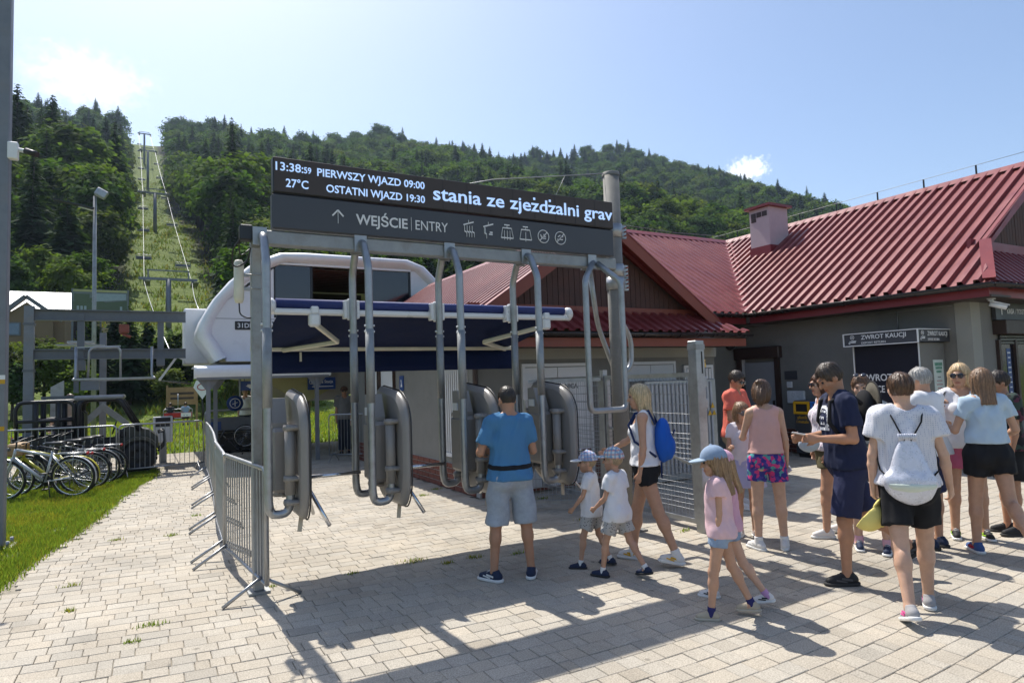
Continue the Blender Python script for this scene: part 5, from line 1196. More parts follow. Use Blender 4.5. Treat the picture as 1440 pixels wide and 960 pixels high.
# ================================================================= LEFT BACKGROUND
def left_background():
    # square steel pole at the picture's left edge with camera
    pole = empty('steel_pole', (-1.52, 9.25, 0), 0, 'tall square grey steel pole at the left edge of the lawn', 'pole')
    k = MB(); k.box((0, 0, 4.5), (.17, .17, 9.0), ch=.01); k.build('shaft', M['steel_grey'], pole)
    k = MB(); k.box((0, 0, .02), (.36, .36, .03)); bp = k.build('base_plate', M['galvd'], pole)
    for a, b in ((.13, .13), (.13, -.13), (-.13, -.13)): q = MB(); q.tube([(a, b, .03), (a, b, .10)], .018, 6); q.build('bolt', M['galv'], bp)
    for z, m in ((1.93, 'white'), (1.88, 'yellow'), (1.35, 'yellow')): q = MB(); q.box((.03, -.0865, z), (.10, .003, .05)); q.build('sticker', M[m], pole)
    cm = empty('security_camera', (-1.40, 9.2, 4.56), 0, 'white security camera with black lens hood on the pole at left', 'camera')
    k = MB(); k.box((.0, -.02, 0), (.10, .10, .20), ch=.01); k.build('junction_box', M['white'], cm); k = MB(); k.tube([(.05, -.03, .02), (.14, -.06, -.0)], .025, 8); k.build('arm', M['white'], cm); k = MB(); k.tube([(.12, -.05, .01), (.24, -.12, -.04)], .035, 10); k.build('lens_hood', M['black'], cm)
    # lamp post with floodlight and side panel
    lp = empty('lamp_post', (-1.95, 30, 0), 0, 'slim grey lamp post with floodlight and side arm in front of the wood', 'lamp post')
    k = MB(); k.tube([(0, 0, 0), (0, 0, 9.6)], [.095, .06], 10); k.build('shaft', M['galvd'], lp)
    k = MB(); k.box((.22, -.05, 9.72), (.42, .25, .34), mtx=Matrix.Rotation(.5, 3, 'Y'), ch=.04); k.build('floodlight', M['galv'], lp)
    k = MB(); k.bar((-1.35, -.1, 9.30), (-.02, 0, 9.08), .30, .05); k.build('side_panel', M['darkmetal'], lp); k = MB(); k.tube([(-.55, 0, 9.12), (0, 0, 9.0)], .03, 6); k.build('side_arm', M['white_m'], lp)
    # house
    h = empty('house', (0, 60, 0), 0, 'ochre house with white metal roof behind the storage track', 'house')
    och = mat('ochre_render', (.22, .15, .085), .85, 0, .08, .6); wr = mat('white_roof', (.40, .42, .43), .5, .2, .06, .5)
    gz = hz_(-9, 60)
    k = MB(); k.box((-9.4, 3, 4.0), (7.2, 6, 8.0)); k.build('wall', och, h)
    k = MB(); k.add([(-15, 1.5, 8.05), (-5.4, 1.5, 8.05), (-5.5, 5.5, 10.3), (-15, 5.5, 10.3)], [(0, 1, 2, 3)]); o = k.build('roof', wr, h); md = o.modifiers.new('t', 'SOLIDIFY'); md.thickness = .1
    gb = MB(); gb.prism([(-10.4, 4.2), (-6.5, 4.2), (-6.5, 7.3), (-8.1, 8.8), (-10.4, 7.0)], lambda a, b, q: (a, q, b), -.6, 2); gb.build('gable_wall', och, h)
    for a, b in (((-10.9, 6.6), (-8.15, 9.2)), ((-8.15, 9.2), (-5.9, 7.4))): k = MB(); k.bar((a[0], -.7, a[1]), (b[0], -.7, b[1]), .5, .28); k.build('verge_board', M['steel_paint'], h)
    k = MB(); k.box((-9.9, -.4, 7.4), (1.6, .2, 1.6)); k.build('tile_roof', M['steel_paint'], h)
    w_ = MB(); w_.box((-8.85, -.63, 6.75), (.8, .08, 1.0)); w1 = w_.build('window', M['steel_paint'], h); p = MB(); p.box((-8.85, -.68, 6.75), (.6, .03, .8)); p.build('pane', mat('sky_pane', (.12, .18, .26), .1), w1)
    w_ = MB(); w_.box((-7.9, -.66, 6.0), (.7, .1, .6)); w_.build('balcony', M['steel_paint'], h); w_ = MB(); w_.box((-8.2, -.65, 4.9), (1.4, .1, 1.0)); w_.build('window', M['glass_d'], h)
    text('wall_lettering', 'HOTEL', .5, M['brown'], h, (-8.05, -.62, 7.45), RX, 'LEFT', .01)
    # billboard
    b = empty('billboard', (0, 50, 0), 0, 'large landscape billboard on posts in front of the wood', 'billboard')
    k = MB(); k.box((-2.9, 0, 7.85), (3.15, .12, 1.5)); k.build('panel', mat('board_grey', (.16, .18, .18), .5), b)
    for x in (-4.45, -2.9, -1.35): q = MB(); q.box((x, .1, 3.9), (.12, .12, 9.5)); q.build('post', M['steel_paint'], b)
    def pr_(nm, poly, m, y): q = MB(); q.prism(poly, lambda a, c, t: (a, t, c), y-.01, y); q.build(nm, m, b)
    pr_('picture_strip', [(-4.4, 8.45), (-1.4, 8.45), (-1.4, 8.57), (-4.4, 8.57)], mat('board_yellow', (.42, .40, .16), .6), -.07)
    pr_('picture_hill', [(-4.4, 7.15), (-1.4, 7.15), (-1.4, 7.9), (-2.6, 7.75), (-3.4, 8.05), (-4.4, 7.8)], mat('board_green', (.09, .12, .07), .6), -.075)
    pr_('picture_sky', [(-3.4, 7.78), (-1.45, 7.95), (-1.45, 8.35), (-3.2, 8.35)], mat('board_sky', (.30, .36, .38), .6), -.08)
    for x in (-4.2, -4.0, -3.8, -1.8): pr_('picture_figure', [(x, 7.2), (x+.13, 7.2), (x+.13, 7.5), (x, 7.5)], mat('board_sky', (.3, .36, .38), .6), -.085)
    pr_('picture_panel', [(-4.35, 7.85), (-3.5, 7.85), (-3.5, 8.3), (-4.35, 8.3)], mat('board_green', (.09, .12, .07), .6), -.082)
    # control cabinet behind the barrier
    c = empty('control_cabinet', (.26, 17.9, 0), 0, 'grey control cabinet on a pedestal behind the crowd barrier', 'cabinet')
    k = MB(); k.box((0, 0, .25), (.16, .16, .5)); k.build('pedestal', M['galvd'], c); k = MB(); k.box((0, 0, .80), (.42, .26, .62), ch=.01); k.build('box', M['white_m'], c); k = MB(); k.box((0, -.135, .98), (.32, .01, .22)); k.build('panel', M['black'], c)
    for i in range(4): q = MB(); q.box((-.10+i*.06, -.145, 1.0), (.035, .015, .06)); q.build('switch', M['darkmetal'], c)
    # wooden direction board and kite-shaped sign beyond
    wb = empty('wooden_board', (1.25, 33, 0), 0, 'pale wooden notice board with roof in the meadow behind the station', 'notice board')
    k = MB(); k.box((0, 0, 1.5), (1.25, .08, .8)); k.build('board', M['wood'], wb)
    for x in (-.6, .6): q = MB(); q.box((x, 0, 1.0), (.08, .1, 2.0)); q.build('post', M['wood'], wb)
    for z in (1.62, 1.4): q = MB(); q.box((0, -.05, z), (.95, .02, .10)); q.build('lettering_strip', M['brown'], wb)
    ks = empty('kite_sign', (2.02, 32, 0), 0, 'white kite-shaped sign beside the wooden notice board', 'sign')
    k = MB(); k.prism([(0, -.42), (.36, .12), (.25, .42), (-.25, .42), (-.36, .12)], lambda a, b_, q: (a, q, 1.75+b_), -.02, .02); k.build('plate', M['white'], ks); k = MB(); k.tube([(0, .03, 0), (0, .03, 2.0)], .03, 6); k.build('stem', M['black'], ks)
    q = MB(); q.tube([(.2*math.cos(i*.52), -.025, 1.88+.14*math.sin(i*.52)) for i in range(12)], .02, 4, closed=True); q.build('emblem', M['red'], ks)
left_background()
# chair with riders approaching in the meadow
rc = chair_frame('lift_chair', (.95, 29, .62), 'lift chair with red backrest panel carrying two seated riders', 'lift chairs', .52)
k = MB(); k.box((0, -.13, .30), (1.9, .03, .34)); k.build('advert_panel', M['red'], rc); k = MB(); k.box((.55, -.15, .30), (.7, .02, .30)); k.build('advert_panel', M['white'], rc)
# ================================================================= UTILITY VEHICLE
def utv():
    o = empty('utility_vehicle', (-1.02, 16.55, 0), 0, 'black open-sided utility vehicle with caged cargo bed behind the bicycles', 'utility vehicle')
    og = mat('utv_green', (.045, .047, .036), .4)
    def tb(nm, runs, r, m=M['black'], p=o):
        k = MB()
        for q in runs: k.tube(bend(q, .08, 4), r, 8)
        return k.build(nm, m, p)
    k = MB(); k.box((-.05, 0, .42), (2.2, 1.0, .14), ch=.03); k.box((-.35, 0, .33), (1.2, .9, .08)); k.build('chassis', M['black'], o)
    # wheels
    for wx in (.80, -.72):
        for wy in (-.56, .56):
            w_ = empty('wheel', (wx, wy, .33)); w_.parent = o
            t = MB(); t.lathe([(.20, -.12), (.30, -.13), (.33, -.09), (.335, 0), (.33, .09), (.30, .13), (.20, .12)], axis='Y', seg=28)
            for i in range(22):
                a = i*2*math.pi/22
                for s in (-1, 1): t.box((.335*math.cos(a+.08*s), s*.065, .335*math.sin(a+.08*s)), (.028, .11, .045), mtx=Matrix.Rotation(-a, 3, 'Y'))
            t.build('tyre', M['rubber'], w_)
            r_ = MB(); r_.lathe([(0, -.06), (.05, -.08), (.07, -.05), (.17, -.05), (.20, -.10), (.205, .10), (.17, .05), (0, .05)], axis='Y', seg=20)
            for i in range(6): a = i*math.pi/3; r_.box((.12*math.cos(a), -.06, .12*math.sin(a)), (.13, .03, .035), mtx=Matrix.Rotation(-a, 3, 'Y'))
            r_.build('rim', M['darkmetal'], w_)
    # bonnet and fenders
    k = MB(); k.prism([(.42, .55), (.50, .95), (.62, 1.0), (.98, .90), (1.16, .74), (1.18, .52), (1.1, .48)], lambda a, b, q: (a, q, b), -.42, .42); k.build('bonnet', og, o)
    for s in (-1, 1):
        f = MB(); pts = []
        for i in range(9): a = math.radians(38+120*i/8); pts.append((.80+.41*math.cos(a), .36+.41*math.sin(a)))
        inn = [(.80+(p[0]-.80)*.86, .36+(p[1]-.36)*.86) for p in pts][::-1]
        f.prism(pts+inn, lambda a, b, q: (a, q, b), s*.44, s*.70); f.build('fender', og, o)
        h = MB(); h.lathe([(0, -.02), (.06, -.015), (.07, .02), (0, .03)], (1.12, s*.30, .72), axis='X', seg=12); h.build('headlight', M['glass'], o)
    tb('bull_bar', [[(1.16, -.35, .42), (1.30, -.35, .55), (1.28, -.35, .86), (1.16, -.33, .82)], [(1.16, .35, .42), (1.30, .35, .55), (1.28, .35, .86), (1.16, .33, .82)], [(1.30, -.35, .62), (1.30, .35, .62)]], .025)
    # cab: roof, pillars, seats, wheel
    for s in (-1, 1):
        tb('pillar', [[(-.30, s*.52, .45), (-.28, s*.50, 1.52), (-.18, s*.48, 1.60), (.38, s*.48, 1.60), (.46, s*.5, 1.56), (.82, s*.50, .90)]], .055)
    r_ = MB(); r_.box((.08, 0, 1.635), (.90, 1.12, .10), ch=.035); r_.build('roof', mat('utv_roof', (.24, .245, .25), .3), o)
    for s in (-.26, .26):
        k = MB(); k.box((-.10, s, .72), (.42, .42, .12), ch=.04); k.box((-.26, s, 1.05), (.14, .44, .62), ch=.05); k.build('seat', M['black'], o)
    sw = MB(); sw.tube([(.34+.06*math.cos(i*.52)*.6, -.24+.16*math.sin(i*.52), .98+.13*math.cos(i*.52)) for i in range(12)], .013, 6, closed=True); sw.tube([(.34, -.24, .98), (.52, -.24, .86)], .02, 6); sw.build('steering_wheel', M['black'], o)
    hb2 = MB(); hb2.box((-.345, 0, 1.18), (.03, .98, .70)); hb2.build('headboard', M['black'], o)
    for s in (-.50, .50): sp_ = MB(); sp_.prism([(-.36, .48), (.40, .48), (.46, .92), (.30, .74), (-.20, .74), (-.36, .9)], lambda a, b, q: (a, q, b), s-.02, s+.02); sp_.build('side_panel', M['black'], o)
    ws = MB(); ws.tube([(.46, -.5, 1.56), (.46, .5, 1.56)], .035, 8); ws.tube([(.82, -.5, .9), (.82, .5, .9)], .035, 8); ws.build('windscreen_frame', M['black'], o)
    d = MB(); d.box((.50, 0, .84), (.14, .9, .18), ch=.04); d.build('dashboard', M['black'], o)
    # cargo bed with mesh cage
    b = MB(); b.box((-.85, 0, .62), (1.05, 1.12, .05))
    for y in (-.55, .55): b.box((-.85, y, .74), (1.05, .04, .26))
    b.box((-1.37, 0, .74), (.04, 1.12, .26)); b.build('cargo_bed', M['black'], o)
    for s in (-.55, .55): tb('cage_rail', [[(-1.30, s, .85), (-1.33, s, 1.45), (-1.25, s, 1.58), (-.45, s, 1.58), (-.36, s, 1.5), (-.36, s, .85)], [(-1.32, s, 1.2), (-.36, s, 1.2)], [(-1.32, s, 1.02), (-.36, s, 1.02)], [(-1.0, s, .85), (-1.0, s, 1.58)], [(-.62, s, .85), (-.62, s, 1.58)]], .036)
    tb('cage_rail', [[(-1.30, -.55, 1.56), (-1.30, .55, 1.56)], [(-.40, -.55, 1.56), (-.40, .55, 1.56)]], .022)
    for s in (-.55, .55):
        for x in (-1.0, -.62): q = MB(); q.box((x, s, 1.2), (.10, .04, .74)); q.build('cage_upright', M['black'], o)
    ms = MB()
    for i in range(22): x = -1.3+i*.042; ms.tube([(x, .54, .86), (x, .54, 1.2)], .003, 4, caps=False)
    for i in range(8): ms.tube([(-1.31, .54, .88+i*.042), (-.37, .54, .88+i*.042)], .003, 4, caps=False)
    ms.build('cage_mesh', M['darkmetal'], o)['kind'] = 'stuff'
    t = MB(); t.box((-1.40, -.40, .84), (.03, .10, .12), ch=.01); t.build('tail_light', M['red'], o)
utv()
# ================================================================= BICYCLES
def bicycle(loc, rz, label, fm, rack=True, basket=False, mud=True, scale=.93, sus=False, group='bicycles parked on the lawn', tilt=.1):
    """faces +X locally; wheels touch z=0; rear wheel at x=0, front at x=1.07"""
    o = empty('bicycle', loc, rz, label, 'bicycle', group); o.scale = (scale,)*3; o.rotation_euler = (tilt, 0, rz)
    R_ = .345; wb = 1.07
    for x in (0, wb):
        w_ = empty('wheel', (x, 0, R_)); w_.parent = o
        t = MB(); t.tube([(R_*.955*math.cos(i*2*math.pi/36), 0, R_*.955*math.sin(i*2*math.pi/36)) for i in range(36)], .021, 8, closed=True); t.build('tyre', M['rubber'], w_)
        r_ = MB(); r_.tube([(R_*.885*math.cos(i*2*math.pi/36), 0, R_*.885*math.sin(i*2*math.pi/36)) for i in range(36)], .011, 6, closed=True); r_.build('rim', M['chrome'], w_)
        s = MB()
        for i in range(24): a = i*2*math.pi/24; s.tube([(.02*math.cos(a+.8), (.025 if i % 2 else -.025), .02*math.sin(a+.8)), (R_*.88*math.cos(a), 0, R_*.88*math.sin(a))], .0018, 3, caps=False)
        s.build('spokes', M['chrome'], w_)['kind'] = 'stuff'
        h = MB(); h.tube([(0, -.05, 0), (0, .05, 0)], .022, 8); h.build('hub', M['galv'], w_)
        if mud:
            a0, a1 = ((20, 200) if x == 0 else (-15, 140)); q = MB(); vs = []; n = 14
            for i in range(n):
                a = math.radians(a0+(a1-a0)*i/(n-1))
                for yy in (-.026, 0, .026): rr = R_*1.075-(.006 if yy else 0); vs.append((rr*math.cos(a), yy, rr*math.sin(a)))
            q.add(vs, [(i*3+j, i*3+j+1, i*3+j+4, i*3+j+3) for i in range(n-1) for j in range(2)], True); q.build('mudguard', fm if fm is not M['black'] else M['black'], w_)
    bb = (.44, 0, .29); st = (.30, 0, .80); hd = (.86, 0, .86); hb = (.90, 0, .72)
    f = MB(); f.tube([bb, st], .019, 8); f.tube([(.32, 0, .72), hd], .021, 8); f.tube([bb, hb], .027, 8); f.tube([hd, hb], .024, 8)
    for y in (-.05, .05): f.tube([(.44, y*.5, .29), (0, y, R_)], .012, 6); f.tube([(.315, y*.3, .74), (0, y, R_)], .010, 6)
    f.build('frame', fm, o)
    k = MB()
    for y in (-.045, .045): k.tube(bend([(.90, y, .72), (.93, y, .62), (wb, y, R_)], .05), .016, 7)
    k.tube([(.905, -.05, .71), (.905, .05, .71)], .02, 6); k.build('fork', M['black'] if sus else fm, o)
    k = MB(); k.tube([hd, (.84, 0, .98)], .014, 6); k.tube(bend([(.76, -.30, 1.02), (.82, -.12, 1.0), (.85, 0, .98), (.82, .12, 1.0), (.76, .30, 1.02)], .08), .012, 7); hbm = k.build('handlebar', M['black'], o)
    for y in (-.27, .27): g = MB(); g.tube([(.73, y*1.08, 1.025), (.79, y*.82, 1.01)], .017, 7); g.build('grip', M['rubber'], hbm)
    sp = MB(); sp.tube([st, (.265, 0, .93)], .013, 6); sp.build('seat_post', M['galv'], o)
    s = MB(); vs = []
    for x, w_, z in ((.10, .08, .955), (.16, .09, .965), (.26, .055, .955), (.40, .02, .955)):
        vs += [(x, -w_, z-.03), (x, -w_*.7, z), (x, 0, z+.008), (x, w_*.7, z), (x, w_, z-.03)]
    s.add(vs, [(i*5+j, i*5+j+1, i*5+j+6, i*5+j+5) for i in range(3) for j in range(4)], True); sd = s.build('saddle', M['black'], o); md = sd.modifiers.new('t', 'SOLIDIFY'); md.thickness = .02
    c = MB(); c.lathe([(0, -.052), (.085, -.05), (.09, -.045), (.085, -.04), (0, -.038)], bb, axis='Y', seg=20); c.tube([(.44, -.06, .29), (.50, -.07, .13)], .011, 6); c.tube([(.44, .06, .29), (.38, .07, .45)], .011, 6); cr = c.build('crankset', M['darkmetal'], o)
    for p, s_ in (((.50, -.12, .13), -1), ((.38, .12, .45), 1)): q = MB(); q.box(p, (.09, .08, .02), ch=.005); q.build('pedal', M['black'], cr)
    ch = MB(); ch.tube([(.44, -.045, .375), (0, -.045, R_+.05)], .005, 4); ch.tube([(.44, -.045, .205), (0, -.045, R_-.05)], .005, 4); ch.lathe([(0, -.05), (.05, -.048), (.05, -.042), (0, -.04)], (0, 0, R_), axis='Y', seg=14); ch.build('chain', M['darkmetal'], o)
    sk = MB(); sk.tube([(.36, .05, .30), (.27, .20, .01)], .009, 6); sk.build('kickstand', M['black'], o)
    if rack:
        k = MB()
        for y in (-.06, 0, .06): k.tube([(.24, y, .76), (-.22, y, .76)], .006, 5)
        for x in (.2, .05, -.1, -.22): k.tube([(x, -.06, .76), (x, .06, .76)], .005, 5)
        for y in (-.06, .06): k.tube([(-.05, y, .76), (0, y, R_)], .006, 5)
        rk = k.build('rear_rack', M['galv'], o); l = MB(); l.box((-.245, 0, .745), (.03, .07, .045), ch=.008); l.build('tail_light', M['red'], rk)
    if basket: k = MB(); k.box((.98, 0, .88), (.26, .32, .22), ch=.03); k.build('basket', M['wood'], o)
    l = MB(); l.tube([(.95, 0, .86), (1.0, 0, .86)], .03, 8); l.build('front_light', M['glass'], o)
    return o
silver = mat('silver_paint', (.50, .52, .55), .3, .3, .05); bikedark = mat('bike_black', (.02, .022, .028), .3); bikegrey = mat('bike_grey', (.14, .15, .16), .35, .2); bikelime = mat('bike_yellow', (.45, .42, .04), .35)
PI = math.pi
def bk(rear, ang, *a, **k): return bicycle((rear[0], rear[1], 0), math.radians(ang), *a, **k)
bk((-1.12, 13.12), 160, 'silver trekking bicycle with rear rack, nearest of the parked bicycles', silver, tilt=-.10, scale=.98)
bk((-1.08, 13.52), 161, 'yellow-framed bicycle with wooden basket behind the silver bicycle', bikelime, basket=True, tilt=-.10, scale=.93)
bk((-.94, 14.05), 163, 'black city bicycle with red tail light in the middle of the row', bikedark, tilt=-.10, scale=.95)
bk((-.80, 14.50), 163, 'dark grey bicycle with chrome mudguards second from the vehicle', bikegrey, rack=False, tilt=-.10, scale=.95)
bk((-.70, 14.90), 164, 'black bicycle at the back of the row in front of the crowd barrier', bikedark, tilt=-.10, scale=.95)
# bicycle hung on the chair carrier inside the station
hb_ = bicycle((2.28, 17.2, .42), 0, 'black mountain bicycle hanging on the chair carrier under the canopy', bikedark, rack=False, mud=False, scale=.80, sus=True, group='bicycle on a lift chair')
hb_.rotation_euler = (0, math.radians(60), math.radians(180))
bc = chair_frame('lift_chair', (2.0, 17.9, .58), 'dark lift chair with blue round emblem waiting under the station canopy', 'lift chairs', .82)
k = MB(); k.lathe([(0, -.02), (.24, -.02), (.24, .02), (0, .02)], (-.15, -.12, .95), axis='Y', seg=24); k.build('emblem_disc', M['bluesign'], bc)
k = MB(); k.tube([(-.15+.15*math.cos(i*.52), -.145, .95+.15*math.sin(i*.52)) for i in range(12)], .014, 4, closed=True); k.tube([(-.15, -.145, .85), (-.15, -.145, 1.05)], .014, 4); k.tube([(-.23, -.145, .92), (-.07, -.145, .98)], .012, 4); k.build('emblem_mark', M['letter'], bc)
k = MB(); k.box((-.72, -.10, .28), (.34, .03, .26)); k.build('notice', M['bluesign'], bc)
# ================================================================= PEOPLE (signed-distance bodies, meshed with surface nets)
class SDF:
    def __init__(s, lo, hi, h):
        s.lo = np.array(lo, dtype=np.float32); s.h = h; n = np.ceil((np.array(hi)-np.array(lo))/h).astype(int)+1; s.n = n
        s.ax = [(s.lo[i]+np.arange(n[i])*h).astype(np.float32) for i in range(3)]; s.v = np.full(tuple(n), .25, dtype=np.float32)
    def sl(s, lo, hi):
        r = []
        for i in range(3):
            a = int(max(0, math.floor((lo[i]-s.lo[i])/s.h))); b = int(min(s.n[i], math.ceil((hi[i]-s.lo[i])/s.h)+1)); r.append(slice(a, max(a, b)))
        return tuple(r)
    def put(s, S, d, k, op='u'):
        A = s.v[S]
        if op == 'u':
            if k > 0:
                q = np.clip(.5+.5*(A-d)/k, 0, 1); s.v[S] = A+(d-A)*q - k*q*(1-q)
            else: s.v[S] = np.minimum(A, d)
        elif op == 's':
            q = np.clip(.5-.5*(A+d)/max(k, 1e-4), 0, 1); s.v[S] = A+(-d-A)*q + k*q*(1-q)
        else: s.v[S] = np.maximum(A, d)
    def P(s, S): return s.ax[0][S[0]][:, None, None], s.ax[1][S[1]][None, :, None], s.ax[2][S[2]][None, None, :]
    def ell(s, c, r, R=None, k=.03, op='u'):
        m = max(r)+.10; S = s.sl([q-m for q in c], [q+m for q in c])
        if min(x.stop-x.start for x in S) < 1: return s
        X, Y, Z = s.P(S); X, Y, Z = X-c[0], Y-c[1], Z-c[2]
        if R is not None: X, Y, Z = X*R[0][0]+Y*R[1][0]+Z*R[2][0], X*R[0][1]+Y*R[1][1]+Z*R[2][1], X*R[0][2]+Y*R[1][2]+Z*R[2][2]
        a = np.sqrt((X/r[0])**2+(Y/r[1])**2+(Z/r[2])**2); b = np.sqrt((X/r[0]**2)**2+(Y/r[1]**2)**2+(Z/r[2]**2)**2)+1e-6
        s.put(S, a*(a-1)/b, k, op); return s
    def rc(s, a, b, ra, rb, k=.02, sy=1., cut=False, cut0=False, op='u'):
        a, b = np.array(a, dtype=np.float32), np.array(b, dtype=np.float32); m = max(ra, rb)*max(1, sy)+.08
        S = s.sl(np.minimum(a, b)-m, np.maximum(a, b)+m)
        if min(x.stop-x.start for x in S) < 1: return s
        X, Y, Z = s.P(S); d_ = b-a; L2 = float(d_@d_)+1e-9
        px, py, pz = X-a[0], Y-a[1], Z-a[2]
        t0 = (px*d_[0]+py*d_[1]+pz*d_[2])/L2; t = np.clip(t0, 0, 1)
        d = np.sqrt((px-t*d_[0])**2+((py-t*d_[1])/sy)**2+(pz-t*d_[2])**2)-(ra+(rb-ra)*t)
        L_ = math.sqrt(L2)
        if cut: d = np.maximum(d, (t0-1)*L_)
        if cut0: d = np.maximum(d, -t0*L_)
        s.put(S, d, k, op); return s
    def plane(s, n, o):
        S = (slice(0, s.n[0]), slice(0, s.n[1]), slice(0, s.n[2])); X, Y, Z = s.P(S); s.v = np.maximum(s.v, (X-o[0])*n[0]+(Y-o[1])*n[1]+(Z-o[2])*n[2]); return s
    def wrinkle(s, amp, f, seed, zs=.5):
        g = np.random.default_rng(seed); S = (slice(0, s.n[0]), slice(0, s.n[1]), slice(0, s.n[2])); X, Y, Z = s.P(S); w_ = 0
        for i in range(4):
            a = g.normal(size=3)*f*(1+.5*i); a[2] *= zs; w_ = w_+np.sin(X*a[0]+Y*a[1]+Z*a[2]+g.uniform(0, 6.3)+1.2*np.sin(X*a[1]*.6+Z*a[0]*.5))/(1+.4*i)
        s.v = s.v + (amp*.6*w_).astype(np.float32); return s
    def strands(s, amp, n):
        S = (slice(0, s.n[0]), slice(0, s.n[1]), slice(0, s.n[2])); X, Y, Z = s.P(S)
        A = np.arctan2(X, Y+.02); s.v = s.v+(amp*(np.sin(A*n+np.sin(Z*23)*1.1)+.7*np.sin(A*n*1.9+Z*31))).astype(np.float32); return s
    def mesh(s):
        v = s.v; I = v < 0; n = s.n
        c = [I[i:n[0]-1+i, j:n[1]-1+j, k:n[2]-1+k] for i in (0, 1) for j in (0, 1) for k in (0, 1)]
        al = np.ones_like(c[0]); an = np.zeros_like(c[0])
        for q in c: al &= q; an |= q
        act = an & ~al; idx = np.argwhere(act); m = len(idx)
        if m == 0: return np.zeros((0, 3)), np.zeros((0, 4), dtype=int)
        imap = np.full(act.shape, -1, dtype=np.int64); imap[act] = np.arange(m)
        val = np.stack([v[idx[:, 0]+i, idx[:, 1]+j, idx[:, 2]+k] for i in (0, 1) for j in (0, 1) for k in (0, 1)], 1)
        cor = np.array([(i, j, k) for i in (0, 1) for j in (0, 1) for k in (0, 1)], dtype=np.float64); acc = np.zeros((m, 3)); cnt = np.zeros(m)
        for a in range(8):
            for b in range(a+1, 8):
                if np.abs(cor[a]-cor[b]).sum() != 1: continue
                va, vb = val[:, a], val[:, b]; x = (va < 0) != (vb < 0); t = np.where(x, va/(va-vb+1e-12), 0)
                acc[x] += cor[a]+(cor[b]-cor[a])*t[x, None]; cnt[x] += 1
        V = s.lo+(idx+acc/cnt[:, None])*s.h
        F_ = []
        for ax in range(3):
            o1, o2 = [(1, 2), (2, 0), (0, 1)][ax]
            A = np.take(I, range(0, n[ax]-1), ax); B = np.take(I, range(1, n[ax]), ax); E_ = np.argwhere(A != B)
            E_ = E_[(E_[:, o1] > 0) & (E_[:, o2] > 0) & (E_[:, o1] < n[o1]-1) & (E_[:, o2] < n[o2]-1)]
            if not len(E_): continue
            def cell(d1, d2): q = E_.copy(); q[:, o1] -= d1; q[:, o2] -= d2; return imap[q[:, 0], q[:, 1], q[:, 2]]
            Q = np.stack([cell(1, 1), cell(0, 1), cell(0, 0), cell(1, 0)], 1); fl = A[E_[:, 0], E_[:, 1], E_[:, 2]]
            Q[~fl] = Q[~fl][:, ::-1]; F_.append(Q)
        F_ = np.concatenate(F_); F_ = F_[(F_ >= 0).all(1)]
        return V, F_
def np_mesh(name, V, F_, tint=None):
    me = bpy.data.meshes.new(name); me.vertices.add(len(V)); me.vertices.foreach_set('co', np.asarray(V, dtype=np.float32).ravel())
    me.loops.add(len(F_)*4); me.loops.foreach_set('vertex_index', np.asarray(F_, dtype=np.int32).ravel()); me.polygons.add(len(F_))
    me.polygons.foreach_set('loop_start', np.arange(len(F_), dtype=np.int32)*4); me.polygons.foreach_set('use_smooth', np.ones(len(F_), dtype=bool)); me.update(calc_edges=True)
    if tint is not None:
        at = me.attributes.new('tint', 'FLOAT_COLOR', 'POINT'); at.data.foreach_set('color', np.c_[tint, np.ones(len(V))].astype(np.float32).ravel())
    return me
def smooth_v(V, F_, it=1):
    for _ in range(it):
        acc = np.zeros_like(V); cnt = np.zeros(len(V))
        for a, b in ((0, 1), (1, 2), (2, 3), (3, 0)):
            np.add.at(acc, F_[:, a], V[F_[:, b]]); np.add.at(acc, F_[:, b], V[F_[:, a]]); np.add.at(cnt, F_[:, a], 1); np.add.at(cnt, F_[:, b], 1)
        V = V*.5+.5*acc/np.maximum(cnt, 1)[:, None]
    return V
def skin_mat(name, base):
    m = mat('skin_'+name, base, .48, 0, .13, 14, .08, 160, attr='tint', spec=.4); b = m.node_tree.nodes['Principled BSDF']
    b.inputs['Subsurface Weight'].default_value = .12; b.inputs['Subsurface Radius'].default_value = (.02, .008, .004); b.inputs['Subsurface Scale'].default_value = .6
    return m
SKIN = skin_mat('person', (.5, .3, .22))
HAIRM = {}
def hairmat(col): 
    k = 'hair_%.2f_%.2f' % (col[0], col[1]); return mat(k, col, .42, 0, .25, 30, .25, 90, spec=.5)
def cloth(name, col, **k): return mat('cloth_'+name, col, k.pop('rough', .85), 0, k.pop('var', .07), k.pop('scale', 7), .18, 260, spec=.25, **k)
def nrm(v): v = np.array(v, dtype=float); return v/np.linalg.norm(v)
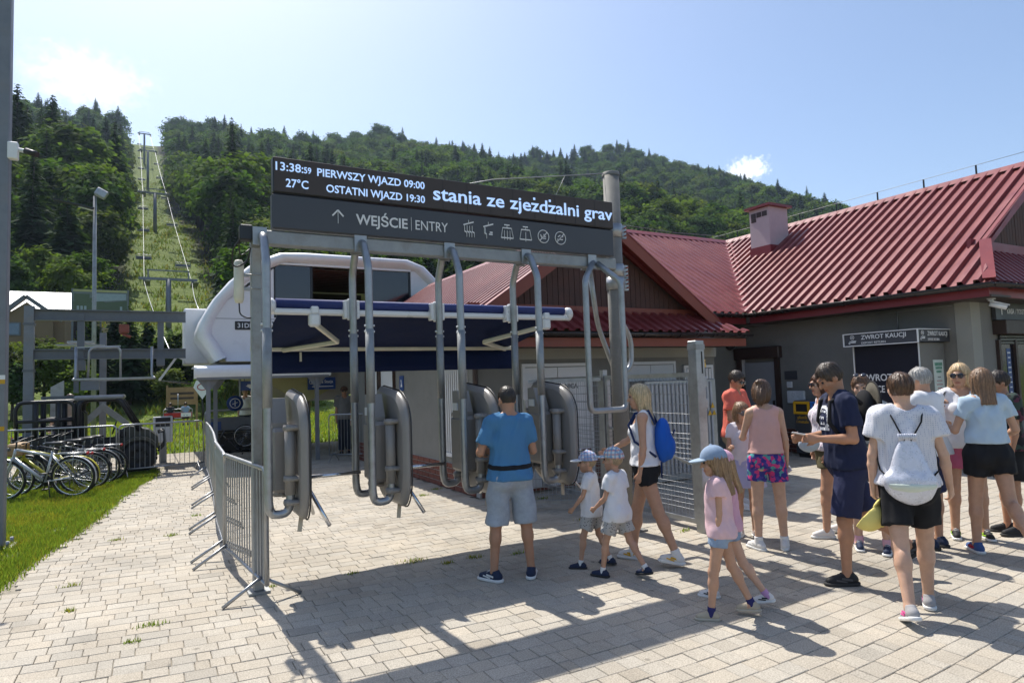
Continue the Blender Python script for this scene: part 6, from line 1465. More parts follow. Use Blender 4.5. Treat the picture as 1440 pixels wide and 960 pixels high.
# ---- canonical pieces in head space (face looks along +Y, origin at head centre)
def hair_piece(style):
    s = SDF((-.20, -.26, -.42), (.20, .20, .20), .0085)
    fr = (.086, .104, .103) if style != 'buzz' else (.079, .097, .104)
    s.ell((0, -.014, .026), fr, k=0); 
    if style not in ('buzz', 'short'): s.ell((0, -.03, -.02), (.088, .09, .11), k=.02)
    if style in ('long', 'shoulder', 'bob', 'straight'):
        z1 = {'long': -.30, 'shoulder': -.23, 'bob': -.135, 'straight': -.24}[style]
        s.rc((0, -.055, .0), (0, -.075, z1), .078, .075, .03, sy=.62, cut=True)
        for x in (-1, 1): s.rc((x*.074, -.012, .02), (x*.088, .0 if style != 'straight' else -.03, z1*.92), .026, .022, .025, cut=True)
    if style == 'bun': s.ell((0, -.085, .075), (.045, .04, .045), k=.02); s.ell((.0, -.07, -.06), (.062, .05, .06), k=.03)
    if style == 'pony': s.ell((0, -.075, -.01), (.06, .06, .07), k=.03); s.ell((.01, -.115, -.06), (.045, .04, .075), k=.03); s.ell((0, -.08, .09), (.04, .04, .03), k=.02)
    # open the face and trim the nape
    s.ell((0, .090, -.038), (.071 if style not in ('short', 'buzz') else .085, .085, .098), k=.012, op='s')
    if style in ('short', 'buzz', 'bun'):
        s.plane((0, .50, -1.0), (0, -.08, -.075)); 
        for x in (-1, 1): s.ell((x*.09, .012, -.06), (.03, .045, .065), k=.012, op='s')
    s.strands(.0016 if style == 'buzz' else .0030, 19)
    V, F_ = s.mesh()
    # strands that follow the surface of the hair mass, thin ribbons lying just proud of it
    e1, e2 = V[F_[:, 1]]-V[F_[:, 0]], V[F_[:, 2]]-V[F_[:, 0]]; fn = np.cross(e1, e2); vn = np.zeros_like(V)
    for c in range(4): np.add.at(vn, F_[:, c], fn)
    vn /= np.linalg.norm(vn, axis=1)[:, None]+1e-9
    g = np.random.default_rng(len(style)+3); ok = np.where((V[:, 2] > (-.02 if style in ('short', 'buzz') else -.20)) & ((V[:, 1] < .08)))[0]
    p = V[g.choice(ok, 620 if style not in ('buzz',) else 500)].copy(); cr = np.array([.012, -.045, .13]); sv, sf = [], []; n = len(p)
    st = .016 if style in ('short', 'bun', 'pony') else (.007 if style == 'buzz' else .030); pts = []; wid = g.uniform(.0010, .0026, n)
    for k in range(5):
        near = np.argmin(((p[:, None, :]-V[None, ::3, :])**2).sum(2), 1)*3; nn = vn[near]; q = V[near]
        p = p+nn*((q-p)*nn).sum(1)[:, None]+nn*(.0022+.0014*g.random(n))[:, None]
        d = (p-cr); d[:, 2] -= .05*(1 if style in ('short', 'buzz') else 2.5)*(p[:, 2] < .05); d += g.normal(size=p.shape)*.012; d -= nn*(d*nn).sum(1)[:, None]; d /= np.linalg.norm(d, axis=1)[:, None]+1e-9
        sd = np.cross(nn, d); w_ = wid*(1-.2*k); pts.append((p-sd*w_[:, None], p+sd*w_[:, None])); p = p+d*st
    for k in range(5): sv += [pts[k][0], pts[k][1]]
    SV = np.concatenate(sv); SF = []
    for k in range(4): a, b_ = np.arange(n)+2*k*n, np.arange(n)+(2*k+1)*n; SF.append(np.stack([a, b_, b_+2*n, a+2*n], 1))
    PIECES['strand_'+style] = (SV, np.concatenate(SF))
    return V, F_
def cap_piece():
    s = SDF((-.14, -.16, -.05), (.14, .26, .18), .0075); s.ell((0, -.012, .026), (.093, .112, .108), k=0); s.plane((0, .10, -1), (0, 0, .022)); s.ell((0, -.012, .018), (.076, .095, .088), k=0, op='s'); s.ell((0, -.012, .136), (.012, .012, .010), k=.006)
    b = SDF((-.14, -.02, -.06), (.14, .26, .12), .0075); b.ell((0, .10, .028), (.082, .098, .015), k=0); b.ell((0, -.012, .026), (.084, .103, .098), k=0, op='s')
    V1, F1 = s.mesh(); V2, F2 = b.mesh(); return (V1, F1), (V2, F2)
def shoe_piece():
    u = SDF((-.09, -.14, -.02), (.09, .24, .16), .008); u.rc((0, -.045, .045), (0, .135, .034), .040, .033, .02); u.rc((0, -.025, .05), (0, -.012, .098), .042, .038, .02, cut=True); u.rc((0, .03, .07), (0, .10, .05), .028, .026, .02); u.plane((0, 0, -1), (0, 0, .018))
    s = SDF((-.09, -.14, -.02), (.09, .26, .06), .007); s.rc((0, -.05, .02), (0, .14, .02), .047, .044, .0); s.plane((0, 0, 1), (0, 0, .028)); s.plane((0, 0, -1), (0, 0, 0.)); s.plane((0, .18, -1), (0, .17, .006))
    return u.mesh(), s.mesh()
PIECES = {}
def piece(key, fn):
    if key not in PIECES: PIECES[key] = fn()
    return PIECES[key]
def mesh_of(key, V, F_, cache={}):
    if key not in cache: cache[key] = np_mesh(key, V, F_)
    return cache[key].copy()
def person(pos, face, H_, label, skin, hair=None, top=None, bottom=None, shoes=None, legs=((0, 0, 0), (0, 0, 0)), arms=None, lean=0., head=(0, 0), fem=False, child=0., hs=1., group=None, cap=None, glasses=None, socks=None, sit=False, res=.0095, tilt=0., seed=1, belly=0.):
    """legs: (hip pitch, knee bend, outward) right, left in degrees; arms: per side (upper dir, fore dir, hand dir, palm normal, curl)"""
    S_ = H_/1.75; hw = .088 if not fem else .092; sw = (.170 if not fem else .156)*(1-.06*child); hd_s = 1+.42*child
    hipz = .915-.045*child; aw = np.array
    nz_ = lambda v: nrm(v)
    J = {}
    rl = math.radians
    for i, sgn in enumerate((1, -1)):
        p_, kn, ab = [rl(a) for a in legs[i][:3]]
        hip = aw([sgn*hw, 0, hipz]); th = aw([sgn*math.sin(ab), math.sin(p_)*math.cos(ab), -math.cos(p_)*math.cos(ab)]); knee = hip+th*.43
        q = p_-kn; sh = aw([sgn*math.sin(ab)*.6, math.sin(q), -math.cos(q)]); sh /= np.linalg.norm(sh); ank = knee+sh*.415
        fp = legs[i][3] if len(legs[i]) > 3 else 0.; fy = legs[i][4] if len(legs[i]) > 4 else -8*sgn
        J[i] = (hip, knee, ank, rl(fp), rl(fy), sgn)
    # drop so that the lowest sole touches z=0
    def sole_low(a, fp): return a[2]-.085*math.cos(fp)-max(.0, .15*math.sin(-fp), .07*math.sin(fp))
    off = -min(sole_low(J[i][2], J[i][3]) for i in (0, 1)) if not sit else 0.
    for i in (0, 1): J[i] = (J[i][0]+[0, 0, off], J[i][1]+[0, 0, off], J[i][2]+[0, 0, off]) + J[i][3:]
    pel = aw([0, 0, hipz+off]); ln = rl(lean)
    def T(x, y, z):
        c, s = math.cos(ln), math.sin(ln); z0 = z-.92
        return aw([x+tilt*z0, y*c+z0*s, pel[2]+z0*c-y*s]) if z0 > 0 else aw([x, y, pel[2]+z0])
    hy, hp = rl(head[0]), rl(head[1])
    Rh = (Matrix.Rotation(hy, 3, 'Z') @ Matrix.Rotation(-hp, 3, 'X')); Rn = np.array(Rh)
    hc = T(0, .03, 1.635 + .02*child) + aw([0, .015*math.sin(hp)+.0, -.01*abs(math.sin(hp))])
    hsz = hd_s*hs
    def Hd(x, y, z): return hc+Rn@(aw([x, y, z])*hsz)
    sh_z = 1.425-.02*child
    A = {}
    dflt = [((.10, .05, -1), (.03, .22, -1), None, None, .45), ((-.10, .05, -1), (-.03, .22, -1), None, None, .45)]
    for i, sgn in enumerate((1, -1)):
        a = (arms or dflt)[i] or dflt[i]; ud, fd = nz_(a[0]), nz_(a[1]); hd = nz_(a[2]) if a[2] is not None else nz_(fd+aw([0, .05, 0])); pn = nz_(a[3]) if a[3] is not None else aw([-sgn, .15, 0.]); pn = nz_(pn-hd*(pn@hd))
        shd = T(sgn*sw, -.005, sh_z); el = shd+ud*.285; wr = el+fd*.245; A[i] = (shd, el, wr, hd, pn, a[4], sgn)
    lo = aw([-.5, -.5, -.02]); hi = aw([.5, .5, 1.95]); pts = [J[i][j] for i in (0, 1) for j in range(3)]+[A[i][j] for i in (0, 1) for j in range(3)]+[A[i][2]+A[i][3]*.2 for i in (0, 1)]+[hc, hc+aw([0, 0, .16*hsz])]
    lo = np.min(pts, 0)-aw([.2, .2, .14]); hi = np.max(pts, 0)+aw([.2, .2, .06])
    b = SDF(lo, hi, res)
    g1 = 1.0 if not fem else .93
    b.ell(T(0, -.005, .95), (.158*(1.04 if fem else 1), .112, .12), k=.0); b.ell(T(0, .0+belly*.3, 1.10), (.132*g1+belly*.5, .098+belly, .14), k=.05); b.ell(T(0, .0, 1.29), (.152*g1, .108, .165), k=.06)
    if fem and child < .3:
        for x in (-.062, .062): b.ell(T(x, .085, 1.285), (.056, .052, .058), k=.03)
    for x in (-.075, .075): b.ell(T(x, -.06, .90), (.08, .075, .085), k=.04)
    b.rc(T(-sw*.85, -.012, sh_z+.005), T(sw*.85, -.012, sh_z+.005), .056*g1, .056*g1, .05); b.rc(T(-.07, -.01, sh_z+.035), T(.07, -.01, sh_z+.035), .05, .05, .05)
    b.rc(T(0, -.008, sh_z+.02), hc+Rn@aw([0, -.02, -.05]), .055*g1*(1-.1*child), .052*g1*(1-.1*child), .035)
    lt = (1.0 if not fem else 1.03)*(1-.10*child)
    for i in (0, 1):
        hip, kn, an = J[i][:3]; b.rc(hip, kn, .083*lt, .054*lt, .035); d = an-kn; b.rc(kn, kn+d*.30, .052*lt, .056*lt, .02); cb = kn+d*.28+nrm(np.cross(d, [1, 0, 0]))*(.014); b.rc(kn+d*.25, an, .050*lt, .035*lt, .02); b.ell(cb, (.045*lt, .045*lt, .09), k=.02); b.ell(kn+aw([0, .03, 0]), (.035, .028, .04), k=.025); b.rc(an, an+aw([0, .03, -.04]), .036, .034, .015)
    at_ = (1.0 if not fem else .86)*(1-.12*child)
    for i in (0, 1):
        shd, el, wr, hd, pn, curl, sgn = A[i]; b.rc(shd, el, .050*at_, .038*at_, .03); b.rc(el, el+(wr-el)*.3, .038*at_, .040*at_, .015); b.rc(el+(wr-el)*.3, wr, .040*at_, .0265*at_, .015)
        sd = np.cross(hd, pn); sd = sd*( 1 if sd@aw([0, 1, 0]) > 0 or abs(sd@aw([0, 1, 0])) < .05 else -1)       # thumb side looks forward
        hsc = .95*at_
        pk = wr+hd*.085*hsc
        for q in (-.024, -.008, .008, .024): b.rc(wr+hd*.015+sd*q*.7*hsc, pk+sd*q*1.15*hsc, .0165*hsc, .0135*hsc, .012)
        for j, (q, L_) in enumerate(((.031, .070), (.0105, .080), (-.0105, .074), (-.031, .058))):
            p0 = pk+sd*q*hsc; a0 = curl*.9+.06*j
            d1 = nrm(hd*math.cos(a0)+pn*math.sin(a0)); p1 = p0+d1*L_*.48*hsc; d2 = nrm(hd*math.cos(a0*2.1)+pn*math.sin(a0*2.1)); p2 = p1+d2*L_*.34*hsc; d3 = nrm(hd*math.cos(a0*2.8)+pn*math.sin(a0*2.8)); p3 = p2+d3*L_*.24*hsc
            b.rc(p0, p1, .0102, .0094, .004); b.rc(p1, p2, .0094, .0088, .003); b.rc(p2, p3, .0088, .008, .003)
        t0 = wr+hd*.03*hsc+sd*.026*hsc; td = nrm(hd*.72+sd*.6+pn*.35); t1 = t0+td*.038*hsc; t2 = t1+nrm(hd*.9+sd*.15+pn*(.3+curl*.3))*.034*hsc
        b.rc(t0, t1, .014, .0115, .008); b.rc(t1, t2, .0115, .0095, .004)
    # head
    e = lambda c, r, k=.02, op='u': b.ell(Hd(*c), [q*hsz for q in r], Rn, k, op)
    e((0, -.012, .022), (.075, .093, .098), .02); e((0, .022, -.038), (.058-.002*fem, .068, .082), .03); e((0, .062, -.092), (.026, .024, .024), .03)
    for x in (-1, 1):
        e((x*.031, .094, .006), (.019, .014, .012), .014, 's'); e((x*.077, -.008, -.012), (.011, .021, .032), .006); e((x*.036, .062, -.03), (.024, .022, .022), .02)
    b.rc(Hd(0, .084, .012), Hd(0, .108, -.030), .0085*hsz, .0135*hsz, .010); e((0, .088, .026), (.045, .012, .012), .016)
    e((0, .086, -.066), (.022, .011, .008), .006)
    V, F_ = b.mesh(); V = smooth_v(V, F_, 1)
    # per-vertex skin tone: lips, brows, sun-reddened cheeks and knees
    hl = ((V-hc)@Rn)/hsz; sk = np.array(skin)[None]*np.ones((len(V), 3))
    fr = (hl[:, 1] > .06)
    lip = fr & (np.abs(hl[:, 2]+.066) < .010) & (np.abs(hl[:, 0]) < .026); sk[lip] *= [.82, .55, .52]
    hcx = hair[1] if hair else (.05, .03, .02)
    br = fr & (np.abs(hl[:, 2]-.028-.004) < .0065) & (np.abs(np.abs(hl[:, 0])-.033) < .02); sk[br] = sk[br]*.35+np.array(hcx)*.4
    if hair and hair[0] == 'buzz': st = (hl[:, 1] > .0) & (hl[:, 2] < -.035) & (hl[:, 2] > -.14) & (np.abs(hl[:, 0]) < .09); sk[st] *= [.80, .78, .78]
    me = np_mesh('person', V*S_, F_, sk); root = link('person', me, SKIN); root.location = (pos[0], pos[1], pos[2] if len(pos) > 2 else 0)
    wd = Vector((pos[0], pos[1], 0)).normalized(); lf = Vector((-wd.y, wd.x, 0)); f_ = wd*math.cos(rl(face))+lf*math.sin(rl(face)); root.rotation_euler = (0, 0, math.atan2(-f_.x, f_.y))
    tag(root, label, 'person', group)
    for x in (-1, 1):
        ey = MB(); c_ = Hd(x*.031, .0795, .005)*S_; ey.lathe([(0, -.011), (.0075, -.008), (.011, 0), (.0075, .008), (0, .011)], (0, 0, 0), axis='Y', seg=10)
        eo = ey.build('eye', M['glass_d'], root); eo.location = c_; eo.rotation_euler = Rh.to_euler(); eo.scale = (hsz*S_,)*3
    def headpart(name, key, V_, Fh, m, scale=1., offv=(0, 0, 0)):
        me_ = mesh_of(key, V_, Fh); o = link(name, me_, m, root); o.location = Hd(*offv)*S_; o.rotation_euler = Rh.to_euler(); o.scale = (hsz*S_*scale,)*3; return o
    if hair: V_, Fh = piece('hair_'+hair[0], lambda: hair_piece(hair[0])); ho_ = headpart('hair', 'hair_'+hair[0], V_, Fh, hairmat(hair[1])); Vq, Fq = PIECES['strand_'+hair[0]]; hs_ = link('hair_strands', mesh_of('strand_'+hair[0], Vq, Fq), hairmat(tuple(min(1, c*1.55+.004) for c in hair[1])), ho_); hs_['kind'] = 'stuff'
    if cap:
        (V1, F1), (V2, F2) = piece('cap', cap_piece); c1 = headpart('cap', 'cap_crown', V1, F1, cap[0], 1.03); c2 = headpart('cap_brim', 'cap_brim', V2, F2, cap[1], 1.03); c2.parent = c1; c2.location = (0, 0, 0); c2.rotation_euler = (0, 0, 0); c2.scale = (1, 1, 1)
    if glasses:
        k = MB(); up_ = glasses[1]
        for x in (-1, 1): k.lathe([(0, -.003), (.024, -.002), (.027, .002), (.024, .006), (0, .005)], (x*.033, .104, 0), axis='Y', seg=14); k.tube([(x*.058, .100, .004), (x*.078, .04, .006), (x*.080, -.01, .004)], .0026, 5)
        k.tube([(-.012, .106, .006), (.012, .106, .006)], .003, 5); go_ = k.build('sunglasses' if glasses[0] == 'sun' else 'spectacles', M['glass_d'] if glasses[0] == 'sun' else M['glass'], root)
        go_.rotation_euler = (Rh @ Matrix.Rotation(rl(55 if up_ else 0), 3, 'X')).to_euler(); go_.location = Hd(0, -.01 if up_ else 0, .045 if up_ else .004)*S_; go_.scale = (hsz*S_,)*3
    # clothing
    def cl(name, s, m, it=1):
        V_, Fc = s.mesh(); V_ = smooth_v(V_, Fc, it); o = link(name, np_mesh(name, V_*S_, Fc), m, root); return o, V_, Fc
    rC = max(res, .011)
    shirt = None
    if top:
        f = top.get('loose', .014); hem = top.get('hem', .93); sl = top.get('sleeve', .55); nk = top.get('neck', .075)
        s = SDF(lo, hi, rC)
        s.ell(T(0, 0, 1.29), (.152*g1+f, .108+f, .165+f), k=0); s.ell(T(0, belly*.3, 1.10), (.132*g1+f+.008+belly*.5, .098+f+.006+belly, .16), k=.06)
        z1 = hem; s.rc(T(0, 0, 1.22), T(0, -.002, z1), .148*g1+f, .152+f*1.2+belly*.4, .05, sy=.74, cut=True)
        if z1 < .97: 
            for x in (-.07, .07): s.rc(T(x, -.05, .98), T(x, -.055, z1), .085+f*.6, .085+f*.6, .04, cut=True)
        if fem and child < .3:
            for x in (-.062, .062): s.ell(T(x, .085, 1.285), (.056+f*.7, .052+f*.7, .058+f*.7), k=.035)
        s.rc(T(-sw*(.85 if sl > 0 else .62), -.012, sh_z+.004), T(sw*(.85 if sl > 0 else .62), -.012, sh_z+.004), .056*g1+f*.7, .056*g1+f*.7, .05); s.rc(T(-.07, -.01, sh_z+.032), T(.07, -.01, sh_z+.032), .05+f*.6, .05+f*.6, .05)
        if sl > 0:
            for i in (0, 1):
                shd, el = A[i][0], A[i][1]; e_ = shd+(el-shd)*min(sl, 1.); s.rc(shd, e_, .050*at_+f+.006, .042*at_+f*1.2+.009, .035, cut=True)
        else:
            for i, sgn in ((0, 1), (1, -1)): s.ell(T(sgn*(sw+.035), 0, sh_z-.045), (.062, .10, .10), k=.015, op='s')
        s.rc(T(0, .012, sh_z+.085), T(0, .03+top.get('scoop', 0), sh_z+.03-top.get('scoop', 0)), nk, nk*.85, .012, op='s')
        bl_ = bottom.get('loose', .016) if bottom else 0
        if bottom and hem < bottom.get('waist', 1.02)-.01:
            q_ = bl_+.016; s.ell(T(0, -.005, .95), (.158*(1.04 if fem else 1)+q_, .112+q_, .13), k=.03)
            for x in (-.075, .075): s.ell(T(x, -.06, .90), (.08+q_*.9, .075+q_*.95, .085+q_), k=.04)
            s.rc(T(0, 0, .95), T(0, 0, 1.06), .15+q_, .142*g1+q_, .04, sy=.76)
            for i in (0, 1): s.rc(J[i][0], J[i][0]+(J[i][1]-J[i][0])*.5, .083*lt+q_, .07*lt+q_, .03)
        s.wrinkle(top.get('wr', .0065)*1.45, 21, seed, .45)
        c = T(0, 0, hem); ax = nrm(T(0, 0, 1.2)-T(0, 0, .95)); s.plane(-ax, c)
        if bottom and bottom.get('belt'):
            w_ = SDF(lo, hi, rC); zb = T(0, 0, bottom.get('waist', 1.02)+.03)[2]; w_.v = s.v-.009; w_.plane((0, -.06, 1), (0, 0, zb+.022)); w_.plane((0, .06, -1), (0, 0, zb-.022)); w_.plane((1, 0, 0), (.24, 0, 0)); w_.plane((-1, 0, 0), (-.24, 0, 0)); cl('waist_strap', w_, bottom['belt'], 1)
        shirt = cl(top.get('name', 't_shirt'), s, top['mat'], 1)
        for pr_ in top.get('print', ()):
            # raised print: shirt faces inside a shape on chest or back, lifted 2.5 mm
            V_, Fc = shirt[1], shirt[2]; cc = V_[Fc].mean(1); side, fn, m = pr_
            loc = (cc-T(0, 0, 1.28)); ok = fn(loc[:, 0], loc[:, 2]) & (loc[:, 1]*side > .03)
            if ok.sum() > 4:
                Fq = Fc[ok]; un, inv = np.unique(Fq, return_inverse=True); Vq = V_[un].copy(); nv = nrm([0, side, 0]); Vq = Vq+nv*.006
                link('print', np_mesh('print', Vq*S_, inv.reshape(-1, 4)), m, shirt[0])
    if bottom:
        f = bottom.get('loose', .016); L_ = bottom.get('len', .55); fl = bottom.get('flare', .01); ws = bottom.get('waist', 1.02)
        s = SDF(lo, hi, rC)
        s.ell(T(0, -.005, .95), (.158*(1.04 if fem else 1)+f, .112+f, .13), k=0)
        for x in (-.075, .075): s.ell(T(x, -.06, .90), (.08+f*.8, .075+f*.8, .085+f*.6), k=.04)
        s.rc(T(0, 0, .95), T(0, 0, ws), .15+f, .142*g1+f, .03, sy=.74, cut=True)
        for i in (0, 1):
            hip, kn, an = J[i][:3]
            if L_ <= 1.: e_ = hip+(kn-hip)*L_; s.rc(hip, e_, .083*lt+f, .060*lt+f+fl+.02*(1-L_), .03, cut=True)
            else: e_ = kn+(an-kn)*(L_-1); s.rc(hip, kn, .083*lt+f, .062*lt+f, .03); s.rc(kn, e_, .060*lt+f, .055*lt+f+fl, .02, cut=True)
        if bottom.get('skirt'): s.rc(pel+aw([0, 0, .0]), pel+aw([0, 0, -.43*L_]), .17+f, .20+f+fl, .03, sy=.8, cut=True)
        s.wrinkle(bottom.get('wr', .0065)*1.3, 20, seed+7, .5); s.plane((0, 0, 1), T(0, 0, ws))
        bo = cl(bottom.get('name', 'shorts'), s, bottom['mat'], 1)
    if shoes:
        (Vu, Fu), (Vs, Fs) = piece('shoe', shoe_piece)
        for i in (0, 1):
            an, fp, fy, sgn = J[i][2], J[i][3], J[i][4], J[i][5]
            R_ = Matrix.Rotation(fy, 3, 'Z') @ Matrix.Rotation(fp, 3, 'X'); org = Vector(an)-R_ @ Vector((0, 0, .085)); k_ = 1.0-.06*fem
            o = link('shoe', mesh_of('shoe_upper', Vu, Fu), shoes[0], root); o.location = org*S_; o.rotation_euler = R_.to_euler(); o.scale = (S_*k_, S_*k_*(1+.08*child), S_)
            so_ = link('sole', mesh_of('shoe_sole', Vs, Fs), shoes[1], o)
            if len(shoes) > 2:
                st = MB()
                for q in (-1, 1): st.bar((q*.043, -.02, .05), (q*.040, .06, .062), .004, .016); st.bar((q*.041, .02, .035), (q*.036, .10, .05), .004, .012)
                st.build('stripe', shoes[2], o)
            la = MB()
            for q in range(4): la.tube([(-.022, .045+.02*q, .088-.009*q), (0, .045+.02*q, .098-.010*q), (.022, .045+.02*q, .088-.009*q)], .004, 5)
            la.build('laces', shoes[1], o)
            if socks: sk_ = SDF(an-.10, an+aw([.10, .10, .12]), .009); d = nrm(J[i][1]-an); sk_.rc(an-d*.03, an+d*.055, .043*lt, .044*lt, 0, cut=True); V_, Fc = sk_.mesh(); link('sock', np_mesh('sock', V_*S_, Fc), socks, root)
    info = dict(root=root, S=S_, T=T, A=A, J=J, Hd=Hd, pel=pel, sw=sw, Rh=Rh, hc=hc, sh_z=sh_z)
    info['w'] = lambda p: Matrix.LocRotScale(root.location, root.rotation_euler, None) @ Vector(np.array(p)*S_)
    return info
# ================================================================= THE VISITORS
TAN, MID, FAIR, PALE = (.41, .215, .13), (.48, .275, .18), (.56, .345, .24), (.60, .40, .30)
WHITE_S = cloth('shoe_white', (.68, .66, .64), rough=.6); SOLE_W = cloth('sole_white', (.70, .70, .68), rough=.6); NAVY_S = cloth('shoe_navy', (.02, .03, .065), rough=.6); BLACK_S = cloth('shoe_black', (.022, .022, .024), rough=.6)
SOLE_D = cloth('sole_dark', (.04, .04, .04)); GREY_S = cloth('shoe_grey', (.36, .35, .35)); BEIGE_S = cloth('shoe_beige', (.42, .36, .27)); GREEN_A = cloth('accent_green', (.35, .62, .05)); PINK_A = cloth('accent_pink', (.72, .10, .33)); YEL_A = cloth('accent_yellow', (.68, .40, .03)); RED_A = cloth('accent_red', (.45, .03, .05))
SOCK_W = cloth('sock_white', (.72, .71, .69)); SOCK_P = cloth('sock_pink', (.66, .38, .46)); SOCK_N = cloth('sock_navy', (.03, .03, .12)); SOCK_L = cloth('sock_lilac', (.50, .28, .50))
def pattern(name, cols, scale, kind='voronoi'):
    m = cloth(name, cols[0]); N = m.node_tree.nodes; L = m.node_tree.links; b = N['Principled BSDF']; co = N.new('ShaderNodeTexCoord')
    if kind == 'voronoi':
        v = N.new('ShaderNodeTexVoronoi'); v.inputs['Scale'].default_value = scale; nz = N.new('ShaderNodeTexNoise'); nz.inputs['Scale'].default_value = scale*.7
        ad = N.new('ShaderNodeVectorMath'); ad.operation = 'MULTIPLY_ADD'; ad.inputs[1].default_value = (.05, .05, .05); L.new(co.outputs['Object'], nz.inputs['Vector']); L.new(nz.outputs['Color'], ad.inputs[0]); L.new(co.outputs['Object'], ad.inputs[2]); L.new(ad.outputs[0], v.inputs['Vector'])
        sp = N.new('ShaderNodeSeparateColor'); L.new(v.outputs['Color'], sp.inputs[0]); cr = N.new('ShaderNodeValToRGB'); L.new(sp.outputs[0], cr.inputs[0]); e = cr.color_ramp; e.interpolation = 'CONSTANT'
        e.elements[0].color = (*cols[0], 1); e.elements[1].position = .45; e.elements[1].color = (*cols[1], 1)
        for i, c in enumerate(cols[2:]): q = e.elements.new(.45+.5*(i+1)/(len(cols)-1)); q.color = (*c, 1)
        L.new(cr.outputs[0], b.inputs['Base Color'])
    elif kind == 'dots':
        v = N.new('ShaderNodeTexVoronoi'); v.inputs['Scale'].default_value = scale; v.inputs['Randomness'].default_value = .15 if len(cols) < 3 else .9; L.new(co.outputs['Object'], v.inputs['Vector'])
        r = N.new('ShaderNodeMath'); r.operation = 'LESS_THAN'; r.inputs[1].default_value = .28; L.new(v.outputs['Distance'], r.inputs[0]); mx = N.new('ShaderNodeMix'); mx.data_type = 'RGBA'; L.new(r.outputs[0], mx.inputs[0]); mx.inputs[6].default_value = (*cols[0], 1); mx.inputs[7].default_value = (*cols[1], 1); L.new(mx.outputs[2], b.inputs['Base Color'])
    else:
        prev = None
        for ax_, c in ((0, cols[1]), (2, cols[2]), (1, cols[1])):
            w_ = N.new('ShaderNodeTexWave'); w_.bands_direction = 'XYZ'[ax_]; w_.inputs['Scale'].default_value = scale; L.new(co.outputs['Object'], w_.inputs['Vector'])
            r = N.new('ShaderNodeMath'); r.operation = 'GREATER_THAN'; r.inputs[1].default_value = .66; L.new(w_.outputs['Fac'], r.inputs[0]); h = N.new('ShaderNodeMath'); h.operation = 'MULTIPLY'; h.inputs[1].default_value = .6; L.new(r.outputs[0], h.inputs[0])
            mx = N.new('ShaderNodeMix'); mx.data_type = 'RGBA'; L.new(h.outputs[0], mx.inputs[0]); mx.inputs[7].default_value = (*c, 1)
            if prev is None: mx.inputs[6].default_value = (*cols[0], 1)
            else: L.new(prev, mx.inputs[6])
            prev = mx.outputs[2]
        L.new(prev, b.inputs['Base Color'])
    return m
DENIM = mat('cloth_denim', (.31, .35, .40), .9, 0, .22, 11, .2, 240, dirt=((.40, .42, .43), .6, 7)); DENIM_B = mat('cloth_denim_blue', (.24, .32, .44), .9, 0, .2, 11, .2, 240)
WHITE_T = cloth('white_tee', (.72, .72, .74)); BLACK_T = cloth('black', (.016, .016, .018)); NAVY_T = cloth('navy_tee', (.016, .022, .055)); NAVY_B = cloth('navy_shorts', (.025, .03, .075))
def flower(x, z): r = np.hypot(x, z+.02); a = np.arctan2(z+.02, x); return r < .055+.03*np.cos(a*5)
# --- man in blue
person((2.72, 4.92), 14, 1.64, 'man seen from behind in a bright blue t-shirt and knee-length denim shorts', TAN, ('buzz', (.025, .018, .013)), dict(mat=cloth('blue_tee', (.07, .20, .37)), sleeve=.72, hem=.90, loose=.017, wr=.006), dict(mat=DENIM, len=.98, loose=.026, flare=.024, waist=1.0, wr=.008, belt=BLACK_T), (NAVY_S, SOLE_W, SOLE_W), legs=((1, 3, 7, 0, -22), (1, 4, 8, 0, 42)), arms=[((.22, .1, -.96), (-.35, .85, .1), None, None, .7), ((-.36, .05, -.92), (.22, .86, -.12), (.5, .8, .1), None, .7)], head=(14, 16), seed=3, belly=.0)
# --- two little boys
BC1 = pattern('boy_cap_a', ((.62, .66, .72), (.10, .22, .48), (.55, .30, .30)), 9, 'plaid'); BC2 = pattern('boy_cap_b', ((.55, .58, .60), (.08, .25, .42), (.55, .16, .10)), 8, 'plaid'); SPK = pattern('boy_shorts', ((.42, .41, .39), (.10, .10, .11), (0, 0, 0)), 55, 'dots')
person((3.48, 4.80), 82, 1.0, 'small boy in white t-shirt and white-brimmed cap, left of the two boys', MID, ('buzz', (.30, .22, .13)), dict(mat=WHITE_T, sleeve=.6, hem=.82, loose=.03), dict(mat=SPK, len=.72, loose=.035, flare=.02), (NAVY_S, SOLE_D), legs=((-14, 8, 3), (16, 8, 3)), child=.85, cap=(BC1, cloth('cap_white', (.66, .68, .70))), socks=SOCK_W, arms=[None, ((-.1, .35, -.9), (.05, .6, -.75), None, None, .5)], head=(6, 4), seed=5, res=.011)
person((3.49, 4.44), 60, 1.06, 'small boy in a plaid cap and white t-shirt walking in front of the blonde woman', MID, ('buzz', (.34, .25, .15)), dict(mat=WHITE_T, sleeve=.58, hem=.80, loose=.03), dict(mat=SPK, len=.70, loose=.035, flare=.02), (NAVY_S, SOLE_D), legs=((-18, 14, 3, -12), (18, 10, 3)), child=.85, cap=(BC2, BC2), socks=SOCK_W, arms=[((.12, -.05, -1), (.0, .35, -.9), None, None, .5), ((-.12, .25, -.95), (.1, .7, -.6), None, None, .5)], head=(10, 2), seed=6, res=.011)
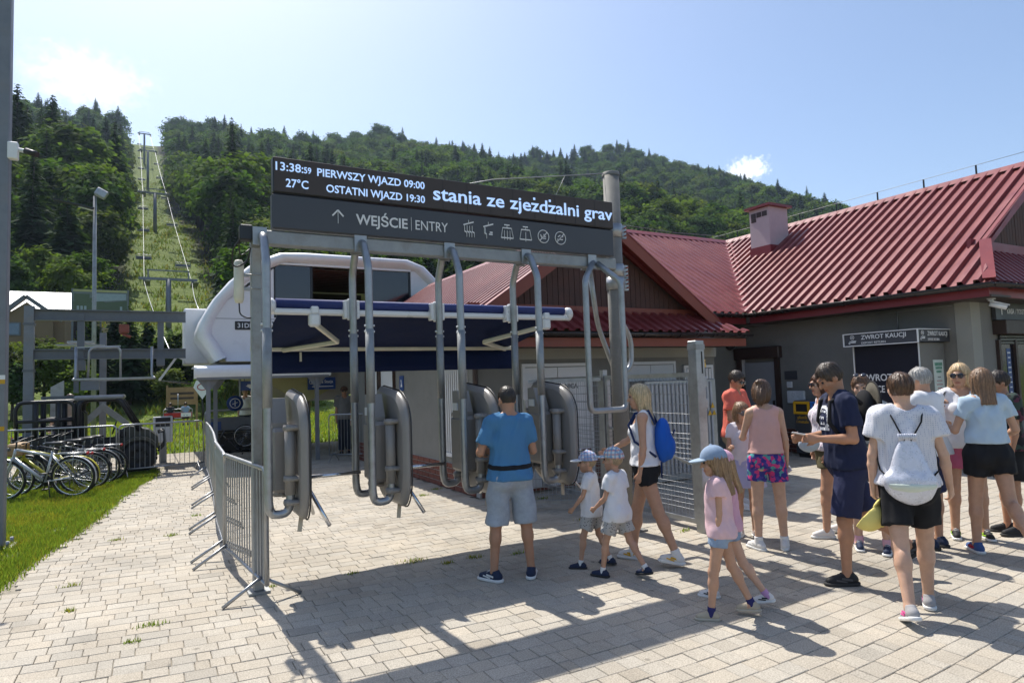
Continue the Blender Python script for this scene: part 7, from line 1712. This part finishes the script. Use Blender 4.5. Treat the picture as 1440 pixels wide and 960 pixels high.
# --- blonde woman with blue backpack
bl = person((3.98, 4.62), 84, 1.63, 'blonde woman in white tank top and black shorts with her hand out to the boys', MID, ('long', (.46, .35, .20)), dict(mat=WHITE_T, name='tank_top', sleeve=0, hem=.96, loose=.010, scoop=.05, neck=.085), dict(mat=BLACK_T, len=.34, loose=.012, waist=1.03), (WHITE_S, SOLE_W, YEL_A), legs=((14, 6, 1), (-17, 4, 2, 8)), arms=[((.15, .55, -.8), (-.02, .80, -.45), (0, .9, -.3), None, .4), ((-.10, -.02, -1), (.02, .16, -1), None, None, .5)], fem=True, head=(4, 6), socks=SOCK_W, seed=8)
def worn(info, name, label, cat, mk):
    o = empty(name, info['root'].location, 0, label, cat); o.rotation_euler = info['root'].rotation_euler; o.scale = (info['S'],)*3; mk(o, info['T'], info); return o
def sd_obj(name, s, m, parent, it=2): V_, F_ = s.mesh(); V_ = smooth_v(V_, F_, it); return link(name, np_mesh(name, V_, F_), m, parent)
def mk_backpack(col, dark):
    def f(o, T, I):
        c = T(0, -.19, 1.20); s = SDF(c-.28, c+.28, .011); s.ell(c+[0, .0, 0], (.15, .085, .22), k=0); s.ell(c+[0, -.055, -.07], (.12, .06, .12), k=.02); s.wrinkle(.004, 24, 3); sd_obj('pack', s, col, o)
        for x in (-1, 1):
            k = MB(); k.tube([tuple(T(x*.10, -.13, 1.36)), tuple(T(x*.105, -.07, 1.495)), tuple(T(x*.11, .06, 1.47)), tuple(T(x*.135, .125, 1.36)), tuple(T(x*.17, .07, 1.20)), tuple(T(x*.13, -.13, 1.05))], .013, 6); k.build('strap', dark, o)
        k = MB(); k.tube([tuple(c+[-.09, -.10, .06]), tuple(c+[0, -.115, .10]), tuple(c+[.09, -.10, .06])], .006, 5); k.build('zip', dark, o)
        k = MB(); k.tube([tuple(T(-.10, -.17, 1.0)), tuple(T(-.115, -.17, .84))], .008, 5); k.build('loose_strap', dark, o)
    return f
worn(bl, 'backpack', 'bright blue backpack on the blonde woman', 'backpack', mk_backpack(cloth('pack_blue', (.015, .10, .45)), cloth('pack_navy', (.015, .03, .10))))
k = MB(); k.tube([(-.07, .075, 0), (0, .098, .01), (.07, .075, 0)], .008, 6)
# --- girls walking left
person((3.50, 3.30), 90, 1.15, 'girl in denim cap, pale pink t-shirt and denim shorts walking to the left', MID, ('long', (.24, .15, .08)), dict(mat=cloth('pale_pink', (.68, .46, .49)), sleeve=.42, hem=.86, loose=.032, wr=.007), dict(mat=DENIM_B, len=.36, loose=.022, waist=.98), (BEIGE_S, cloth('sole_beige', (.45, .40, .32))), legs=((-15, 10, 2, -5), (11, 5, 2)), fem=True, child=.62, cap=(DENIM_B, cloth('cap_denim', (.30, .38, .46))), socks=SOCK_N, arms=[None, ((-.10, .0, -1), (.0, .12, -1), None, None, .5)], head=(8, 10), seed=11, res=.010)
person((3.78, 3.48), 90, 1.10, 'girl in pink cap mostly hidden behind the girl in the denim cap', FAIR, ('long', (.30, .20, .11)), dict(mat=cloth('rose_tee', (.62, .36, .46)), sleeve=.42, hem=.88, loose=.02), dict(mat=DENIM_B, len=.36, loose=.02), (WHITE_S, SOLE_W, BLACK_S), legs=((20, 10, 2), (-20, 14, 2, -6)), fem=True, child=.62, cap=(cloth('cap_pink', (.72, .42, .53)),)*2, socks=SOCK_L, head=(20, 14), seed=12, res=.012)
# --- girl in floral shorts, child and man in coral
FLO = pattern('floral', ((.05, .045, .24), (.62, .06, .22), (.10, .34, .36), (.09, .06, .30)), 30)
pk = person((5.20, 4.26), 14, 1.60, 'girl seen from behind in pale pink vest top and blue floral shorts', FAIR, ('pony', (.10, .055, .03)), dict(mat=cloth('vest_pink', (.68, .40, .36)), name='vest_top', sleeve=0, hem=1.0, loose=.010, neck=.10, wr=.003), dict(mat=FLO, len=.50, loose=.014, flare=.012, waist=1.05), (WHITE_S, SOLE_W, SOLE_W), legs=((2, 3, 4, 0, -18), (1, 4, 3, 0, 30)), fem=True, child=.2, arms=[((.16, .0, -1), (.10, .30, -.95), None, None, .55), ((-.2, .3, -.9), (.15, .85, -.1), None, None, .6)], head=(-28, 6), socks=SOCK_W, seed=13)
k = MB(); k.box((0, 0, 0), (.01, .06, .09), ch=.003); cd = k.build('ticket_card', WHITE_T); cd.location = pk['w'](pk['A'][0][2]+pk['A'][0][3]*.12); cd.rotation_euler = (.9, .3, 0); tag(cd, 'white ticket card in the right hand of the girl in floral shorts', 'card')
person((5.44, 4.74), 180, 1.36, 'child with glasses between the coral man and the girl in floral shorts', MID, ('pony', (.20, .12, .065)), dict(mat=cloth('child_white', (.66, .63, .68)), sleeve=.45, hem=.92, loose=.02), dict(mat=cloth('lavender', (.42, .42, .62)), len=.62, loose=.02, flare=.05, skirt=True, name='skirt'), (WHITE_S, SOLE_W), child=.4, fem=True, glasses=('spec', 0), head=(25, 5), arms=[((.15, .25, -.95), (-.1, .85, .2), None, None, .5), None], seed=14, res=.012)
person((6.55, 5.80), 245, 1.72, 'man in coral t-shirt and glasses looking down beside the grey door', TAN, ('short', (.045, .030, .020)), dict(mat=cloth('coral', (.68, .15, .105)), sleeve=.62, hem=.90, loose=.026, wr=.006), dict(mat=cloth('khaki', (.34, .27, .18)), len=.88, loose=.03), (WHITE_S, SOLE_W), legs=((3, 3, 3), (-2, 3, 4)), glasses=('spec', 0), head=(-8, 24), arms=[((.18, .12, -.97), (-.05, .72, -.55), None, None, .6), ((-.2, .2, -.95), (.1, .8, -.3), None, None, .6)], seed=15)
# --- woman with long brown hair
wb_ = person((6.12, 4.25), 105, 1.66, 'woman with long brown hair and sunglasses carrying a pale blue handbag', MID, ('long', (.09, .04, .02)), dict(mat=pattern('lilac_print', ((.66, .62, .66), (.45, .30, .42), (0, 0, 0)), 40, 'dots'), name='blouse', sleeve=0, hem=.92, loose=.02, neck=.085), dict(mat=cloth('olive', (.095, .085, .045)), len=.45, loose=.02), (WHITE_S, SOLE_W), legs=((-8, 6, 2), (8, 5, 2)), fem=True, glasses=('sun', 0), arms=[None, ((-.14, .10, -1), (.0, .12, -1), None, None, .6)], head=(6, 4), seed=17)
def mk_handbag(o, T, I):
    c = T(-.16, .22, 1.0); s = SDF(c-.2, c+.2, .009); s.ell(c, (.055, .11, .085), k=0); s.wrinkle(.004, 40, 2); sd_obj('pouch', s, cloth('bag_pale_blue', (.42, .52, .60)), o); k = MB(); k.tube([tuple(c+[0, -.08, .06]), tuple(T(-.15, .10, 1.25)), tuple(T(-.10, .02, 1.50)), tuple(T(-.02, -.08, 1.44))], .006, 5); k.build('strap', WHITE_T, o)
worn(wb_, 'handbag', 'pale blue quilted handbag at the side of the brown-haired woman', 'handbag', mk_handbag)
# --- man in navy
def ring(x, z): r = np.hypot(x*1.0, (z-.01)*.85); return ((r < .095) & (r > .076) & (z > -.06)) | ((np.abs(z+.062) < .010) & (np.abs(x) < .09)) | ((np.hypot((np.mod(x+.02, .04)-.02), (np.mod(z, .05)-.025)) < .011) & (r < .07) & (z > -.05))
nv = person((4.95, 3.27), 108, 1.76, 'man in navy t-shirt with white print and navy shorts looking down at a card', TAN, ('short', (.045, .027, .017)), dict(mat=NAVY_T, sleeve=.66, hem=.90, loose=.026, wr=.006, print=[(1, ring, cloth('print_white', (.68, .70, .74)))]), dict(mat=NAVY_B, len=.92, loose=.028, flare=.016, wr=.006), (BLACK_S, SOLE_D, cloth('shoe_dark_grey', (.08, .08, .085))), legs=((-22, 28, 2, -34), (10, 8, 3)), arms=[((.12, .12, -1), (-.32, .88, -.05), None, None, .7), ((-.16, -.08, -1), (.10, .95, .02), (.15, .95, .08), (.9, 0, -.2), .6)], head=(4, 34), lean=4, seed=18)
k = MB(); k.box((0, 0, 0), (.06, .10, .006), ch=.002); cd = k.build('ticket_card', WHITE_T); cd.location = nv['w'](nv['A'][1][2]+nv['A'][1][3]*.15+[0, 0, .03]); cd.rotation_euler = (.2, .2, .8); tag(cd, 'white card held by the man in the navy t-shirt', 'card')
def mk_hatpack(o, T, I):
    c = T(.02, -.20, 1.30); s = SDF(c-.3, c+.3, .012); s.ell(c, (.13, .08, .21), k=0); sd_obj('pack', s, BLACK_T, o)
    k = MB(); k.lathe([(0, -.035), (.07, -.03), (.09, .0), (.165, .012), (.17, .02), (.09, .015), (0, .02)], (0, 0, 0), axis='Y', seg=22); h = k.build('sun_hat', cloth('hat_olive', (.10, .09, .07)), o); h.location = T(.02, -.285, 1.40); k = MB(); k.tube([(.168*math.cos(i*.285), .014, .168*math.sin(i*.285)) for i in range(22)], .008, 6, closed=True); k.build('brim_trim', BLACK_T, h)
    for x in (-1, 1): k = MB(); k.tube([tuple(T(x*.11, -.14, 1.40)), tuple(T(x*.115, -.05, 1.50)), tuple(T(x*.12, .10, 1.44)), tuple(T(x*.14, .13, 1.28)), tuple(T(x*.17, .03, 1.10))], .018, 6); k.build('strap', BLACK_T, o)
worn(nv, 'backpack', 'black backpack with a dark sun hat on the man in navy', 'backpack', mk_hatpack)
# --- woman in patterned top, man in white polo (behind)
PAT = pattern('grey_print', ((.30, .31, .30), (.08, .10, .10), (.48, .48, .44), (.16, .20, .19)), 34)
person((5.88, 3.68), 165, 1.63, 'woman in grey patterned top with sunglasses pushed up on her head', FAIR, ('short', (.12, .065, .035)), dict(mat=PAT, name='blouse', sleeve=.6, hem=.90, loose=.025), dict(mat=cloth('denim_dark', (.05, .06, .09)), len=.5, loose=.02), (NAVY_S, SOLE_W, SOLE_W), fem=True, glasses=('sun', 1), socks=SOCK_P, legs=((0, 3, 3, 0, 20), (2, 4, 4)), head=(10, 8), seed=20, res=.012)
person((6.44, 3.42), 62, 1.68, 'grey-haired man in white polo shirt with his back turned beside the kiosk', MID, ('short', (.30, .29, .27)), dict(mat=WHITE_T, name='polo_shirt', sleeve=.75, hem=.90, loose=.03), dict(mat=NAVY_B, len=.9, loose=.03), (NAVY_S, SOLE_D), arms=[((.15, .1, -1), (-.1, .85, .1), None, None, .6), ((-.18, .1, -1), (.1, .85, .1), None, None, .6)], head=(6, 14), seed=21, res=.012)
# --- woman with drawstring bag
DOT = pattern('white_dotted', ((.66, .66, .70), (.40, .42, .52)), 70, 'dots')
dw = person((4.63, 2.61), 12, 1.66, 'short-haired woman seen from behind in a white dotted top and black shorts, walking away', FAIR, ('short', (.075, .042, .024)), dict(mat=DOT, name='blouse', sleeve=.52, hem=.93, loose=.036, neck=.085, wr=.006), dict(mat=BLACK_T, len=.66, loose=.024, flare=.014), (GREY_S, SOLE_W, PINK_A), legs=((13, 6, 2), (-16, 10, 1, -20)), fem=True, arms=[((.30, -.05, -1), (.16, .22, -1), None, (-.6, .5, 0), .55), ((-.24, .0, -1), (-.02, .10, -1), None, None, .8)], head=(4, 10), belly=.02, seed=23)
def mk_drawstring(o, T, I):
    c = T(-.02, -.155, 1.12); s = SDF(c-[.26, .2, .32], c+[.26, .2, .32], .010); s.rc(c+[.0, .0, .15], c+[0, -.02, -.14], .055, .165, .02, sy=.42); s.ell(c+[0, -.02, -.14], (.165, .075, .075), k=.04); s.plane((0, 0, 1), c+np.array([0, 0, .20])); s.wrinkle(.006, 26, 9, .25)
    sd_obj('sack', s, mat('cloth_pearl', (.66, .67, .74), .3, .25, .10, 30, .25, 200), o); s = SDF(c-[.26, .2, .32], c+[.26, .2, .32], .010); s.ell(c+[0, -.026, -.155], (.166, .084, .070), k=0); s.plane((0, 0, 1), c+np.array([0, 0, -.145])); sd_obj('sack_bottom', s, cloth('bag_mint', (.60, .66, .58)), o)
    k = MB(); 
    for i in range(9): k.tube([tuple(c+[-.05+.0125*i, -.015, .15]), tuple(c+[-.055+.0138*i, -.02, .20])], .008, 5)
    k.build('gathered_neck', mat('cloth_pearl', (.66, .67, .74), .3), o)
    for x in (-1, 1): k = MB(); k.tube([tuple(c+[x*.02, -.02, .15]), tuple(T(x*.085, -.125, 1.40)), tuple(T(x*.115, -.06, 1.495)), tuple(T(x*.13, .06, 1.46)), tuple(T(x*.19, .06, 1.25)), tuple(T(x*.19, -.07, 1.05)), tuple(c+[x*.13, -.02, -.12])], .006, 6); k.build('cord', BLACK_T, o)
worn(dw, 'drawstring_bag', 'pearly white drawstring bag with black cords on the short-haired woman', 'bag', mk_drawstring)
(V1, F1), (V2, F2) = piece('cap', cap_piece); YC_ = cloth('cap_yellow', (.72, .62, .20))
yc = empty('yellow_cap', dw['w'](dw['A'][1][2]+dw['A'][1][3]*.13+[-.055, .0, -.06]), 0, 'yellow baseball cap hanging from the hand of the short-haired woman', 'cap'); yc.rotation_euler = (2.2, .3, .5)
link('crown', mesh_of('cap_crown', V1, F1), YC_, yc); link('brim', mesh_of('cap_brim', V2, F2), YC_, yc)
# --- sunglasses woman and girl in light blue
sg = person((7.07, 3.41), 192, 1.71, 'blonde woman facing the camera in sunglasses, white t-shirt with pink flower and pink shorts', MID, ('bob', (.50, .36, .20)), dict(mat=WHITE_T, sleeve=.48, hem=.90, loose=.024, neck=.085, print=[(1, flower, cloth('print_pink', (.60, .42, .52)))]), dict(mat=cloth('pink_shorts', (.46, .11, .20)), len=.52, loose=.018), (BLACK_S, SOLE_W, GREEN_A), legs=((2, 2, 3), (1, 3, 3)), fem=True, glasses=('sun', 0), arms=[((.22, .1, -.97), (-.02, .60, .62), None, (-1, .2, 0), .8), ((-.22, .1, -1), (.35, .85, .12), None, None, .7)], head=(-24, 4), seed=25)
k = MB(); k.box((0, 0, 0), (.07, .010, .14), ch=.004); ph = k.build('mobile_phone', M['black']); ph.location = sg['w'](sg['A'][0][2]+sg['A'][0][3]*.10+[0, .03, .02]); ph.rotation_euler = (.4, 0, .3); tag(ph, 'dark mobile phone in the hand of the woman in sunglasses', 'phone')
person((6.62, 3.0), 22, 1.66, 'girl seen from behind in light blue crop t-shirt and black shorts', MID, ('straight', (.17, .10, .055)), dict(mat=cloth('ice_blue', (.46, .58, .68)), name='crop_top', sleeve=.50, hem=1.04, loose=.012), dict(mat=BLACK_T, len=.42, loose=.024, flare=.016, waist=1.08), (cloth('shoe_blue', (.06, .11, .26)), SOLE_W, RED_A), legs=((-14, 34, 2, -48), (6, 5, 3)), fem=True, arms=[((.34, .1, -.93), (.05, .8, -.25), None, None, .5), ((-.34, .1, -.93), (.1, .8, .1), None, None, .6)], head=(6, 6), seed=26)
person((7.55, 3.25), 118, 1.62, 'person in black floral shirt cut off by the right edge of the picture', TAN, ('short', (.03, .02, .015)), dict(mat=pattern('black_floral', ((.02, .018, .02), (.10, .03, .05), (.04, .06, .05)), 26), sleeve=.7, hem=.9, loose=.028), dict(mat=BLACK_T, len=.8, loose=.03), (BLACK_S, SOLE_D), seed=27, res=.013, head=(0, 8))
# --- far figures around the station
person((4.25, 16.2), 182, 1.68, 'lift attendant in grey polo shirt and cap standing behind the canopy barrier', TAN, ('short', (.05, .035, .025)), dict(mat=cloth('grey_polo', (.20, .19, .175)), name='polo_shirt', sleeve=.7, hem=.9, loose=.028), dict(mat=cloth('dark_trousers', (.03, .035, .05)), len=1.9, loose=.025, name='trousers'), (BLACK_S, SOLE_D), cap=(cloth('cap_brown', (.12, .065, .04)),)*2, glasses=('sun', 0), seed=31, res=.014)
w3 = person((4.42, 15.55), 20, 1.58, 'woman in white vest seen from behind beside the lift attendant', MID, ('bun', (.32, .28, .24)), dict(mat=WHITE_T, name='vest_top', sleeve=0, hem=.95, loose=.014), dict(mat=cloth('blue_shorts', (.06, .10, .22)), len=.6, loose=.02), (BLACK_S, SOLE_D), fem=True, seed=32, res=.014)
worn(w3, 'backpack', 'turquoise backpack on the woman beside the lift attendant', 'backpack', mk_backpack(cloth('pack_turquoise', (.02, .25, .48)), BLACK_T))
for (x, y, c, l, f) in ((-2.02, 19.6, (.06, .05, .05), 'dark-clothed person left of a pair behind the utility vehicle', 60), (-1.78, 19.8, (.30, .24, .20), 'beige-clothed person right of a pair behind the utility vehicle', 40)):
    person((x, y), f, 1.72, l, MID, ('short', (.10, .06, .04)), dict(mat=cloth('far_%d' % int(abs(x)*100), c), sleeve=.6, hem=.9, loose=.02), dict(mat=NAVY_B, len=.9, loose=.02), (BLACK_S, SOLE_D), seed=33, res=.018)
for i, (dx, c, l) in enumerate(((-.27, (.03, .03, .035), 'rider in dark shirt on the left of the approaching lift chair'), (.27, (.25, .34, .46), 'rider in blue shirt on the right of the approaching lift chair'))):
    person((.95+dx, 29.02, .62-.50), 0, 1.15, l, MID, ('short', (.06, .035, .02)), dict(mat=cloth('rider_%d' % i, c), sleeve=.6, hem=.95, loose=.02), dict(mat=NAVY_B, len=.9, loose=.02), (BLACK_S, SOLE_D), legs=((80, 80, 3), (80, 80, 3)), sit=True, seed=35+i, res=.02)
for (x, y, l, f) in ((2.62, 22.0, 'fair-haired person in white on the left of the pair seen under the canopy', 180), (2.86, 22.1, 'dark-haired person in white on the right of the pair seen under the canopy', 170)):
    person((x, y), f, 1.72, l, MID, ('short', (.28, .2, .12) if x < 2.7 else (.05, .03, .02)), dict(mat=WHITE_T, sleeve=.6, hem=.9, loose=.02), dict(mat=NAVY_B, len=.9, loose=.02), (BLACK_S, SOLE_D), seed=37, res=.018)
# ================================================================= SUMMER HAZE
hzb = MB(); hzb.box((350, 250, 111), (1940, 1140, 228)); haze = hzb.build('haze', None); tag(haze, kind='stuff'); haze['label'] = 'thin bluish summer haze in the valley air'; haze['category'] = 'haze'
hm = bpy.data.materials.new('haze'); hm.use_nodes = True; hn = hm.node_tree.nodes; hn.clear(); ho = hn.new('ShaderNodeOutputMaterial'); hv = hn.new('ShaderNodeVolumePrincipled')
hv.inputs['Color'].default_value = (.62, .80, 1, 1); hv.inputs['Density'].default_value = .00016; hv.inputs['Anisotropy'].default_value = .35
hm.node_tree.links.new(hv.outputs[0], ho.inputs['Volume']); haze.data.materials.append(hm)
